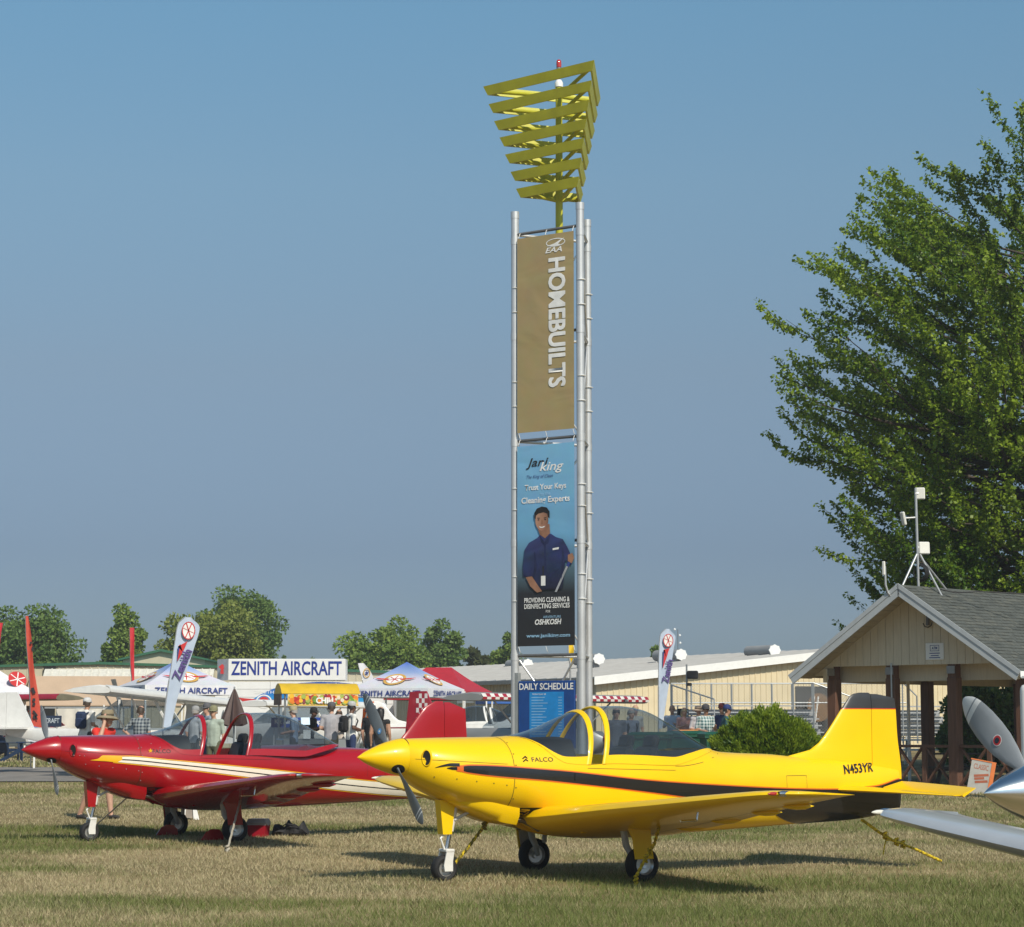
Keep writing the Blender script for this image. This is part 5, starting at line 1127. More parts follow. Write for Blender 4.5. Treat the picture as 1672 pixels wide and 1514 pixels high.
# ------------------------------------------------------------------ bleachers and chain link
def bleacher(u0, u1, D, rows, vtop, vbot, label, fence=True):
    s = FPX / D; x0, x1 = at(u0, HOR, D)[0], at(u1, HOR, D)[0]; L = x1 - x0; t_ = thing('bleachers', label, 'bleachers', (x0, D, gz(D)), 0, 'aluminium bleachers beside the metal building')
    zt, zb_ = CAMZ + (HOR - vtop) / s - gz(D), max(.35, CAMZ + (HOR - vbot) / s - gz(D)); AL = mat('bleacher_aluminium', (.62, .63, .64), .35, .6, var=.06)
    for i in range(rows):
        z = zb_ + (zt - zb_) * i / (rows - 1); y = .65 * i
        MB().box((L / 2, y, z), (L, .25, .045)).build('seat_plank', AL, t_); MB().box((L / 2, y + .42, z - .18), (L, .24, .04)).build('foot_plank', AL, t_)
        if i: MB().box((L / 2, y + .28, z - .24), (L, .02, .22)).build('riser_panel', mat('bleacher_riser', (.34, .36, .38), .5, .4), t_)
    for x in np.arange(.2, L, 1.8):
        MB().bar((x, 0, 0), (x, 0, zb_), .05).build('upright', AL, t_); MB().bar((x, .65 * (rows - 1), 0), (x, .65 * (rows - 1), zt), .05).build('upright', AL, t_); MB().bar((x, 0, .1), (x, .65 * (rows - 1), zt - .1), .04).build('stringer', AL, t_)
    return t_, x0, L, zt, rows
BL, bx_, bL, bzt, brow = bleacher(1106, 1345, 84, 5, 1152, 1196, 'aluminium bleachers with tall chain link guard against the beige wall')
GV = mat('galvanised_fence', (.34, .36, .37), .45, .5, var=.1)
def chainlink(parent, x0, x1, y, z0, z1f, step=.11, zlow=None):
    m = MB(); n = int((x1 - x0 + 3) / step); r_ = .0045
    for k in range(n):
        for sg in (1, -1):
            pts = []
            for q in np.linspace(0, 3.0, 31):
                x = (x0 - 1.5 + k * step) + sg * (q - 1.5) ; z = z0 + q
                if x0 <= x <= x1 and z <= z1f(x) and z >= (zlow(x) if zlow else z0): pts.append((x, z))
            if len(pts) > 1:
                a, b = pts[0], pts[-1]; m.add([(a[0] - r_, y, a[1]), (a[0] + r_, y, a[1]), (b[0] + r_, y, b[1]), (b[0] - r_, y, b[1]), (a[0], y + r_, a[1]), (b[0], y + r_, b[1])], [(0, 1, 2, 3), (0, 4, 5, 3), (4, 1, 2, 5)])
    return tag(m.build('chain_link', GV, parent), kind='stuff')
yb = .65 * (brow - 1) + .5; s84 = FPX / (84 + yb); zf = CAMZ + (HOR - 1117) / s84 - gz(84)
for x in lin(0, bL, 8): MB().tube([(x, yb, 0), (x, yb, zf)], .035, 8).build('fence_post', GV, BL)
for z in (zf, bzt + .12): MB().tube([(0, yb, z), (bL + 3.5, yb, z)], .026, 8).build('fence_rail', GV, BL)
chainlink(BL, 0, bL + 3.5, yb, bzt + .1, lambda x: zf)
sx0 = .0; MB().tube([(0, yb - .2, zf - .06), (1.35, .2, zf - .62), (1.35, .1, .6)], .03, 8).build('stair_rail', GV, BL)
for k in (.35, .68): MB().tube([(1.35 * k, yb * (1 - k), zf - .06 - .56 * k), (1.35 * k, yb * (1 - k), .6)], .02, 8).build('stair_rail_post', GV, BL)
MB().tube([(0, yb - .2, 0), (0, yb - .2, zf)], .045, 8).build('fence_post', GV, BL)
BL2, *_ = bleacher(1470, 1560, 80, 5, 1153, 1196, 'small aluminium bleachers seen between the pavilion posts')
MB().tube([(.15, .3, .5), (.15, .3, 2.6), (-.9, 1.6, 3.1)], .025, 8).build('hand_rail', GV, BL2); MB().tube([(.55, -.2, .5), (.55, -.2, 2.1), (.15, .3, 2.6)], .025, 8).build('hand_rail', GV, BL2)
fn = thing('chain_link_fence', 'chain link fence panel in front of the dark doorway by the bleachers', 'fence', gp(1296, 82)); fl = 60 / FPX * 82; zf2 = CAMZ + (HOR - 1116) / FPX * 82 - gz(82)
for x, z in ((0, zf2), (fl * .55, zf2), (fl, zf2 - .15), (fl * 1.6, zf2 - .5)): MB().tube([(x, 0, 0), (x, 0, z)], .03, 8).build('fence_post', GV, fn)
MB().tube([(0, 0, zf2), (fl * .55, 0, zf2), (fl * 1.6, 0, zf2 - .5)], .026, 8).build('fence_rail', GV, fn); chainlink(fn, 0, fl * 1.6, 0, .9, lambda x: zf2 if x < fl * .55 else zf2 - (x - fl * .55) / (fl * 1.05) * .5)
wt = thing('water_table', 'white slatted picnic bench seen between the pavilion posts', 'bench', gp(1520, 70)); 
for z, y, w in ((.74, 0, .7), (.45, -.6, .28), (.45, .6, .28)): MB().box((0, y, z), (1.9, w, .05)).build('top_board', WHT, wt)
for x in (-.7, .7):
    MB().bar((x, -.55, 0), (x, -.15, .72), .06).build('leg', WHT, wt); MB().bar((x, .55, 0), (x, .15, .72), .06).build('leg', WHT, wt)
# speakers
sp1 = thing('pole_speaker', 'black loudspeaker and flood lamp high on a thin pole before the bleachers', 'speaker', gp(1122, 78)); zs = CAMZ + (HOR - 1103) / FPX * 78 - gz(78)
MB().tube([(0, 0, 0), (0, 0, zs + .35)], .03, 8).build('pole', GV, sp1); MB().box((.19, -.1, zs), (.36, .3, .27), bev=.03, rz=R(-8)).build('cabinet', BLK, sp1); MB().box((.08, -.08, zs - .32), (.16, .12, .10), bev=.02).build('flood_lamp', BLK, sp1)
sp2 = thing('stand_speaker', 'black loudspeaker with white side panel on a stand by the bleachers', 'speaker', gp(1115, 72)); zs = CAMZ + (HOR - 1167) / FPX * 72 - gz(72)
MB().tube([(0, 0, 0), (0, 0, zs)], .025, 8).build('stand', BLK, sp2); MB().box((-.05, 0, zs), (.24, .3, .36), bev=.03).build('cabinet', BLK, sp2); MB().box((.12, -.02, zs), (.10, .28, .34), bev=.01).build('grille', mat('grey_grille', (.2, .2, .2), .6), sp2)
for dz in (-.1, 0, .1): MB().box((.12, -.165, zs + dz), (.05, .01, .06)).build('white_mark', WHT, sp2)
GRN = mat('green_bin_plastic', (.012, .085, .05), .45, var=.1)
for i, (u, D) in enumerate(((1178, 56), (1118, 57.5), (1062, 55.5))):
    t_ = thing('wheeled_bin', ['dark green wheeled rubbish bin beside the round shrub', 'dark green wheeled bin with orange paper on its lid', 'dark green wheeled bin seen through the yellow airplane canopy'][i], 'bin', gp(u, D), R(8 - 10 * i), 'green rubbish bins')
    MB().loft([[(a * w, b * d, z) for a, b in ((-1, -1), (1, -1), (1, 1), (-1, 1))] for w, d, z in ((.36, .30, .08), (.46, .38, 1.02), (.50, .42, 1.03), (.50, .42, 1.08))], cap=True).build('body', GRN, t_)
    MB().loft([[(a * w, b * d + dy, z) for a, b in ((-1, -1), (1, -1), (1, 1), (-1, 1))] for w, d, dy, z in ((.50, .43, 0, 1.085), (.51, .44, 0, 1.12), (.40, .34, .02, 1.18))], cap=True).build('lid', GRN, t_, smooth=30)
    MB().tube([(-.4, .46, 1.06), (.4, .46, 1.06)], .02, 8).build('handle', GRN, t_)
    for s in (-1, 1): MB().lathe([(.0, -.03), (.1, -.03), (.1, .03), (0, .03)], 14, Matrix.Translation((s * .33, .30, .1)) @ Matrix.Rotation(math.pi / 2, 4, 'Y')).build('wheel', RUB, t_)
    if i == 1: MB().box((0, -.1, 1.195), (.62, .3, .02), rz=.1).build('orange_paper', mat('orange_paper', (.75, .30, .08), .7), t_)
# ------------------------------------------------------------------ tents, trailer, cart, flags
SATIN = mat('white_tent_fabric', (.72, .72, .76), .6, var=.10, scale=3, dirt=.25, dirtcol=(.45, .46, .56))
def tent(label, u, D, size, rz, eave_v, peak_v, fab, val=None, txt=None, emblem=True, name='canopy_tent', group=None, valh=.30, txtm=None, txts=(0, 1, 2, 3), ridge=0.):
    x, y, z = gp(u, D); s = FPX / D; ez = CAMZ + (HOR - eave_v) / s - z; pz = CAMZ + (HOR - peak_v) / s - z; h = size / 2
    t_ = thing(name, label, 'tent', (x, y, z), rz, group); C4 = [(-h, -h), (h, -h), (h, h), (-h, h)]
    for i in range(4):                                     # four roof panels with a little sag, each with its valance
        a, b = C4[i], C4[(i + 1) % 4]; n = 8; rings = []
        r0 = Vector(((-ridge if a[0] < 0 else ridge), 0, pz)); r1 = Vector(((-ridge if b[0] < 0 else ridge), 0, pz))
        for k in range(n + 1):
            w = k / n; p = Vector((*a, ez)).lerp(r0, w); q = Vector((*b, ez)).lerp(r1, w); sag = .10 * math.sin(w * math.pi)
            rings.append([p.lerp(q, j / 6) - Vector((0, 0, sag * (.5 + .5 * math.sin(j / 6 * math.pi)))) for j in range(7)])
        MB().loft(rings, ring_closed=False).build('roof_panel', fab, t_, smooth=60)
        v = [(*a, ez), (*b, ez), (*b, ez - valh), (*a, ez - valh)]; d = (Vector((*b, 0)) - Vector((*a, 0))).normalized(); nrm = Vector((d.y, -d.x, 0)); ro = math.atan2(d.y, d.x)
        pts = [[Vector((*a, ez)).lerp(Vector((*b, ez)), j / 14) + nrm * (.012 * math.sin(j * 2.1) * k) - Vector((0, 0, valh * k)) for j in range(15)] for k in (0, .5, 1)]
        MB().loft(pts, ring_closed=False).build('valance', val or fab, t_, smooth=60)
        m_ = (Vector((*a, 0)) + Vector((*b, 0))) / 2
        if txt and i in txts: text('lettering', txt, txtm or PNAVY, t_, Matrix.Translation(m_ + nrm * .03 + Vector((0, 0, ez - valh * .55))) @ Matrix.Rotation(ro, 4, 'Z') @ FRONT, w=size * .80, h=valh * .62, bold=.02)
        if emblem and i in txts:
            up = (Vector((0, 0, pz)) - (m_ + Vector((0, 0, ez)))); L_s = up.length; up.normalize(); nn = d.cross(up).normalized()
            M = Matrix((d, nn * -1, up)).transposed().to_4x4(); M.translation = m_ + Vector((0, 0, ez)) + up * L_s * .36 - Vector((0, 0, .075)) * 1.0 + nn * .06
            ho = thing_part('emblem', t_); ho.matrix_local = M
            ring_print(ho, 'emblem_ring', 0, 0, size * .135, size * .12, size * .03, PGOLD); flat(ho, 'emblem_disc', ell(0, 0, size * .10, size * .088), PW, None, .006)
            for sg in (-1, 1): flat(ho, 'emblem_wing', [(sg * size * .06, .03), (sg * size * .26, .10), (sg * size * .20, .0), (sg * size * .08, -.05)], PRED, None, .008); flat(ho, 'emblem_wing', [(sg * size * .06, .04), (sg * size * .24, .11), (sg * size * .1, .06)], PNAVY, None, .010)
            for a0 in (.3, 1.3, 2.4): flat(ho, 'emblem_spoke', [(size * .085 * math.cos(a0), size * .075 * math.sin(a0)), (size * .085 * math.cos(a0 + .14), size * .075 * math.sin(a0 + .14)), (-size * .085 * math.cos(a0), -size * .075 * math.sin(a0)), (-size * .085 * math.cos(a0 + .14), -size * .075 * math.sin(a0 + .14))], PRED, None, .010)
    for a in C4: MB().box((a[0] * .985, a[1] * .985, ez / 2), (.05, .05, ez)).build('pole', WHT, t_)
    return t_
TENTM = ramp_mat('printed_tent_fabric', [(0, (.70, .70, .74)), (.35, (.66, .67, .75)), (.62, (.30, .40, .68)), (1, (.10, .20, .58))], lo=2.35, hi=3.25, var=.12)
tent('white and blue peaked canopy tent behind the white blade flag, lettered along its edge', 287, 75, 3.0, R(26), 1121, 1079, TENTM, SATIN, 'ZENITH AIRCRAFT', group='printed canopy tents', txts=(0, 1, 3))
tent('white and blue peaked canopy tent before the red tent, lettered along its edge', 664, 80, 3.0, R(-22), 1126, 1082, TENTM, SATIN, 'ZENITH AIRCRAFT', group='printed canopy tents', txts=(0, 1, 3))
tent('plain red canopy tent behind the printed white and blue tent', 716, 87, 3.2, R(-18), 1131, 1091, mat('red_tent_fabric', (.42, .02, .035), .6, var=.08), None, None, False, ridge=.5)
wt_ = tent('white canopy tent with a red round emblem at the edge of the tan shelter', -35, 84, 3.6, R(20), 1132, 1075, SATIN, None, None, False)
ho = thing_part('emblem', wt_); ho.matrix_local = Matrix.Translation((1.15, -1.33, 2.75)) @ Matrix.Rotation(R(30), 4, 'Z') @ Matrix.Rotation(R(-20), 4, 'X')
flat(ho, 'emblem_disc', ell(0, 0, .40, .30), PRED, None, .004); [flat(ho, 'emblem_spoke', [(.36 * math.cos(a), .27 * math.sin(a)), (.36 * math.cos(a + .12), .27 * math.sin(a + .12)), (-.36 * math.cos(a), -.27 * math.sin(a)), (-.36 * math.cos(a + .12), -.27 * math.sin(a + .12))], PW, None, .007) for a in (.2, 1.25, 2.3)]
blt = tent('small blue canopy tent peeking over the checkered wing', 838, 92, 2.6, R(10), 1142, 1134, mat('blue_tent_fabric', (.03, .12, .42), .6), None, None, False, valh=.2)
tt = thing('frame_tent', 'long tan fabric shelter with a pointed open gable end', 'tent', gp(46, 98), R(4)); TF_ = mat('tan_shelter_fabric', (.47, .34, .235), .7, var=.05, scale=2)
s98 = FPX / 98; rz1 = CAMZ + (HOR - 1105) / s98 - gz(98); ezt = CAMZ + (HOR - 1152) / s98 - gz(98); Lt = 250 / s98; hd = .95
for sg in (-1, 1):
    MB().add([(0, 0, rz1), (Lt, 0, rz1), (Lt, sg * hd, ezt), (0, sg * hd, ezt), (0, 0, rz1 - .04), (Lt, 0, rz1 - .04), (Lt, sg * hd, ezt - .04), (0, sg * hd, ezt - .04)], [(0, 1, 2, 3), (7, 6, 5, 4), (0, 3, 7, 4), (2, 3, 7, 6)]).build('roof_panel', TF_, tt)
MB().add([(.02, -.0, rz1 - .05), (-.45, -hd * .6, ezt), (-.45, -hd * .6, .2), (1.0, -hd * .9, .2), (.30, -hd * .9, ezt)], [(0, 1, 2, 3, 4)]).build('gable_opening', mat('shelter_inside', (.10, .075, .05), .9), tt)
MB().bar((-.5, -hd * .66, ezt - .05), (0, 0, rz1 - .01), .09, .06).build('gable_edge', TF_, tt); MB().bar((.40, -hd, ezt - .05), (.02, 0, rz1 - .01), .09, .06).build('gable_edge', TF_, tt)
for x in (0, Lt / 2, Lt):
    for sg in (-1, 1): MB().box((x, sg * hd, ezt / 2), (.06, .06, ezt)).build('pole', WHT, tt)
wc = thing('white_curtain', 'swept back white canvas tent wall behind the backpacker', 'curtain', gp(150, 80), 0); s80 = FPX / 80
def cz_(v): return CAMZ + (HOR - v) / s80 - gz(80)
rings = []
for k in range(19):
    x = (-58 + k * 6) / s80; zlo = cz_(1163 + 42 * (1 - (k / 18 - 1) ** 2) ** .5) if k < 12 else cz_(1205); rings.append([(x, .05 * math.sin(k * 1.7), cz_(1158)), (x, .06 * math.sin(k * 1.7 + .6), (cz_(1158) + zlo) / 2), (x, .05 * math.sin(k * 1.7 + 1), zlo)])
MB().loft(rings, ring_closed=False).build('canvas', mat('canvas_white', (.68, .64, .57), .7, var=.05), wc, smooth=60); MB().box((-.2, .1, cz_(1156)), (2.9, .05, .06)).build('header_pole', GALV, wc)
for x in (-58 / s80, 50 / s80): MB().box((x, .1, cz_(1156) / 2), (.05, .05, cz_(1156))).build('pole', GALV, wc)
# sign trailer
TD = 88; sT = FPX / TD
def tz(v): return CAMZ + (HOR - v) / sT - gz(TD)
def tx(u): return (u - 372) / sT
tr = thing('display_trailer', 'white display trailer with big blue lettered roof sign and blue swoosh side', 'trailer', gp(372, TD)); TW = mat('trailer_white', (.78, .78, .77), .4, coat=.3, var=.04, scale=2, dirt=.1, dirtcol=(.5, .5, .5))
prof_ = [(tx(346), tz(1165)), (tx(350), tz(1140)), (tx(356), tz(1124)), (tx(374), tz(1114)), (tx(640), tz(1114)), (tx(640), .45), (tx(346), .45)]
MB().prism(prof_, 0, 2.5).build('body', TW, tr)
for v in (1126, 1139, 1150): MB().box(((tx(372) + tx(640)) / 2, -.004, tz(v)), (tx(640) - tx(372), .006, .02)).build('panel_seam', mat('trailer_seam', (.5, .5, .5), .5), tr)
for u in (372, 440, 508, 576): MB().box((tx(u), -.004, (tz(1114) + .5) / 2), (.02, .006, tz(1114) - .5)).build('panel_seam', MATS['trailer_seam'], tr)
sg_ = MB().box(((tx(371) + tx(562)) / 2, .55, (tz(1077) + tz(1112)) / 2), (tx(562) - tx(371), 1.1, tz(1077) - tz(1112)), bev=.02).build('roof_sign', TW, tr)
MB().add([(tx(371), -.002, tz(1077)), (tx(350), .65, tz(1077)), (tx(350), .65, tz(1112)), (tx(371), -.002, tz(1112))], [(0, 1, 2, 3)]).build('sign_end', mat('sign_end_grey', (.62, .64, .68), .5), sg_)
flat(sg_, 'emblem', [(tx(354), tz(1090)), (tx(360), tz(1085)), (tx(366), tz(1090)), (tx(362), tz(1094)), (tx(363), tz(1101)), (tx(357), tz(1101)), (tx(358), tz(1094))], PRED, None, .03, y=.28)
text('lettering', 'ZENITH AIRCRAFT', mat('deep_blue_letters', (.01, .03, .24), .5), sg_, TF((tx(376) + tx(556)) / 2, -.012, (tz(1080) + tz(1107)) / 2 + .03), w=tx(556) - tx(376), h=tz(1082) - tz(1105), bold=.018)
sw = [(398, 1149), (410, 1142), (425, 1133), (445, 1124), (465, 1118), (490, 1114.5), (520, 1112.8), (550, 1113.5), (575, 1116), (600, 1120), (600, 1150), (470, 1150)]
flat(tr, 'swoosh', [(tx(u), tz(v + 1.5)) for u, v in sw], ramp_mat('blue_swoosh', [(0, (.03, .42, .78)), (.5, (.015, .16, .55)), (1, (.01, .06, .33))], lo=tz(1152), hi=tz(1112), rough=.4, var=.03), None, .008)
text('lettering', 'ZENITH', PW, tr, TF(tx(430), -.014, tz(1131)), w=tx(446) - tx(414), h=.11); ho = thing_part('emblem', tr); ho.location = (tx(430), -.012, tz(1146)); ring_print(ho, 'emblem_ring', 0, 0, .30, .26, .05, PW); flat(ho, 'emblem_disc', ell(0, 0, .2, .18), PRED)
for sg in (-1, 1): flat(ho, 'emblem_wing', [(sg * .28, .08), (sg * .95, .14), (sg * .8, 0), (sg * .3, -.06)], PRED if sg < 0 else PNAVY)
text('lettering', 'zenithaircraft.com', PW, tr, TF(tx(541), -.014, tz(1117.5)), w=tx(557) - tx(524), h=.07)
MB().box((tx(356), -.01, tz(1148)), (.7, .02, .28)).build('cab_window', BLKG, tr)
for u in (420, 560): wheel(tr, (tx(u), .12, .42), .42, .25, matt=RUB, matr=ALU)
# food cart
cart = thing('food_cart', 'stainless food cart with yellow barrel roof and colourful fruit sign reading CHILL', 'cart', gp(517, 64), R(17)); s64 = FPX / 64
def kz(v): return CAMZ + (HOR - v) / s64 - gz(64)
CL, CD = 2.18, .95; zr0, zr1 = kz(1134), kz(1117)
rings = []
for x in (-CL / 2, CL / 2): rings.append([(x, -CD / 2 - .06 + (CD + .12) * i / 12, zr0 + (zr1 - zr0) * math.sin(math.pi * i / 12) ** .75) for i in range(13)])
YR = mat('yellow_awning', (.62, .40, .015), .5, var=.12, scale=3, dirt=.3, dirtcol=(.35, .22, .02)); rf = MB().loft(rings, ring_closed=False); rf.add(rings[0], [tuple(range(13))]); rf.add(rings[1], [tuple(range(13))]); rf.build('barrel_roof', YR, cart, smooth=40)
INOX = mat('stainless_sheet', (.55, .56, .55), .3, .9, var=.1, scale=2)
for x in (-CL / 2 + .12, CL / 2 - .12):
    for y in (-CD / 2 + .05, CD / 2 - .05): MB().tube([(x, y, .1), (x, y, zr0)], .028, 10).build('post', INOX, cart, smooth=60)
MB().box((0, 0, kz(1206) / 2 + .1), (CL - .1, CD, kz(1206) - .2), bev=.03).build('counter', INOX, cart, smooth=30)
fp = MB().box((.06, -CD / 2 - .03, (kz(1133.5) + kz(1152)) / 2), (CL - .22, .03, kz(1133.5) - kz(1152)), bev=.005).build('sign_panel', mat('sign_cream', (.7, .55, .25), .5), cart)
MB().box((.06, -CD / 2 - .035, kz(1152.5)), (CL - .22, .05, .03)).build('sign_rail', YR, cart)
MB().box((-CL / 2 - .0, 0, (kz(1134) + kz(1152)) / 2), (.03, CD, kz(1134) - kz(1152))).build('end_panel', mat('brown_end_panel', (.12, .06, .035), .6, var=.4, scale=7), cart)
rg = np.random.default_rng(5); fc = [mat('fruit_%d' % i, c, .5) for i, c in enumerate(((.45, .02, .015), (.75, .22, .01), (.8, .45, .02), (.16, .32, .03), (.25, .02, .06), (.75, .65, .5), (.6, .08, .01), (.33, .42, .08)))]
zc0, zc1 = kz(1151), kz(1135)
for k in range(150):
    r_ = rg.uniform(.03, .085); x = rg.uniform(-CL / 2 + .25, CL / 2 - .12); z = rg.uniform(zc0 + r_ * .8, zc1 - r_ * .8)
    flat(fp, 'printed_fruit', ell(x, z, r_, r_, 12), fc[k % 8], None, .0165 + .0003 * k, y=-CD / 2 - .03)
text('lettering', 'CHILL', PW, fp, TF(.12, -CD / 2 - .10, (zc0 + zc1) / 2 - .03), w=.54, h=.17, bold=.04)
MB().box((-.45, -CD / 2 + .1, kz(1187)), (.26, .22, .36), bev=.02).build('till', BARG, cart); MB().box((-.42, -CD / 2 - .02, kz(1178)), (.24, .02, .20), rx=R(-15)).build('till_screen', mat('pale_screen', (.45, .62, .75), .3), cart)
MB().box((-.38, -CD / 2 - .05, kz(1199)), (.20, .01, .24)).build('menu_sheet', WHT, cart)
for u in (-.7, .7): MB().lathe([(0, -.03), (.2, -.03), (.2, .03), (0, .03)], 18, Matrix.Translation((u, -CD / 2 + .03, .2)) @ Matrix.Rotation(math.pi / 2, 4, 'X')).build('wheel', RUB, cart)
# furled umbrella
um = thing('furled_umbrella', 'closed dark brown patio umbrella behind the red airplane cockpit', 'umbrella', gp(382, 58)); s58 = FPX / 58; uz = lambda v: CAMZ + (HOR - v) / s58 - gz(58)
rings = []
for v, w in ((1124, .01), (1132, .055), (1145, .12), (1160, .19), (1172, .25), (1184, .28)):
    rings.append([(w * (1 + .22 * math.cos(8 * a)) * math.cos(a), w * (1 + .22 * math.cos(8 * a)) * math.sin(a), uz(v) + .03 * math.cos(8 * a) * (v > 1180)) for a in lin(0, 2 * math.pi * 47 / 48, 48)])
MB().loft(rings, cap=True).build('canopy', mat('brown_umbrella', (.075, .045, .04), .6, var=.15), um, smooth=50); MB().tube([(0, 0, 0), (0, 0, uz(1122))], .022, 8).build('pole', GALV, um); MB().lathe([(0, .08), (.25, .07), (.28, 0)], 16).build('base', BARG, um)
# blade flags
def flag(label, pts_l, pts_r, D, m, deco=None, thick=.01, group=None, basev=None, name='blade_flag'):
    """outline given by left and right edges from top to bottom (photo pixels at distance D)"""
    ub, vb = pts_l[-1]; b = gp((pts_l[-1][0] + pts_r[-1][0]) / 2, D); t_ = thing(name, label, 'flag', b, 0, group)
    def lc(u, v): p = at(u, v, D); return (p[0] - b[0], p[2] - b[2])
    L_, R_ = [lc(*p) for p in pts_l], [lc(*p) for p in pts_r]; fl = pchip([p[1] for p in L_], [p[0] for p in L_]); fr = pchip([p[1] for p in R_], [p[0] for p in R_])
    z0, z1 = min(L_[-1][1], R_[-1][1]), max(L_[0][1], R_[0][1]); zs_ = lin(z1, z0, 44); rings = []
    fy = lambda u, w: .035 * math.sin(u * 2.5 + w * 6) * u
    for i, z in enumerate(zs_):
        a, c = fl(z), fr(z); rings.append([(a + (c - a) * k / 8, fy(k / 8, i / 43.), z) for k in range(9)])
    m2 = MB().loft(rings, ring_closed=False); m2.loft([[(x, y + thick, z) for x, y, z in r_] for r_ in rings], ring_closed=False); m2.build('cloth', m, t_, smooth=60)
    pole = [(fl(z) - .012, .0, z) for z in zs_]; MB().tube([(pole[-1][0] + .01, 0, 0)] + pole[::-1], [.018] * 20 + [.012] * 25, 8).build('pole', BARG if name == 'feather_flag' else GALV, t_)
    return t_, lc
FLB = mat('pale_blue_flag', (.47, .55, .68), .6, var=.05)
def zenith_flag(label, L_, R_, D, cx, cy, wing, tx_, ty, ang, k):
    t_, lc = flag(label, L_, R_, D, FLB, group='pale blue lettered blade flags'); x, z = lc(cx, cy); s = D / FPX
    o = thing_part('emblem', t_); o.location = (x, -.05, z); flat(o, 'emblem_disc', ell(0, 0, 10 * k * s, 13 * k * s), PW); ring_print(o, 'emblem_ring', 0, 0, 11 * k * s, 14.5 * k * s, 1.6 * k * s, PRED, off=.008)
    for a in (R(60), R(112), R(160)):
        c_, s_ = math.cos(a) * 9.5 * k * s, math.sin(a) * 12.5 * k * s; w = .9 * k * s; flat(o, 'emblem_spoke', [(c_ - w, s_), (c_ + w, s_), (-c_ + w, -s_), (-c_ - w, -s_)], PRED, None, .009)
    wp = [lc(*p) for p in wing]; flat(t_, 'emblem_wing', wp, PRED, None, .055); wq = [(a, b) for a, b in wp]; cxw = sum(p[0] for p in wq) / len(wq); 
    flat(t_, 'emblem_wing', [wq[0], wq[1], ((wq[1][0] + wq[2][0]) / 2, (wq[1][1] + wq[2][1]) / 2), wq[3] if len(wq) > 3 else wq[2]], PNAVY, None, .050)
    x, z = lc(tx_, ty); text('lettering', 'Zenith', mat('flag_purple_letters', (.10, .06, .22), .6), t_, Matrix.Translation((x, -.058, z)) @ Matrix.Rotation(-ang, 4, 'Y') @ FRONT, w=52 * k * s, h=15 * k * s, bold=.03)
zenith_flag('tall pale blue blade flag with round red emblem behind the red airplane', [(302, 1008), (292, 1018), (287, 1045), (281, 1085), (274, 1130), (267, 1185)], [(312, 1009), (326, 1024), (318, 1055), (305, 1095), (291, 1135), (278, 1188)], 54, 308.5, 1030, [(291, 1056), (307, 1047), (299, 1065), (290, 1080), (295, 1052)], 298, 1085, R(68), 1.0)
zenith_flag('pale blue blade flag with round red emblem before the beige metal building', [(1087, 1027), (1079, 1036), (1077, 1060), (1076, 1100), (1076, 1150), (1076, 1186)], [(1093, 1028), (1103, 1040), (1099, 1065), (1095, 1095), (1089, 1140), (1081, 1190)], 62, 1091, 1046, [(1083, 1062), (1093, 1058), (1088, 1075), (1082, 1092), (1085, 1060)], 1090, 1096, R(78), .74)
OF = mat('orange_red_flag', (.52, .06, .03), .6, var=.1)
t_, lc = flag('narrow orange red feather flag with dark script behind the red spinner', [(42, 1006), (43, 1040), (46, 1080), (49, 1120), (50, 1160), (52, 1188)], [(46, 1007), (52, 1045), (55, 1085), (60, 1120), (65, 1155), (68, 1188)], 66.2, OF, name='feather_flag')
for (u, v, w, h, a) in ((55, 1128, 5, 10, .4), (56, 1143, 4.5, 5, 0), (56, 1150, 4.5, 4.5, 0), (58, 1165, 11, 3.5, -.9), (57, 1171, 5, 5, 0.2), (60, 1172, 2.5, 7, .4), (54, 1060, 3, 6, .2), (51, 1050, 3, 4, .1)):
    x, z = lc(u, v); s = 66.2 / FPX; MB().box((x, -.055, z), (w * s, .004, h * s), ry=-a).build('script_mark', PB, t_)
flag('slim red feather flag behind the tan shelter', [(212, 1027), (212.5, 1050), (213, 1080), (215.5, 1110)], [(219, 1025), (219.5, 1045), (219, 1078), (219, 1112)], 96, mat('red_flag', (.55, .02, .03), .6), name='feather_flag')
t_, lc = flag('red flag tip beside the wide dark tree', [(-6, 1017), (-8, 1040), (-6, 1090)], [(4.5, 1017), (1, 1042), (-3, 1090)], 90, MATS['red_flag'], name='feather_flag')
t_, lc = flag('white blade flag with round gold badge beside the printed tent', [(585, 1083), (588, 1095), (592, 1110), (596, 1130)], [(594, 1083), (604, 1095), (611, 1110), (616, 1130)], 84, SATIN)
x, z = lc(599, 1099); o = thing_part('emblem', t_); o.location = (x, -.05, z); ring_print(o, 'emblem_ring', 0, 0, .13, .17, .035, PGOLD); flat(o, 'emblem_star', [((.085 if i % 2 == 0 else .04) * math.sin(i * math.pi / 5), (.085 if i % 2 == 0 else .04) * math.cos(i * math.pi / 5)) for i in range(10)], PNAVY)
t_, lc = flag('yellow and black pennant hanging inside the foot of the tower', [(929, 1052), (929, 1062), (930, 1072), (932, 1084)], [(937, 1052), (937, 1062), (936, 1072), (933, 1085)], 47.6, mat('yellow_pennant', (.75, .5, .01), .6), name='pennant_flag')
kbn = thing('banner_stand', 'long blue banner lettered in white behind the food cart', 'banner', gp(495, 72)); s72 = FPX / 72; bz = lambda v: CAMZ + (HOR - v) / s72 - gz(72)
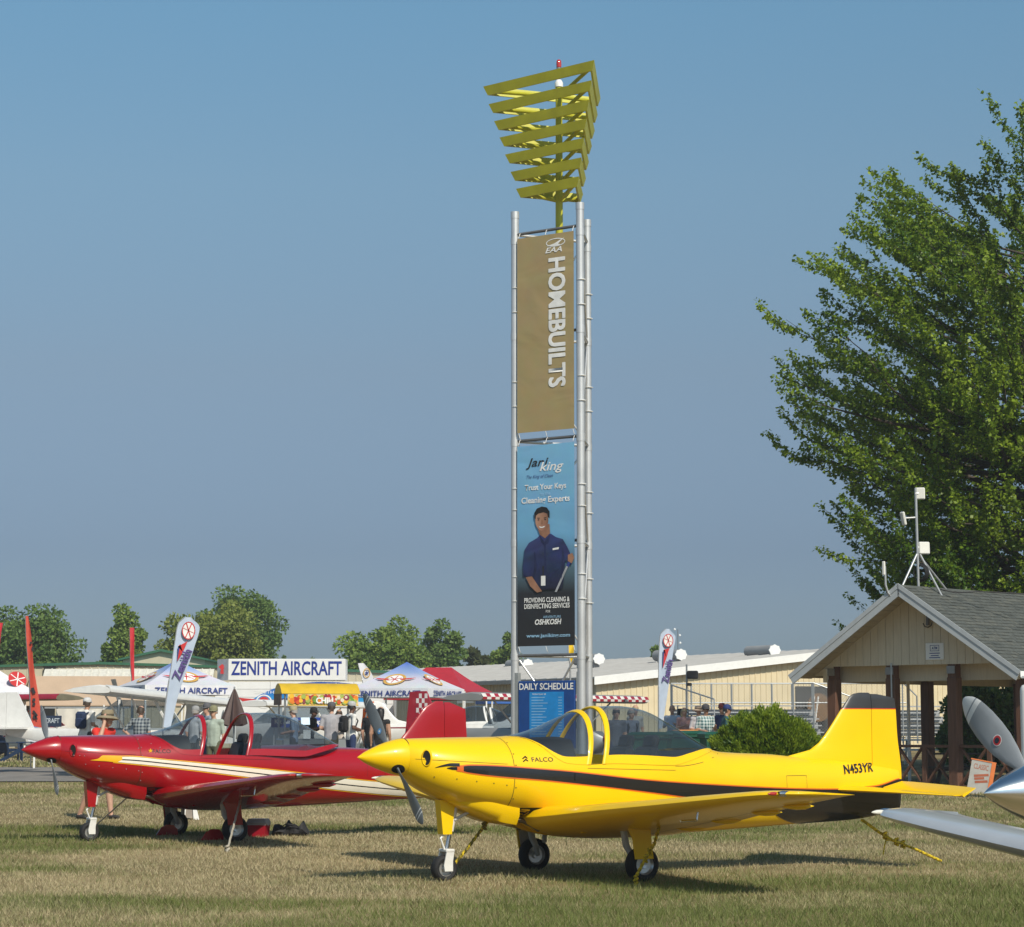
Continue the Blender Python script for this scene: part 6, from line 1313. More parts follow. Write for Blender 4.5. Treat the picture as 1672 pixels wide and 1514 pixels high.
MB().box((0, 0, (bz(1172) + bz(1188)) / 2), (104 / s72, .03, bz(1172) - bz(1188))).build('panel', mat('kit_banner_blue', (.02, .06, .32), .5), kbn); text('lettering', 'Kit Airplanes & Support', PW, kbn, TF(0, -.02, bz(1179.5)), w=1.75, h=.18, bold=.02)
for x in (-.9, .9): MB().box((x, .03, bz(1172) / 2), (.04, .04, bz(1172))).build('leg', GALV, kbn)
nv = thing('dark_sign', 'dark navy sign with white lettering behind the red spinner', 'sign', gp(80, 70)); s70 = FPX / 70; nz = lambda v: CAMZ + (HOR - v) / s70 - gz(70)
MB().box((0, 0, (nz(1169) + nz(1187)) / 2), (40 / s70, .04, nz(1169) - nz(1187))).build('panel', mat('navy_sign', (.012, .025, .06), .5), nv); text('lettering', 'AIRCRAFT', mat('pale_letters', (.45, .5, .55), .5), nv, TF(-.02, -.025, nz(1177)), w=.66, h=.15, bold=.02); MB().box((0, .03, nz(1180) / 2), (.05, .05, nz(1180))).build('leg', GALV, nv)
# ------------------------------------------------------------------ light aircraft on display behind
def highwing(label, u, D, rz, bodym, wingm, lem, finm, rudm, zw=1.98, half=4.1, chord=1.3, check=None, roll=0., body2=None, finh=1.0, group='light aircraft on display beyond the taxiway'):
    t_ = thing('high_wing_airplane', label, 'airplane', gp(u, D), rz, group); gl = GLASS
    S = [(2.0, 0, .06, .62, .50), (1.75, .30, .34, .62, .50), (1.1, .42, .44, .60, .5), (.75, .46, .5, .62, .5), (-.1, .48, .52, .62, .5), (-.9, .46, .5, .62, .5), (-1.6, .36, .42, .66, .5), (-3.0, .17, .22, .78, .5), (-4.0, .05, .12, .86, .5)]
    rings = []
    for x, w, h, z, _ in S:
        w = max(w, .06); rings.append([(x, w * a, z + .28 + h * b) for a, b in ((-1, -.75), (-.85, -1), (.85, -1), (1, -.75), (1, .35), (.8, .6), (-.8, .6), (-1, .35))])
    MB().loft(rings, cap=True).build('fuselage', bodym, t_, smooth=40)
    cab = []
    for x, zt_, w in ((.95, 1.25, .42), (.45, 1.90, .42), (-.6, 1.94, .42), (-1.7, 1.25, .30)): cab.append([(x, -w, 1.15), (x, -w * .85, zt_), (x, w * .85, zt_), (x, w, 1.15)])
    MB().loft(cab, ring_closed=False).build('cabin_glass', gl, t_)
    for a, b in (((.92, .40, 1.2), (.45, .36, 1.92)), ((-.55, .40, 1.2), (-.55, .36, 1.94)), ((.92, -.40, 1.2), (.45, -.36, 1.92)), ((-.55, -.40, 1.2), (-.55, -.36, 1.94))): MB().bar(a, b, .05).build('cabin_post', bodym, t_)
    wg = thing_part('wing', t_); wg.location = (0, 0, zw); wg.rotation_euler = (roll, 0, 0)
    ys_ = [-half, -half + .04, 0, half - .04, half]; af = [(.5, 0.0), (.47, .065), (.40, .10), (.25, .12), (0, .10), (-.3, .06), (-.5, .0), (-.3, -.03), (.1, -.05), (.40, -.05), (.47, -.04)]
    MB().loft([[(a * chord + .25, y, b_ * chord * (.8 if abs(y) == half else 1)) for a, b_ in af] for y in ys_], cap=True).build('wing_panel', wingm, wg, smooth=40)
    le = [(.512, -.02), (.515, .02), (.485, .078), (.40, .116), (.40, .102), (.470, .068), (.502, .0)]
    if check:
        n = 44; w_ = 2 * half / n
        for i in range(n):
            for k in range(2):
                a, b_ = ((.512, -.02), (.515, .03)) if k == 0 else ((.515, .03), (.47, .095)); y0 = -half + i * w_
                MB().add([(a[0] * chord + .25, y0, a[1] * chord), (a[0] * chord + .25, y0 + w_, a[1] * chord), (b_[0] * chord + .25, y0 + w_, b_[1] * chord), (b_[0] * chord + .25, y0, b_[1] * chord)], [(0, 1, 2, 3)]).build('check_square', check[(i + k) % 2], wg)
    else: MB().loft([[(a * chord + .25, y, b_ * chord) for a, b_ in le] for y in (-half - .005, half + .005)], cap=True).build('leading_edge', lem, wg, smooth=40)
    for s in (-1, 1):
        for x in (.55, -.15): MB().tube([(x * .6 + .1, s * .44, .62), (x + .2, s * 2.3, zw - .06 + s * math.sin(roll) * 2.3)], .03, 8, sq=.6).build('wing_strut', lem if not check else GALV, t_, smooth=60)
        MB().prism([(-3.35, .0), (-4.35, 0), (-4.35, .03), (-3.35, .04)], s * .05, s * 1.35, Matrix.Translation((0, 0, 1.18))).build('stabilizer', finm, t_)
        wheel(t_, (.75, s * .95, .25), .25, .18, matt=RUB, matr=ALU); MB().tube([(.7, s * .35, .75), (.75, s * .88, .27)], .035, 8).build('gear_leg', GALV, t_)
    zf_ = 1.15; MB().prism([(-3.2, zf_), (-3.75, zf_ + finh), (-4.05, zf_ + finh), (-4.05, zf_ - .1)], -.03, .03).build('fin', finm, t_); MB().prism([(-4.06, zf_ - .15), (-4.06, zf_ + finh), (-4.30, zf_ + finh * .98), (-4.45, zf_ - .1)], -.025, .025).build('rudder', rudm, t_)
    MB().lathe([(0, .25), (.09, .16), (.13, 0)], 14, Matrix.Translation((2.0, 0, .93)) @ Matrix.Rotation(math.pi / 2, 4, 'Y')).build('spinner', lem if not check else RED, t_, smooth=60)
    for a in (.5, .5 + math.pi): b_ = MB(); blade(b_, .85, a, (2.06, 0, .93), .12); b_.build('propeller_blade', BLADEG, t_, smooth=60)
    wheel(t_, (1.75, 0, .2), .2, .14, matt=RUB, matr=ALU)
    return t_
PWH = mat('white_aircraft_paint', (.76, .75, .72), .35, coat=.4, var=.05, dirt=.12, dirtcol=(.5, .48, .42)); PGR = mat('bare_grey_sheet', (.36, .36, .35), .45, .4, var=.08, scale=2); PRD = mat('dark_red_aircraft_paint', (.36, .012, .03), .35, coat=.4); UND = mat('dull_olive_sheet', (.20, .18, .12), .55, .2, var=.15)
POR = mat('orange_aircraft_paint', (.70, .14, .01), .35, coat=.4)
def face(dx, dy): return math.atan2(dy, dx)
h1 = highwing('white and red high wing airplane with red leading edge behind the red spinner', -12, 79, face(-.6, -.8), PWH, UND, PRD, PWH, PRD, finh=.55)
flat(h1, 'side_stripe', [(.8, .85), (-1.0, .95), (-2.3, 1.18), (-3.3, 1.3), (-3.3, 1.22), (-2.2, 1.02), (-1.0, .82), (.8, .76)], PRD, None, .0, y=.60); flat(h1, 'side_stripe', [(.8, .85), (-1.0, .95), (-2.3, 1.18), (-3.3, 1.3), (-3.3, 1.22), (-2.2, 1.02), (-1.0, .82), (.8, .76)], PRD, None, .0, y=-.60)
h2 = highwing('white high wing airplane whose slatted wing passes behind the tall blade flag', 236, 61, face(.95, -.30), PWH, PWH, PWH, PWH, PWH, zw=1.98, roll=R(-2.0), half=3.7)
h3 = highwing('white high wing airplane whose long wing passes behind the food cart', 497, 74, face(.91, -.41), PWH, PWH, PWH, PWH, PWH, zw=1.74, half=3.9)
h4 = highwing('bare metal high wing airplane with red and white checkered wing edge and fin', 884, 62, face(.83, -.55), PGR, PGR, PGR, PRD, PRD, zw=1.93, check=(PRD, PWH), finh=1.05)
for i in range(4):
    for j in range(6):
        x0, z0 = -3.74 - .095 * i, 1.42 + .13 * j
        if x0 > -3.2 - .55 * (z0 - 1.15) / 1.05 + .1: continue
        for s in (-1, 1): MB().box((x0, s * .034, z0), (.093, .004, .128)).build('check_square', PWH if (i + j) % 2 else PRD, h4)
h5 = aircraft('low_wing_airplane', 'white low wing airplane with orange rudder and blue stars beside the printed tent', gp(795, 76), R(-188), PWH, POR, 0., BLK, 'two', R(70), group='light aircraft on display beyond the taxiway')
for c in h5.children:
    if c.name.startswith('rudder'): c.data.materials[0] = POR
for s in (-1, 1):
    for (x, z) in ((-3.45, 1.62), (-3.5, 1.36), (-3.42, 1.12)): MB().prism([(x + (.085 if i % 2 == 0 else .035) * math.sin(i * math.pi / 5), z + (.085 if i % 2 == 0 else .035) * math.cos(i * math.pi / 5)) for i in range(10)], s * .082, s * .086).build('star', PNAVY, h5)
    text('lettering', 'NAVY', PNAVY, h5, Matrix.Translation((-2.3, s * .36, .98)) @ Matrix.Rotation(0 if s < 0 else math.pi, 4, 'Z') @ FRONT, w=.42, h=.12)
# ------------------------------------------------------------------ people
SK = [mat('skin_%s' % n, c, .55, var=.08, scale=20) for n, c in (('fair', (.52, .30, .21)), ('tan', (.42, .23, .15)), ('brown', (.14, .07, .045)))]
SHOE = mat('shoe_dark', (.03, .028, .026), .6); SOCK = mat('sock_beige', (.55, .48, .38), .8)
EYE = mat('eye_dark', (.02, .015, .012), .3); LIP = mat('lip', (.35, .13, .10), .5)
def cmat(c, n=[0]):
    k = 'cloth_%02d%02d%02d' % tuple(int(v * 99) for v in c); return mat(k, c, .85, var=.14, scale=9, bump=.35, bscale=14)
def plaid(name, a, b):
    m = bpy.data.materials.new(name); t, bs = _nodes(m); bs.inputs['Roughness'].default_value = .85; co = t.nodes.new('ShaderNodeTexCoord'); sp = t.nodes.new('ShaderNodeSeparateXYZ'); t.links.new(co.outputs['Object'], sp.inputs[0]); o = []
    for ax in (0, 2):
        w = t.nodes.new('ShaderNodeMath'); w.operation = 'MULTIPLY'; w.inputs[1].default_value = 75; t.links.new(sp.outputs[ax], w.inputs[0]); s = t.nodes.new('ShaderNodeMath'); s.operation = 'SINE'; t.links.new(w.outputs[0], s.inputs[0]); g = t.nodes.new('ShaderNodeMath'); g.operation = 'GREATER_THAN'; g.inputs[1].default_value = .1; t.links.new(s.outputs[0], g.inputs[0]); o.append(g)
    ad = t.nodes.new('ShaderNodeMath'); ad.operation = 'MULTIPLY_ADD'; ad.inputs[1].default_value = .5; t.links.new(o[0].outputs[0], ad.inputs[0]); hf = t.nodes.new('ShaderNodeMath'); hf.operation = 'MULTIPLY'; hf.inputs[1].default_value = .5; t.links.new(o[1].outputs[0], hf.inputs[0]); t.links.new(hf.outputs[0], ad.inputs[2])
    mx = t.nodes.new('ShaderNodeMix'); mx.data_type = 'RGBA'; mx.inputs[6].default_value = (*a, 1); mx.inputs[7].default_value = (*b, 1); t.links.new(ad.outputs[0], mx.inputs[0]); t.links.new(mx.outputs[2], bs.inputs['Base Color']); return m
PLAIDB = plaid('dark_plaid_cloth', (.30, .33, .34), (.02, .035, .06)); PLAIDG = plaid('green_plaid_cloth', (.55, .62, .62), (.03, .12, .13))
def person(label, u, D, rz, skin=0, shirt=None, legs=None, shorts=True, sleeve=.55, hat=None, hatm=None, hair=None, arms='down', bow=0., H=1.75, stride=.0, sit=False, fine=False, phone=False, pack=None, dz=0., headturn=0., legs_bare=None, wide=1., cloth2=None, collar=True):
    """one continuous body: limbs are laid out joint by joint, fused, then coloured by the limb each face belongs to"""
    k = H / 1.75; x, y, z = gp(u, D); t_ = thing('person', label, 'person', (x, y, z + dz), rz, None); J = {}
    V = lambda a, b, c: Vector((a, b, c)) * k              # x to the person's right... y forward is -y
    hipz = .90; 
    if sit: hipz = .50
    J['pel'] = V(0, .0, hipz + .04); bd = Matrix.Rotation(-bow, 3, 'X')
    up = lambda p: J['pel'] + (Matrix.Rotation(bow, 3, 'X') @ (V(*p)))
    ch, nk, hd = up((0, 0, .36)), up((0, .0, .55)), up((0, -.03, .70))
    sh = {s: up((s * .185 * wide, .0, .485)) for s in (-1, 1)}; seg = []; caps = []
    def cap(a, b, r0, r1, tagc, el=1.): seg.append((a, b, r0, r1, tagc, el))
    cap(J['pel'] + V(0, 0, -.02), up((0, 0, .16)), .155 * k * wide, .148 * k * wide, 'shirt', 1); cap(up((0, 0, .10)), ch, .150 * k * wide, .165 * k * wide, 'shirt'); cap(ch, up((0, 0, .47)), .16 * k * wide, .11 * k, 'shirt')
    for s in (-1, 1): cap(up((s * .07, 0, .46)), sh[s], .085 * k, .075 * k, 'shirt')
    cap(up((0, 0, .47)), up((0, -.012, .60)), .062 * k, .056 * k, 'skin'); cap(hd + V(0, .012, .02), hd + V(0, .0, .075), .083 * k, .088 * k, 'head'); cap(hd + V(0, -.02, -.055), hd + V(0, .0, .05), .060 * k, .078 * k, 'head'); cap(hd + V(0, -.085, .015), hd + V(0, -.106, -.012), .012 * k, .017 * k, 'head')
    for s in (-1, 1): cap(hd + V(s * .086, .01, .03), hd + V(s * .092, .015, -.01), .018 * k, .013 * k, 'head')
    for s in (-1, 1):
        am = arms if isinstance(arms, str) else arms[0 if s < 0 else 1]
        if am == 'down': el, wr = sh[s] + V(s * .055, .03, -.29), sh[s] + V(s * .06, -.05, -.54)
        elif am == 'front': el, wr = sh[s] + V(s * .06, .05, -.28), sh[s] + V(-s * .03, -.22, -.33)
        elif am == 'ear': el, wr = sh[s] + V(s * .13, -.16, -.20), hd + V(s * .125, -.03, -.045)
        elif am == 'hold': el, wr = sh[s] + V(s * .07, -.02, -.28), sh[s] + V(-s * .06, -.28, -.20)
        elif am == 'back': el, wr = sh[s] + V(s * .08, .14, -.25), sh[s] + V(s * .03, .10, -.48)
        elif am == 'hip': el, wr = sh[s] + V(s * .2, .08, -.24), sh[s] + V(s * .02, -.05, -.44)
        cap(sh[s], el, .062 * k, .046 * k, 'arm'); cap(el, wr, .045 * k, .030 * k, 'fore'); d = (wr - el).normalized()
        if am == 'ear': d = Vector((s * -.1, .15, .95)).normalized()
        pm = wr + d * .075 * k; cap(wr, pm, .030 * k, .034 * k, 'skin'); sd = d.cross(Vector((s, .2, .1))).normalized()
        for f, ln in ((-.026, .062), (-.009, .075), (.009, .072), (.025, .055)):
            a = pm + sd * f * k; m1 = a + d * ln * .55 * k; cap(a, m1, .0105 * k, .0095 * k, 'skin'); cap(m1, m1 + (d * .6 + Vector((-s, -.3, 0)) * .5).normalized() * ln * .5 * k, .0095 * k, .008 * k, 'skin')
        th_ = wr + d * .02 * k + sd * -.03 * k; cap(th_, th_ + (d * .6 - sd * .7).normalized() * .06 * k, .012 * k, .009 * k, 'skin')
        if phone and am == 'ear': MB().box(hd + V(s * .112, -.02, -.01), (.012, .07, .14), rx=.3, bev=.004).build('phone', BLK, t_)
        hp = J['pel'] + V(s * .09, 0, -.03); st = stride * s
        if sit: kn, an = hp + V(s * .03, -.42, -.0), hp + V(s * .04, -.46, -.40)
        else: kn, an = hp + V(s * .02, -.10 * abs(st) - st * .20 - .01, -.42), V(s * .11, -st * .42 + .02 + (.0), .085)
        cap(hp, kn, .098 * k * wide ** .5, .064 * k, 'thigh'); md = kn.lerp(an, .3) + V(0, .012, 0); cap(kn, md, .056 * k, .060 * k, 'calf'); cap(md, an, .060 * k, .038 * k, 'calf')
        toe = an + V(s * .02, -.13, -.05); cap(an + V(0, .03, -.04), toe, .040 * k, .033 * k, 'shoe')
    vs = .012 if fine else .017
    mb = MB()
    for a, b, r0, r1, tg, el in seg:
        d = b - a; L = max(d.length, 1e-4); d.normalize(); n = 10; rr = []
        pts = [(a - d * r0 * q, r0 * math.sqrt(max(0, 1 - q * q))) for q in (.97, .75, .4)] + [(a, r0), (b, r1)] + [(b + d * r1 * q, r1 * math.sqrt(max(0, 1 - q * q))) for q in (.4, .75, .97)]
        u_ = Vector((0, 0, 1)) if abs(d.z) < .9 else Vector((1, 0, 0)); aa = d.cross(u_).normalized(); bb2 = d.cross(aa)
        trunk = tg == 'shirt' and abs(d.z) > .8
        for p, r_ in pts:
            ring = []
            for j in range(n):
                o = aa * math.cos(2 * math.pi * j / n) * r_ + bb2 * math.sin(2 * math.pi * j / n) * r_
                if trunk: o.y *= .72; o.x *= 1.08
                ring.append(p + o)
            rr.append(ring)
        mb.loft(rr, cap=True)
    raw = mb.build('body', WHT, None); md = raw.modifiers.new('fuse', 'REMESH'); md.mode = 'VOXEL'; md.voxel_size = vs; md.use_smooth_shade = True
    sm = raw.modifiers.new('soft', 'SMOOTH'); sm.factor = .5; sm.iterations = 3
    dg = bpy.context.evaluated_depsgraph_get(); me = bpy.data.meshes.new_from_object(raw.evaluated_get(dg)); bpy.data.objects.remove(raw, do_unlink=True)
    n = len(me.polygons); c = np.empty(n * 3); me.polygons.foreach_get('center', c); c = c.reshape(-1, 3); best = np.full(n, 1e9); idx = np.zeros(n, int); tt_ = np.zeros(n)
    for i, (a, b, r0, r1, tg, el) in enumerate(seg):
        a_, b_ = np.array(a), np.array(b); ab = b_ - a_; q = np.clip(((c - a_) @ ab) / max(ab @ ab, 1e-9), 0, 1); dd = np.linalg.norm(c - (a_ + q[:, None] * ab), axis=1) - (r0 + (r1 - r0) * q); w = dd < best; best[w] = dd[w]; idx[w] = i; tt_[w] = q[w]
    sm_ = shirt or cmat((.5, .5, .5)); lm = legs or cmat((.05, .06, .09)); bare = SK[skin]
    ml = [sm_, bare, lm, SHOE, legs_bare or bare, hatm or BLK, hair or HAIR]; mi = np.zeros(n, int); tags_ = [s[4] for s in seg]
    zc = c[:, 2]; 
    for i in range(n):
        g_ = tags_[idx[i]]; q = tt_[i]
        if g_ == 'shirt': mi[i] = 0 if zc[i] > (hipz - .05) * k else 2
        elif g_ == 'arm': mi[i] = 0 if q < (sleeve * 1.6 if sleeve < 1 else 2) else 1
        elif g_ == 'fore': mi[i] = 0 if sleeve > 1 else 1
        elif g_ in ('skin', 'head'): mi[i] = 1
        elif g_ == 'thigh': mi[i] = 2 if (not shorts or q < .92) else 1
        elif g_ == 'calf': mi[i] = 4 if shorts else 2
        elif g_ == 'shoe': mi[i] = 3
    me.materials.clear(); [me.materials.append(m) for m in ml]; me.polygons.foreach_set('material_index', mi); me.polygons.foreach_set('use_smooth', [True] * n); me.update()
    body = link_mesh('body', me, t_); hl = thing_part('head_details', body)
    for s in (-1, 1): MB().lathe([(.0, -.006), (.011, 0), (0, .006)], 8, Matrix.Translation(hd + V(s * .032, -.083, .028)) @ Matrix.Rotation(math.pi / 2, 4, 'X')).build('eye', EYE, hl)
    MB().box(hd + V(0, -.079, -.045), (.045 * k, .012, .010)).build('mouth', LIP, hl)
    hr = hair or HAIRM[0]
    if hat != 'bald':
        rings = []
        for q in lin(0, 1, 6):
            zz = .0 + .145 * q; w = .098 * math.sqrt(max(.02, 1 - (q * .98) ** 3)); rings.append([hd + V(w * math.cos(a) * 1.0, .018 + w * math.sin(a) * 1.12, zz + (.035 if math.sin(a) < -.3 else -.02 * (math.sin(a) > .2)) * (1 - q)) for a in lin(0, 2 * math.pi * 15 / 16, 16)])
        MB().loft(rings, cap=True).build('hair', hr, t_, smooth=60)
    if hat in ('cap', 'visor'):
        hb = thing_part('hat', t_); MB().lathe([(.104 * k, .0), (.108 * k, .03), (.098 * k, .085), (.06 * k, .118), (.0, .128)], 16, Matrix.Translation(hd + V(0, .01, .055))).build('crown', hatm, hb, smooth=60)
        MB().add([hd + V(.095 * math.cos(a), -.02 - (.17 if r_ else .075) * math.sin(a), .06 - .02 * r_ + dz_) for r_ in (0, 1) for dz_ in (0,) for a in lin(.15, math.pi - .15, 9)], [(i, i + 1, i + 10, i + 9) for i in range(8)]).build('peak', hatm, hb)
    elif hat == 'brim':
        hb = thing_part('hat', t_); MB().lathe([(.100 * k, -.01), (.104 * k, .05), (.090 * k, .095), (.0, .105)], 18, Matrix.Translation(hd + V(0, .01, .06))).build('crown', hatm, hb, smooth=50)
        MB().lathe([(.098 * k, .0), (.15 * k, -.012), (.185 * k, -.045), (.18 * k, -.055), (.098 * k, -.012)], 22, Matrix.Translation(hd + V(0, .01, .058)) @ Matrix.Rotation(R(6), 4, 'Y')).build('brim', hatm, hb, smooth=50); MB().lathe([(.106 * k, 0), (.108 * k, .02), (.104 * k, .03)], 18, Matrix.Translation(hd + V(0, .01, .062))).build('hat_band', mat('hat_band_dark', (.10, .08, .05), .8), hb)
    elif hat == 'long':
        MB().loft([[hd + V(w * math.cos(a), .045 + dy + w * .7 * math.sin(a), zz) for a in lin(0, 2 * math.pi * 13 / 14, 14)] for zz, w, dy in ((.06, .10, 0), (-.05, .105, .02), (-.16, .09, .03), (-.24, .05, .03))], cap=True).build('hair', hr, t_, smooth=60)
    if pack is not None:
        p = up((0, .20, .30)); b_ = MB(); b_.box(p, (.29 * k, .17 * k, .42 * k), bev=.06); b_.box(p + V(0, .08, -.06), (.22 * k, .07 * k, .22 * k), bev=.03); b_.build('backpack', pack, t_, smooth=40)
        for s in (-1, 1): MB().tube([up((s * .11, .13, .47)), up((s * .125, -.02, .53)), up((s * .13, -.13, .38)), up((s * .13, -.02, .12))], .02, 6).build('backpack_strap', pack, t_)
    return t_
HAIRM = [mat('hair_brown', (.05, .032, .02), .6, var=.2), mat('hair_black', (.012, .011, .011), .5, var=.2), mat('hair_grey', (.30, .28, .26), .7, var=.15), mat('hair_blond', (.38, .29, .17), .6, var=.15)]
KH = cmat((.30, .25, .16)); DK = cmat((.03, .033, .04)); NV = cmat((.02, .035, .10)); WH_ = cmat((.70, .69, .66)); GY = cmat((.36, .35, .37)); RD = cmat((.62, .03, .02)); SG = cmat((.36, .42, .36)); BK = cmat((.015, .015, .017)); TQ = cmat((.03, .10, .11)); BG = cmat((.48, .42, .32))
person('walking person in red shirt and tan brimmed hat holding a phone to the ear', 160, 38.4, R(62), 0, RD, KH, True, .6, 'brim', mat('tan_hat_cloth', (.27, .22, .14), .85, var=.15), HAIRM[0], ('ear', 'down'), R(14), 1.76, .55, fine=True, phone=True, legs_bare=SK[0], wide=1.1)
person('person in white shirt and pale cap carrying a dark blue backpack', 139, 60, R(155), 1, WH_, DK, True, .5, 'cap', cmat((.55, .55, .55)), HAIRM[0], 'front', R(4), 1.84, .2, pack=cmat((.015, .03, .08)), dz=.1)
person('person in dark plaid shirt standing under the white slatted wing', 229, 58, R(165), 0, PLAIDB, DK, False, .6, None, None, HAIRM[0], ('front', 'hip'), 0, 1.74, 0, wide=1.08)
person('person in pale green shirt and olive cap beside the closed brown umbrella', 349, 55.5, R(-25), 0, SG, cmat((.10, .10, .06)), False, .6, 'cap', cmat((.22, .21, .12)), HAIRM[2], ('front', 'down'), 0, 1.74, 0, wide=1.12)
person('person in grey cap standing behind the red windshield bow', 318, 60, R(150), 0, cmat((.42, .44, .46)), DK, False, .6, 'cap', cmat((.30, .30, .30)), HAIRM[2], 'down', 0, 1.72)
person('person in dark cap and blue grey shirt behind the pale green shirt', 339, 59, R(-60), 0, cmat((.25, .31, .38)), NV, False, .6, 'cap', cmat((.10, .10, .11)), HAIRM[0], 'down', 0, 1.80)
person('person in tan cap and blue shirt behind the red canopy glass', 480, 61, R(-100), 0, cmat((.20, .27, .38)), DK, False, .6, 'cap', cmat((.36, .31, .19)), HAIRM[2], ('front', 'front'), 0, 1.72)
person('food cart worker in black with a black cap', 506, 65.3, R(70), 2, BK, BK, False, .5, 'cap', BK, HAIRM[1], 'hold', R(8), 1.68)
person('person in plain grey polo and dark cap at the food cart', 541, 62, R(178), 0, GY, KH, True, .5, 'cap', cmat((.09, .09, .10)), HAIRM[0], 'front', 0, 1.82, wide=1.15)
person('person with brown hair in cream top at the far side of the food cart', 554, 66, R(-20), 1, cmat((.55, .48, .42)), DK, False, .4, None, None, HAIRM[0], 'hold', 0, 1.62)
person('person in white shirt and grey patterned cap beside the food cart post', 573, 61.5, R(120), 2, WH_, NV, True, .5, 'cap', cmat((.45, .45, .45)), HAIRM[1], 'front', 0, 1.84, pack=BK)
person('person in black shirt, dark shorts and navy sun hat behind the yellow propeller', 606, 58, R(150), 0, BK, cmat((.02, .035, .055)), True, .5, 'brim', cmat((.03, .05, .10)), HAIRM[1], 'down', 0, 1.76, .15)
person('person with long dark hair in black sleeveless top behind the yellow propeller', 621, 57, R(170), 1, BK, cmat((.10, .11, .15)), True, .12, 'long', None, HAIRM[1], 'down', 0, 1.72)
person('person in dark grey shirt standing behind the yellow canopy, blue bag at hip', 1006, 57, R(10), 0, cmat((.10, .11, .14)), NV, True, .5, None, None, HAIRM[0], 'down', 0, 1.70)
person('person in slate shirt with a shoulder bag seen through the yellow canopy', 1030, 58, R(30), 0, cmat((.14, .16, .21)), DK, True, .5, None, None, HAIRM[2], ('front', 'down'), 0, 1.68, pack=DK)
person('person with sandy hair whose head shows just above the yellow canopy', 1037, 66, R(20), 0, cmat((.4, .4, .38)), DK, False, .5, None, None, HAIRM[3], 'down', 0, 1.74)
person('person in pale blue shirt and sunglasses sitting by the bleachers', 1098, 70, R(-10), 0, cmat((.42, .48, .58)), DK, True, .6, 'bald', None, HAIRM[2], 'hold', 0, 1.75, sit=True, dz=.38)
person('person with blond hair and pink top sitting by the green bin', 1117, 68, R(20), 0, cmat((.60, .33, .30)), DK, True, .4, 'long', None, HAIRM[3], 'hold', 0, 1.62, sit=True, dz=.42)
person('person in tan brimmed hat and pale shirt behind the green plaid shirt', 1140, 66, R(30), 0, cmat((.50, .48, .50)), DK, False, .6, 'brim', cmat((.52, .38, .28)), HAIRM[0], 'front', 0, 1.72)
person('bearded person in green plaid shirt and dark cap by the bins', 1152, 63, R(25), 1, PLAIDG, DK, False, .6, 'cap', cmat((.05, .05, .06)), HAIRM[1], ('front', 'hold'), 0, 1.76, wide=1.1)
person('person in teal shirt and navy cap beside the round shrub', 1184, 62, R(95), 1, TQ, DK, False, .6, 'cap', cmat((.02, .04, .16)), HAIRM[1], 'front', R(3), 1.76, wide=1.1)
person('person in maroon cap standing behind the teal shirt', 1180, 64.5, R(-40), 0, NV, DK, False, .6, 'cap', cmat((.16, .03, .03)), HAIRM[0], 'down', 0, 1.78)
# ------------------------------------------------------------------ small things
CHB = mat('navy_plastic_chair', (.015, .035, .085), .5, var=.1)
def adirondack(u, D, rz, label):
    t_ = thing('garden_chair', label, 'chair', gp(u, D), rz, 'navy slatted garden chairs')
    for i in range(6):
        x = -.25 + .1 * i; hgt = .98 - .055 * abs(i - 2.5) ** 1.5; MB().bar((x * .85, .22, .30), (x * 1.15, .48, hgt), .088, .02, up=(0, 1, 0)).build('back_slat', CHB, t_)
    for i in range(5): MB().box((0, -.28 + .11 * i, .38 - .02 * i), (.56, .095, .022), rx=R(-10)).build('seat_slat', CHB, t_)
    for s in (-1, 1):
        MB().box((s * .36, -.0, .58), (.13, .72, .025), bev=.008).build('arm', CHB, t_); MB().bar((s * .33, -.32, 0), (s * .33, -.30, .57), .03, .10).build('front_leg', CHB, t_); MB().bar((s * .30, -.30, .36), (s * .30, .62, .02), .03, .11).build('rear_leg', CHB, t_); MB().bar((s * .33, .30, .2), (s * .33, .33, .58), .03, .06).build('arm_post', CHB, t_)
    MB().bar((-.3, .42, .62), (.3, .42, .62), .03, .06).build('back_rail', CHB, t_)
adirondack(12, 74, R(150), 'navy blue slatted garden chair showing its tall back beyond the asphalt')
adirondack(47, 75, R(-75), 'navy blue slatted garden chair beside the placard stake')
ps = thing('placard_stake', 'white stake with exhibitor placards beyond the red spinner', 'sign', gp(57, 66)); s66 = FPX / 66; pz = lambda v: CAMZ + (HOR - v) / s66 - gz(66)
MB().box((0, 0, pz(1188) / 2), (.05, .03, pz(1188))).build('stake', WHT, ps)
MB().box((-.02, -.03, (pz(1187) + pz(1211)) / 2), (.25, .01, pz(1187) - pz(1211)), ry=R(10)).build('placard', mat('placard_paper', (.70, .70, .76), .5), ps); MB().box((.0, -.038, pz(1188)), (.25, .01, .05), ry=R(10)).build('placard_header', mat('placard_blue', (.05, .2, .55), .5), ps); MB().box((-.03, -.038, pz(1202)), (.11, .004, .10), ry=R(10)).build('placard_print', mat('placard_print', (.5, .25, .3), .5), ps)
MB().box((.22, -.02, (pz(1193) + pz(1213)) / 2), (.20, .01, .36), ry=R(-35)).build('placard', MATS['placard_paper'], ps); MB().box((.22, -.028, (pz(1198) + pz(1204)) / 2), (.12, .004, .07), ry=R(-35)).build('placard_print', PRED, ps)
ck = thing('cooler', 'red picnic cooler with grey lid standing under the red airplane wing', 'cooler', (*at(424, HOR, 33.0)[:2], 0), R(-12))
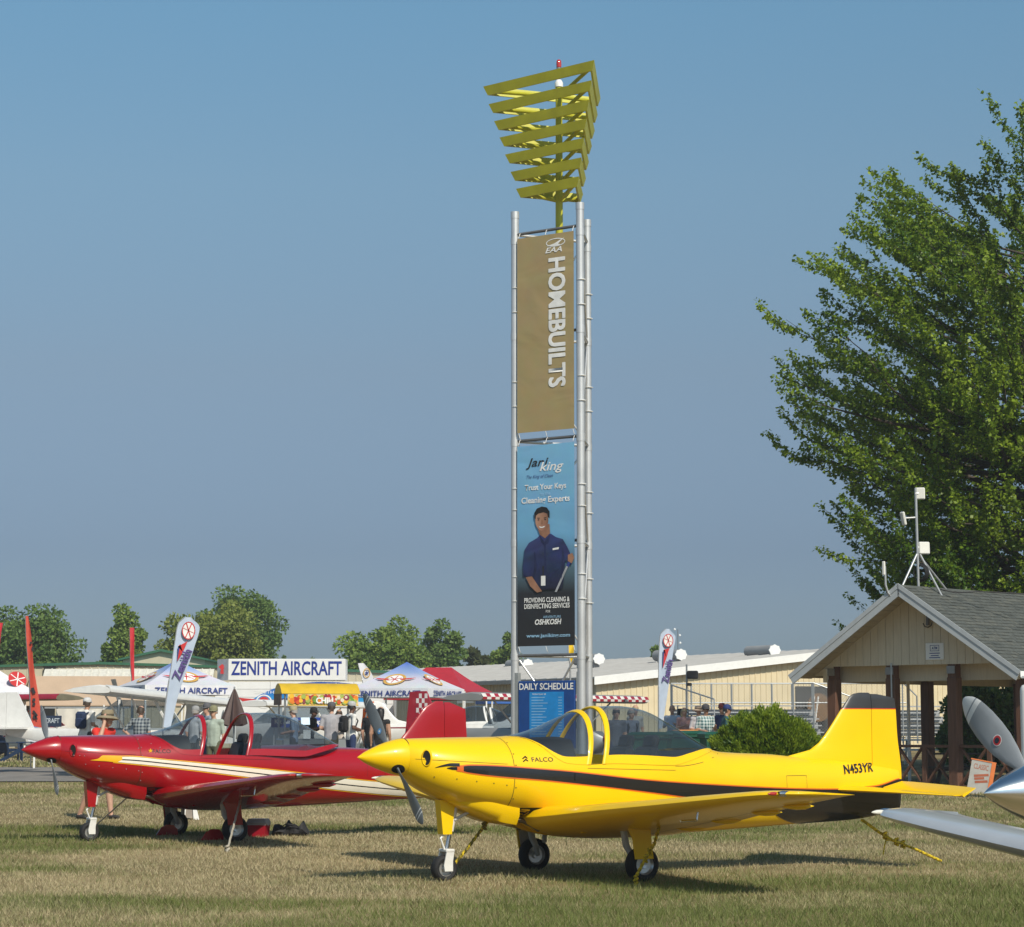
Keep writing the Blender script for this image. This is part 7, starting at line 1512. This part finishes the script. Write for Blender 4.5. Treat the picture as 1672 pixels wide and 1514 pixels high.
MB().loft([[(a * w, b * d, z) for a, b in ((-1, -1), (1, -1), (1, 1), (-1, 1))] for w, d, z in ((.12, .10, 0), (.135, .115, .16))], cap=True).build('body', mat('red_cooler', (.32, .008, .02), .4), ck); MB().loft([[(a * w, b * d, z) for a, b in ((-1, -1), (1, -1), (1, 1), (-1, 1))] for w, d, z in ((.14, .12, .158), (.14, .12, .20), (.12, .10, .245))], cap=True).build('lid', mat('grey_cooler_lid', (.33, .33, .34), .5), ck, smooth=30); MB().tube([(-.145, 0, .15), (-.15, -.13, .19), (.15, -.13, .19), (.145, 0, .15)], .008, 6).build('handle', MATS['grey_cooler_lid'], ck)
bgm = MB(); nu, nv_ = 26, 10
for i in range(nv_ + 1):
    pass
rings = []
for j in range(nu + 1):
    a = j / nu; x = (a - .5) * .52; h = (.07 + .10 * math.sin(math.pi * min(1, max(0, a))) ** .35) * (1 + .22 * math.sin(a * 17) + .12 * math.sin(a * 31 + 1)) * (.55 if j in (0, nu) else 1); d = .11 * (1 + .2 * math.sin(a * 11))
    rings.append([(x, d * math.cos(q) + .015 * math.sin(5 * q + a * 9), max(0, h * (.42 + .58 * math.sin(q)) + .012 * math.sin(7 * q + 13 * a))) for q in lin(0, 2 * math.pi * 13 / 14, 14)])
bgt = thing('duffel_bag', 'crumpled black duffel bag lying on the grass beside the red cooler', 'bag', (*at(477, HOR, 33.2)[:2], 0), R(-4)); MB().loft(rings, cap=True).build('bag_body', mat('black_bag_cloth', (.018, .018, .02), .75, bump=.6, bscale=30), bgt, smooth=60); MB().tube([(-.15, -.1, .1), (-.05, -.15, .17), (.1, -.14, .15), (.16, -.1, .08)], .009, 6).build('strap', BLK, bgt)
wsn = thing('folding_stand', 'low white folding stand with taupe cloth behind the red airplane wheel', 'stand', (*at(311, HOR, 38.2)[:2], gz(38.2)), R(10))
for s in (-1, 1): MB().prism([(s * .045, .30), (s * .085, .30), (s * .165, 0), (s * .07, 0)], -.08, .08).build('leg', WHT, wsn)
MB().prism([(-.05, .30), (.05, .30), (.085, .035), (-.085, .035)], -.05, .05).build('cloth_panel', cmat((.30, .26, .22)), wsn)
# ropes
RY = mat('yellow_black_rope', (.52, .38, .015), .8, var=.75, scale=40); RG = mat('pale_rope', (.42, .38, .30), .8, var=.2, scale=40); RD_ = mat('dark_olive_rope', (.16, .13, .02), .8, var=.6, scale=40)
def LW(o, p): return Matrix.Translation(o.location) @ Matrix.Rotation(o.rotation_euler.z, 4, 'Z') @ Vector(p)
def rope(label, pts, r, m, knots=(), name='tie_down_rope', strands=1):
    b = Vector(pts[-1]); t_ = thing(name, label, 'rope', b); P = [Vector(p) - b for p in pts]
    def resamp(P, n):
        L = [0]; [L.append(L[-1] + (P[i+1] - P[i]).length) for i in range(len(P) - 1)]; out = []
        for k in range(n):
            d = L[-1] * k / (n - 1); i = max(j for j in range(len(L)) if L[j] <= d + 1e-9); i = min(i, len(P) - 2); out.append(P[i].lerp(P[i+1], (d - L[i]) / max(L[i+1] - L[i], 1e-6)))
        return out
    Q = resamp(P, 60)
    for s in range(strands):
        ph = s * 2 * math.pi / strands; MB().tube([q + Vector((math.cos(i * .75 + ph), math.sin(i * .75 + ph), 0)) * r * (.75 if strands > 1 else .15) for i, q in enumerate(Q)], r, 6).build('strand', m if s == 0 or strands == 1 else RY, t_)
    for k in knots: p = Q[int(k * 59)]; MB().tube([p + Vector((math.cos(a) * r * 1.4, math.sin(a) * r * 1.4, (a / 12 - .5) * r * 6)) for a in lin(0, 12, 22)], r * 1.1, 6).build('knot', m, t_)
    return t_
w1 = LW(yel, (.02, 1.42, .62)); w2 = Vector((*at(1036, HOR, 22.6)[:2], .0))
rope('yellow braided tie down rope hanging in front of the near wheel of the yellow airplane', [w1, w1.lerp(w2, .35) + Vector((.02, 0, -.01)), w1.lerp(w2, .6) + Vector((-.01, -.02, 0)), w1.lerp(w2, .85) + Vector((-.03, -.02, .0)), w2 + Vector((0, 0, .01))], .011, RY, (.5, .62, .93, .97), strands=2)
n1 = LW(yel, (1.14, .0, .60)); n2 = LW(yel, (1.52, -.25, .03))
rope('olive tie down rope running from the yellow cowl to the nose wheel', [n1, n1.lerp(n2, .5) + Vector((0, 0, -.015)), n2], .012, RD_, (.12, .9), strands=2)
t1 = LW(yel, (-3.60, 0, .50)); t2 = Vector(at(1457, 1372, 25.8)); t3 = Vector((*at(1531, HOR, 26.2)[:2], .04))
rope('yellow and black bundled tie down rope trailing from the yellow tail', [t1, t1.lerp(t2, .5) + Vector((0, 0, -.01)), t2, t2.lerp(t3, .5) + Vector((0, 0, .01)), t3], .013, RY, (.28, .42, .5), strands=3)
tw = t2 + Vector((-.12, -.1, -.15)); rope('short loose rope end hanging from the bundled tail rope', [t2, t2 + Vector((-.07, 0, .0)), t2 + Vector((-.09, -.02, -.06)), tw], .008, RY)
r1 = LW(red, (.05, 1.35, .60)); r2 = Vector((*at(373, HOR, 28.8)[:2], .0))
rope('pale tie down rope standing straight beside the red near wheel', [r1, r1.lerp(r2, .5), r2], .014, RG, (.96,)); r3 = LW(red, (1.0, -.3, .58)); r4 = LW(red, (1.42, -.9, .02)); rope('thin grey tie down rope slanting under the red airplane nose', [r3, r3.lerp(r4, .5), r4, r4 + Vector((.2, -.15, 0))], .010, RG)
# ------------------------------------------------------------------ summer haze: one closed box of even air
hz = MB().box((0, 210, 12.0), (1300, 620, 26.0)).build('haze', WHT)
hm = bpy.data.materials.new('haze_air'); hm.use_nodes = True; ht = hm.node_tree; ht.nodes.clear()
ho_ = ht.nodes.new('ShaderNodeOutputMaterial'); pv = ht.nodes.new('ShaderNodeVolumePrincipled'); pv.inputs['Color'].default_value = (.90, .94, .98, 1); pv.inputs['Density'].default_value = .0005; pv.inputs['Anisotropy'].default_value = .1
ht.links.new(pv.outputs[0], ho_.inputs['Volume']); hz.data.materials.clear(); hz.data.materials.append(hm)
tag(hz, 'thin pale summer haze over the whole field', 'haze', kind='stuff')
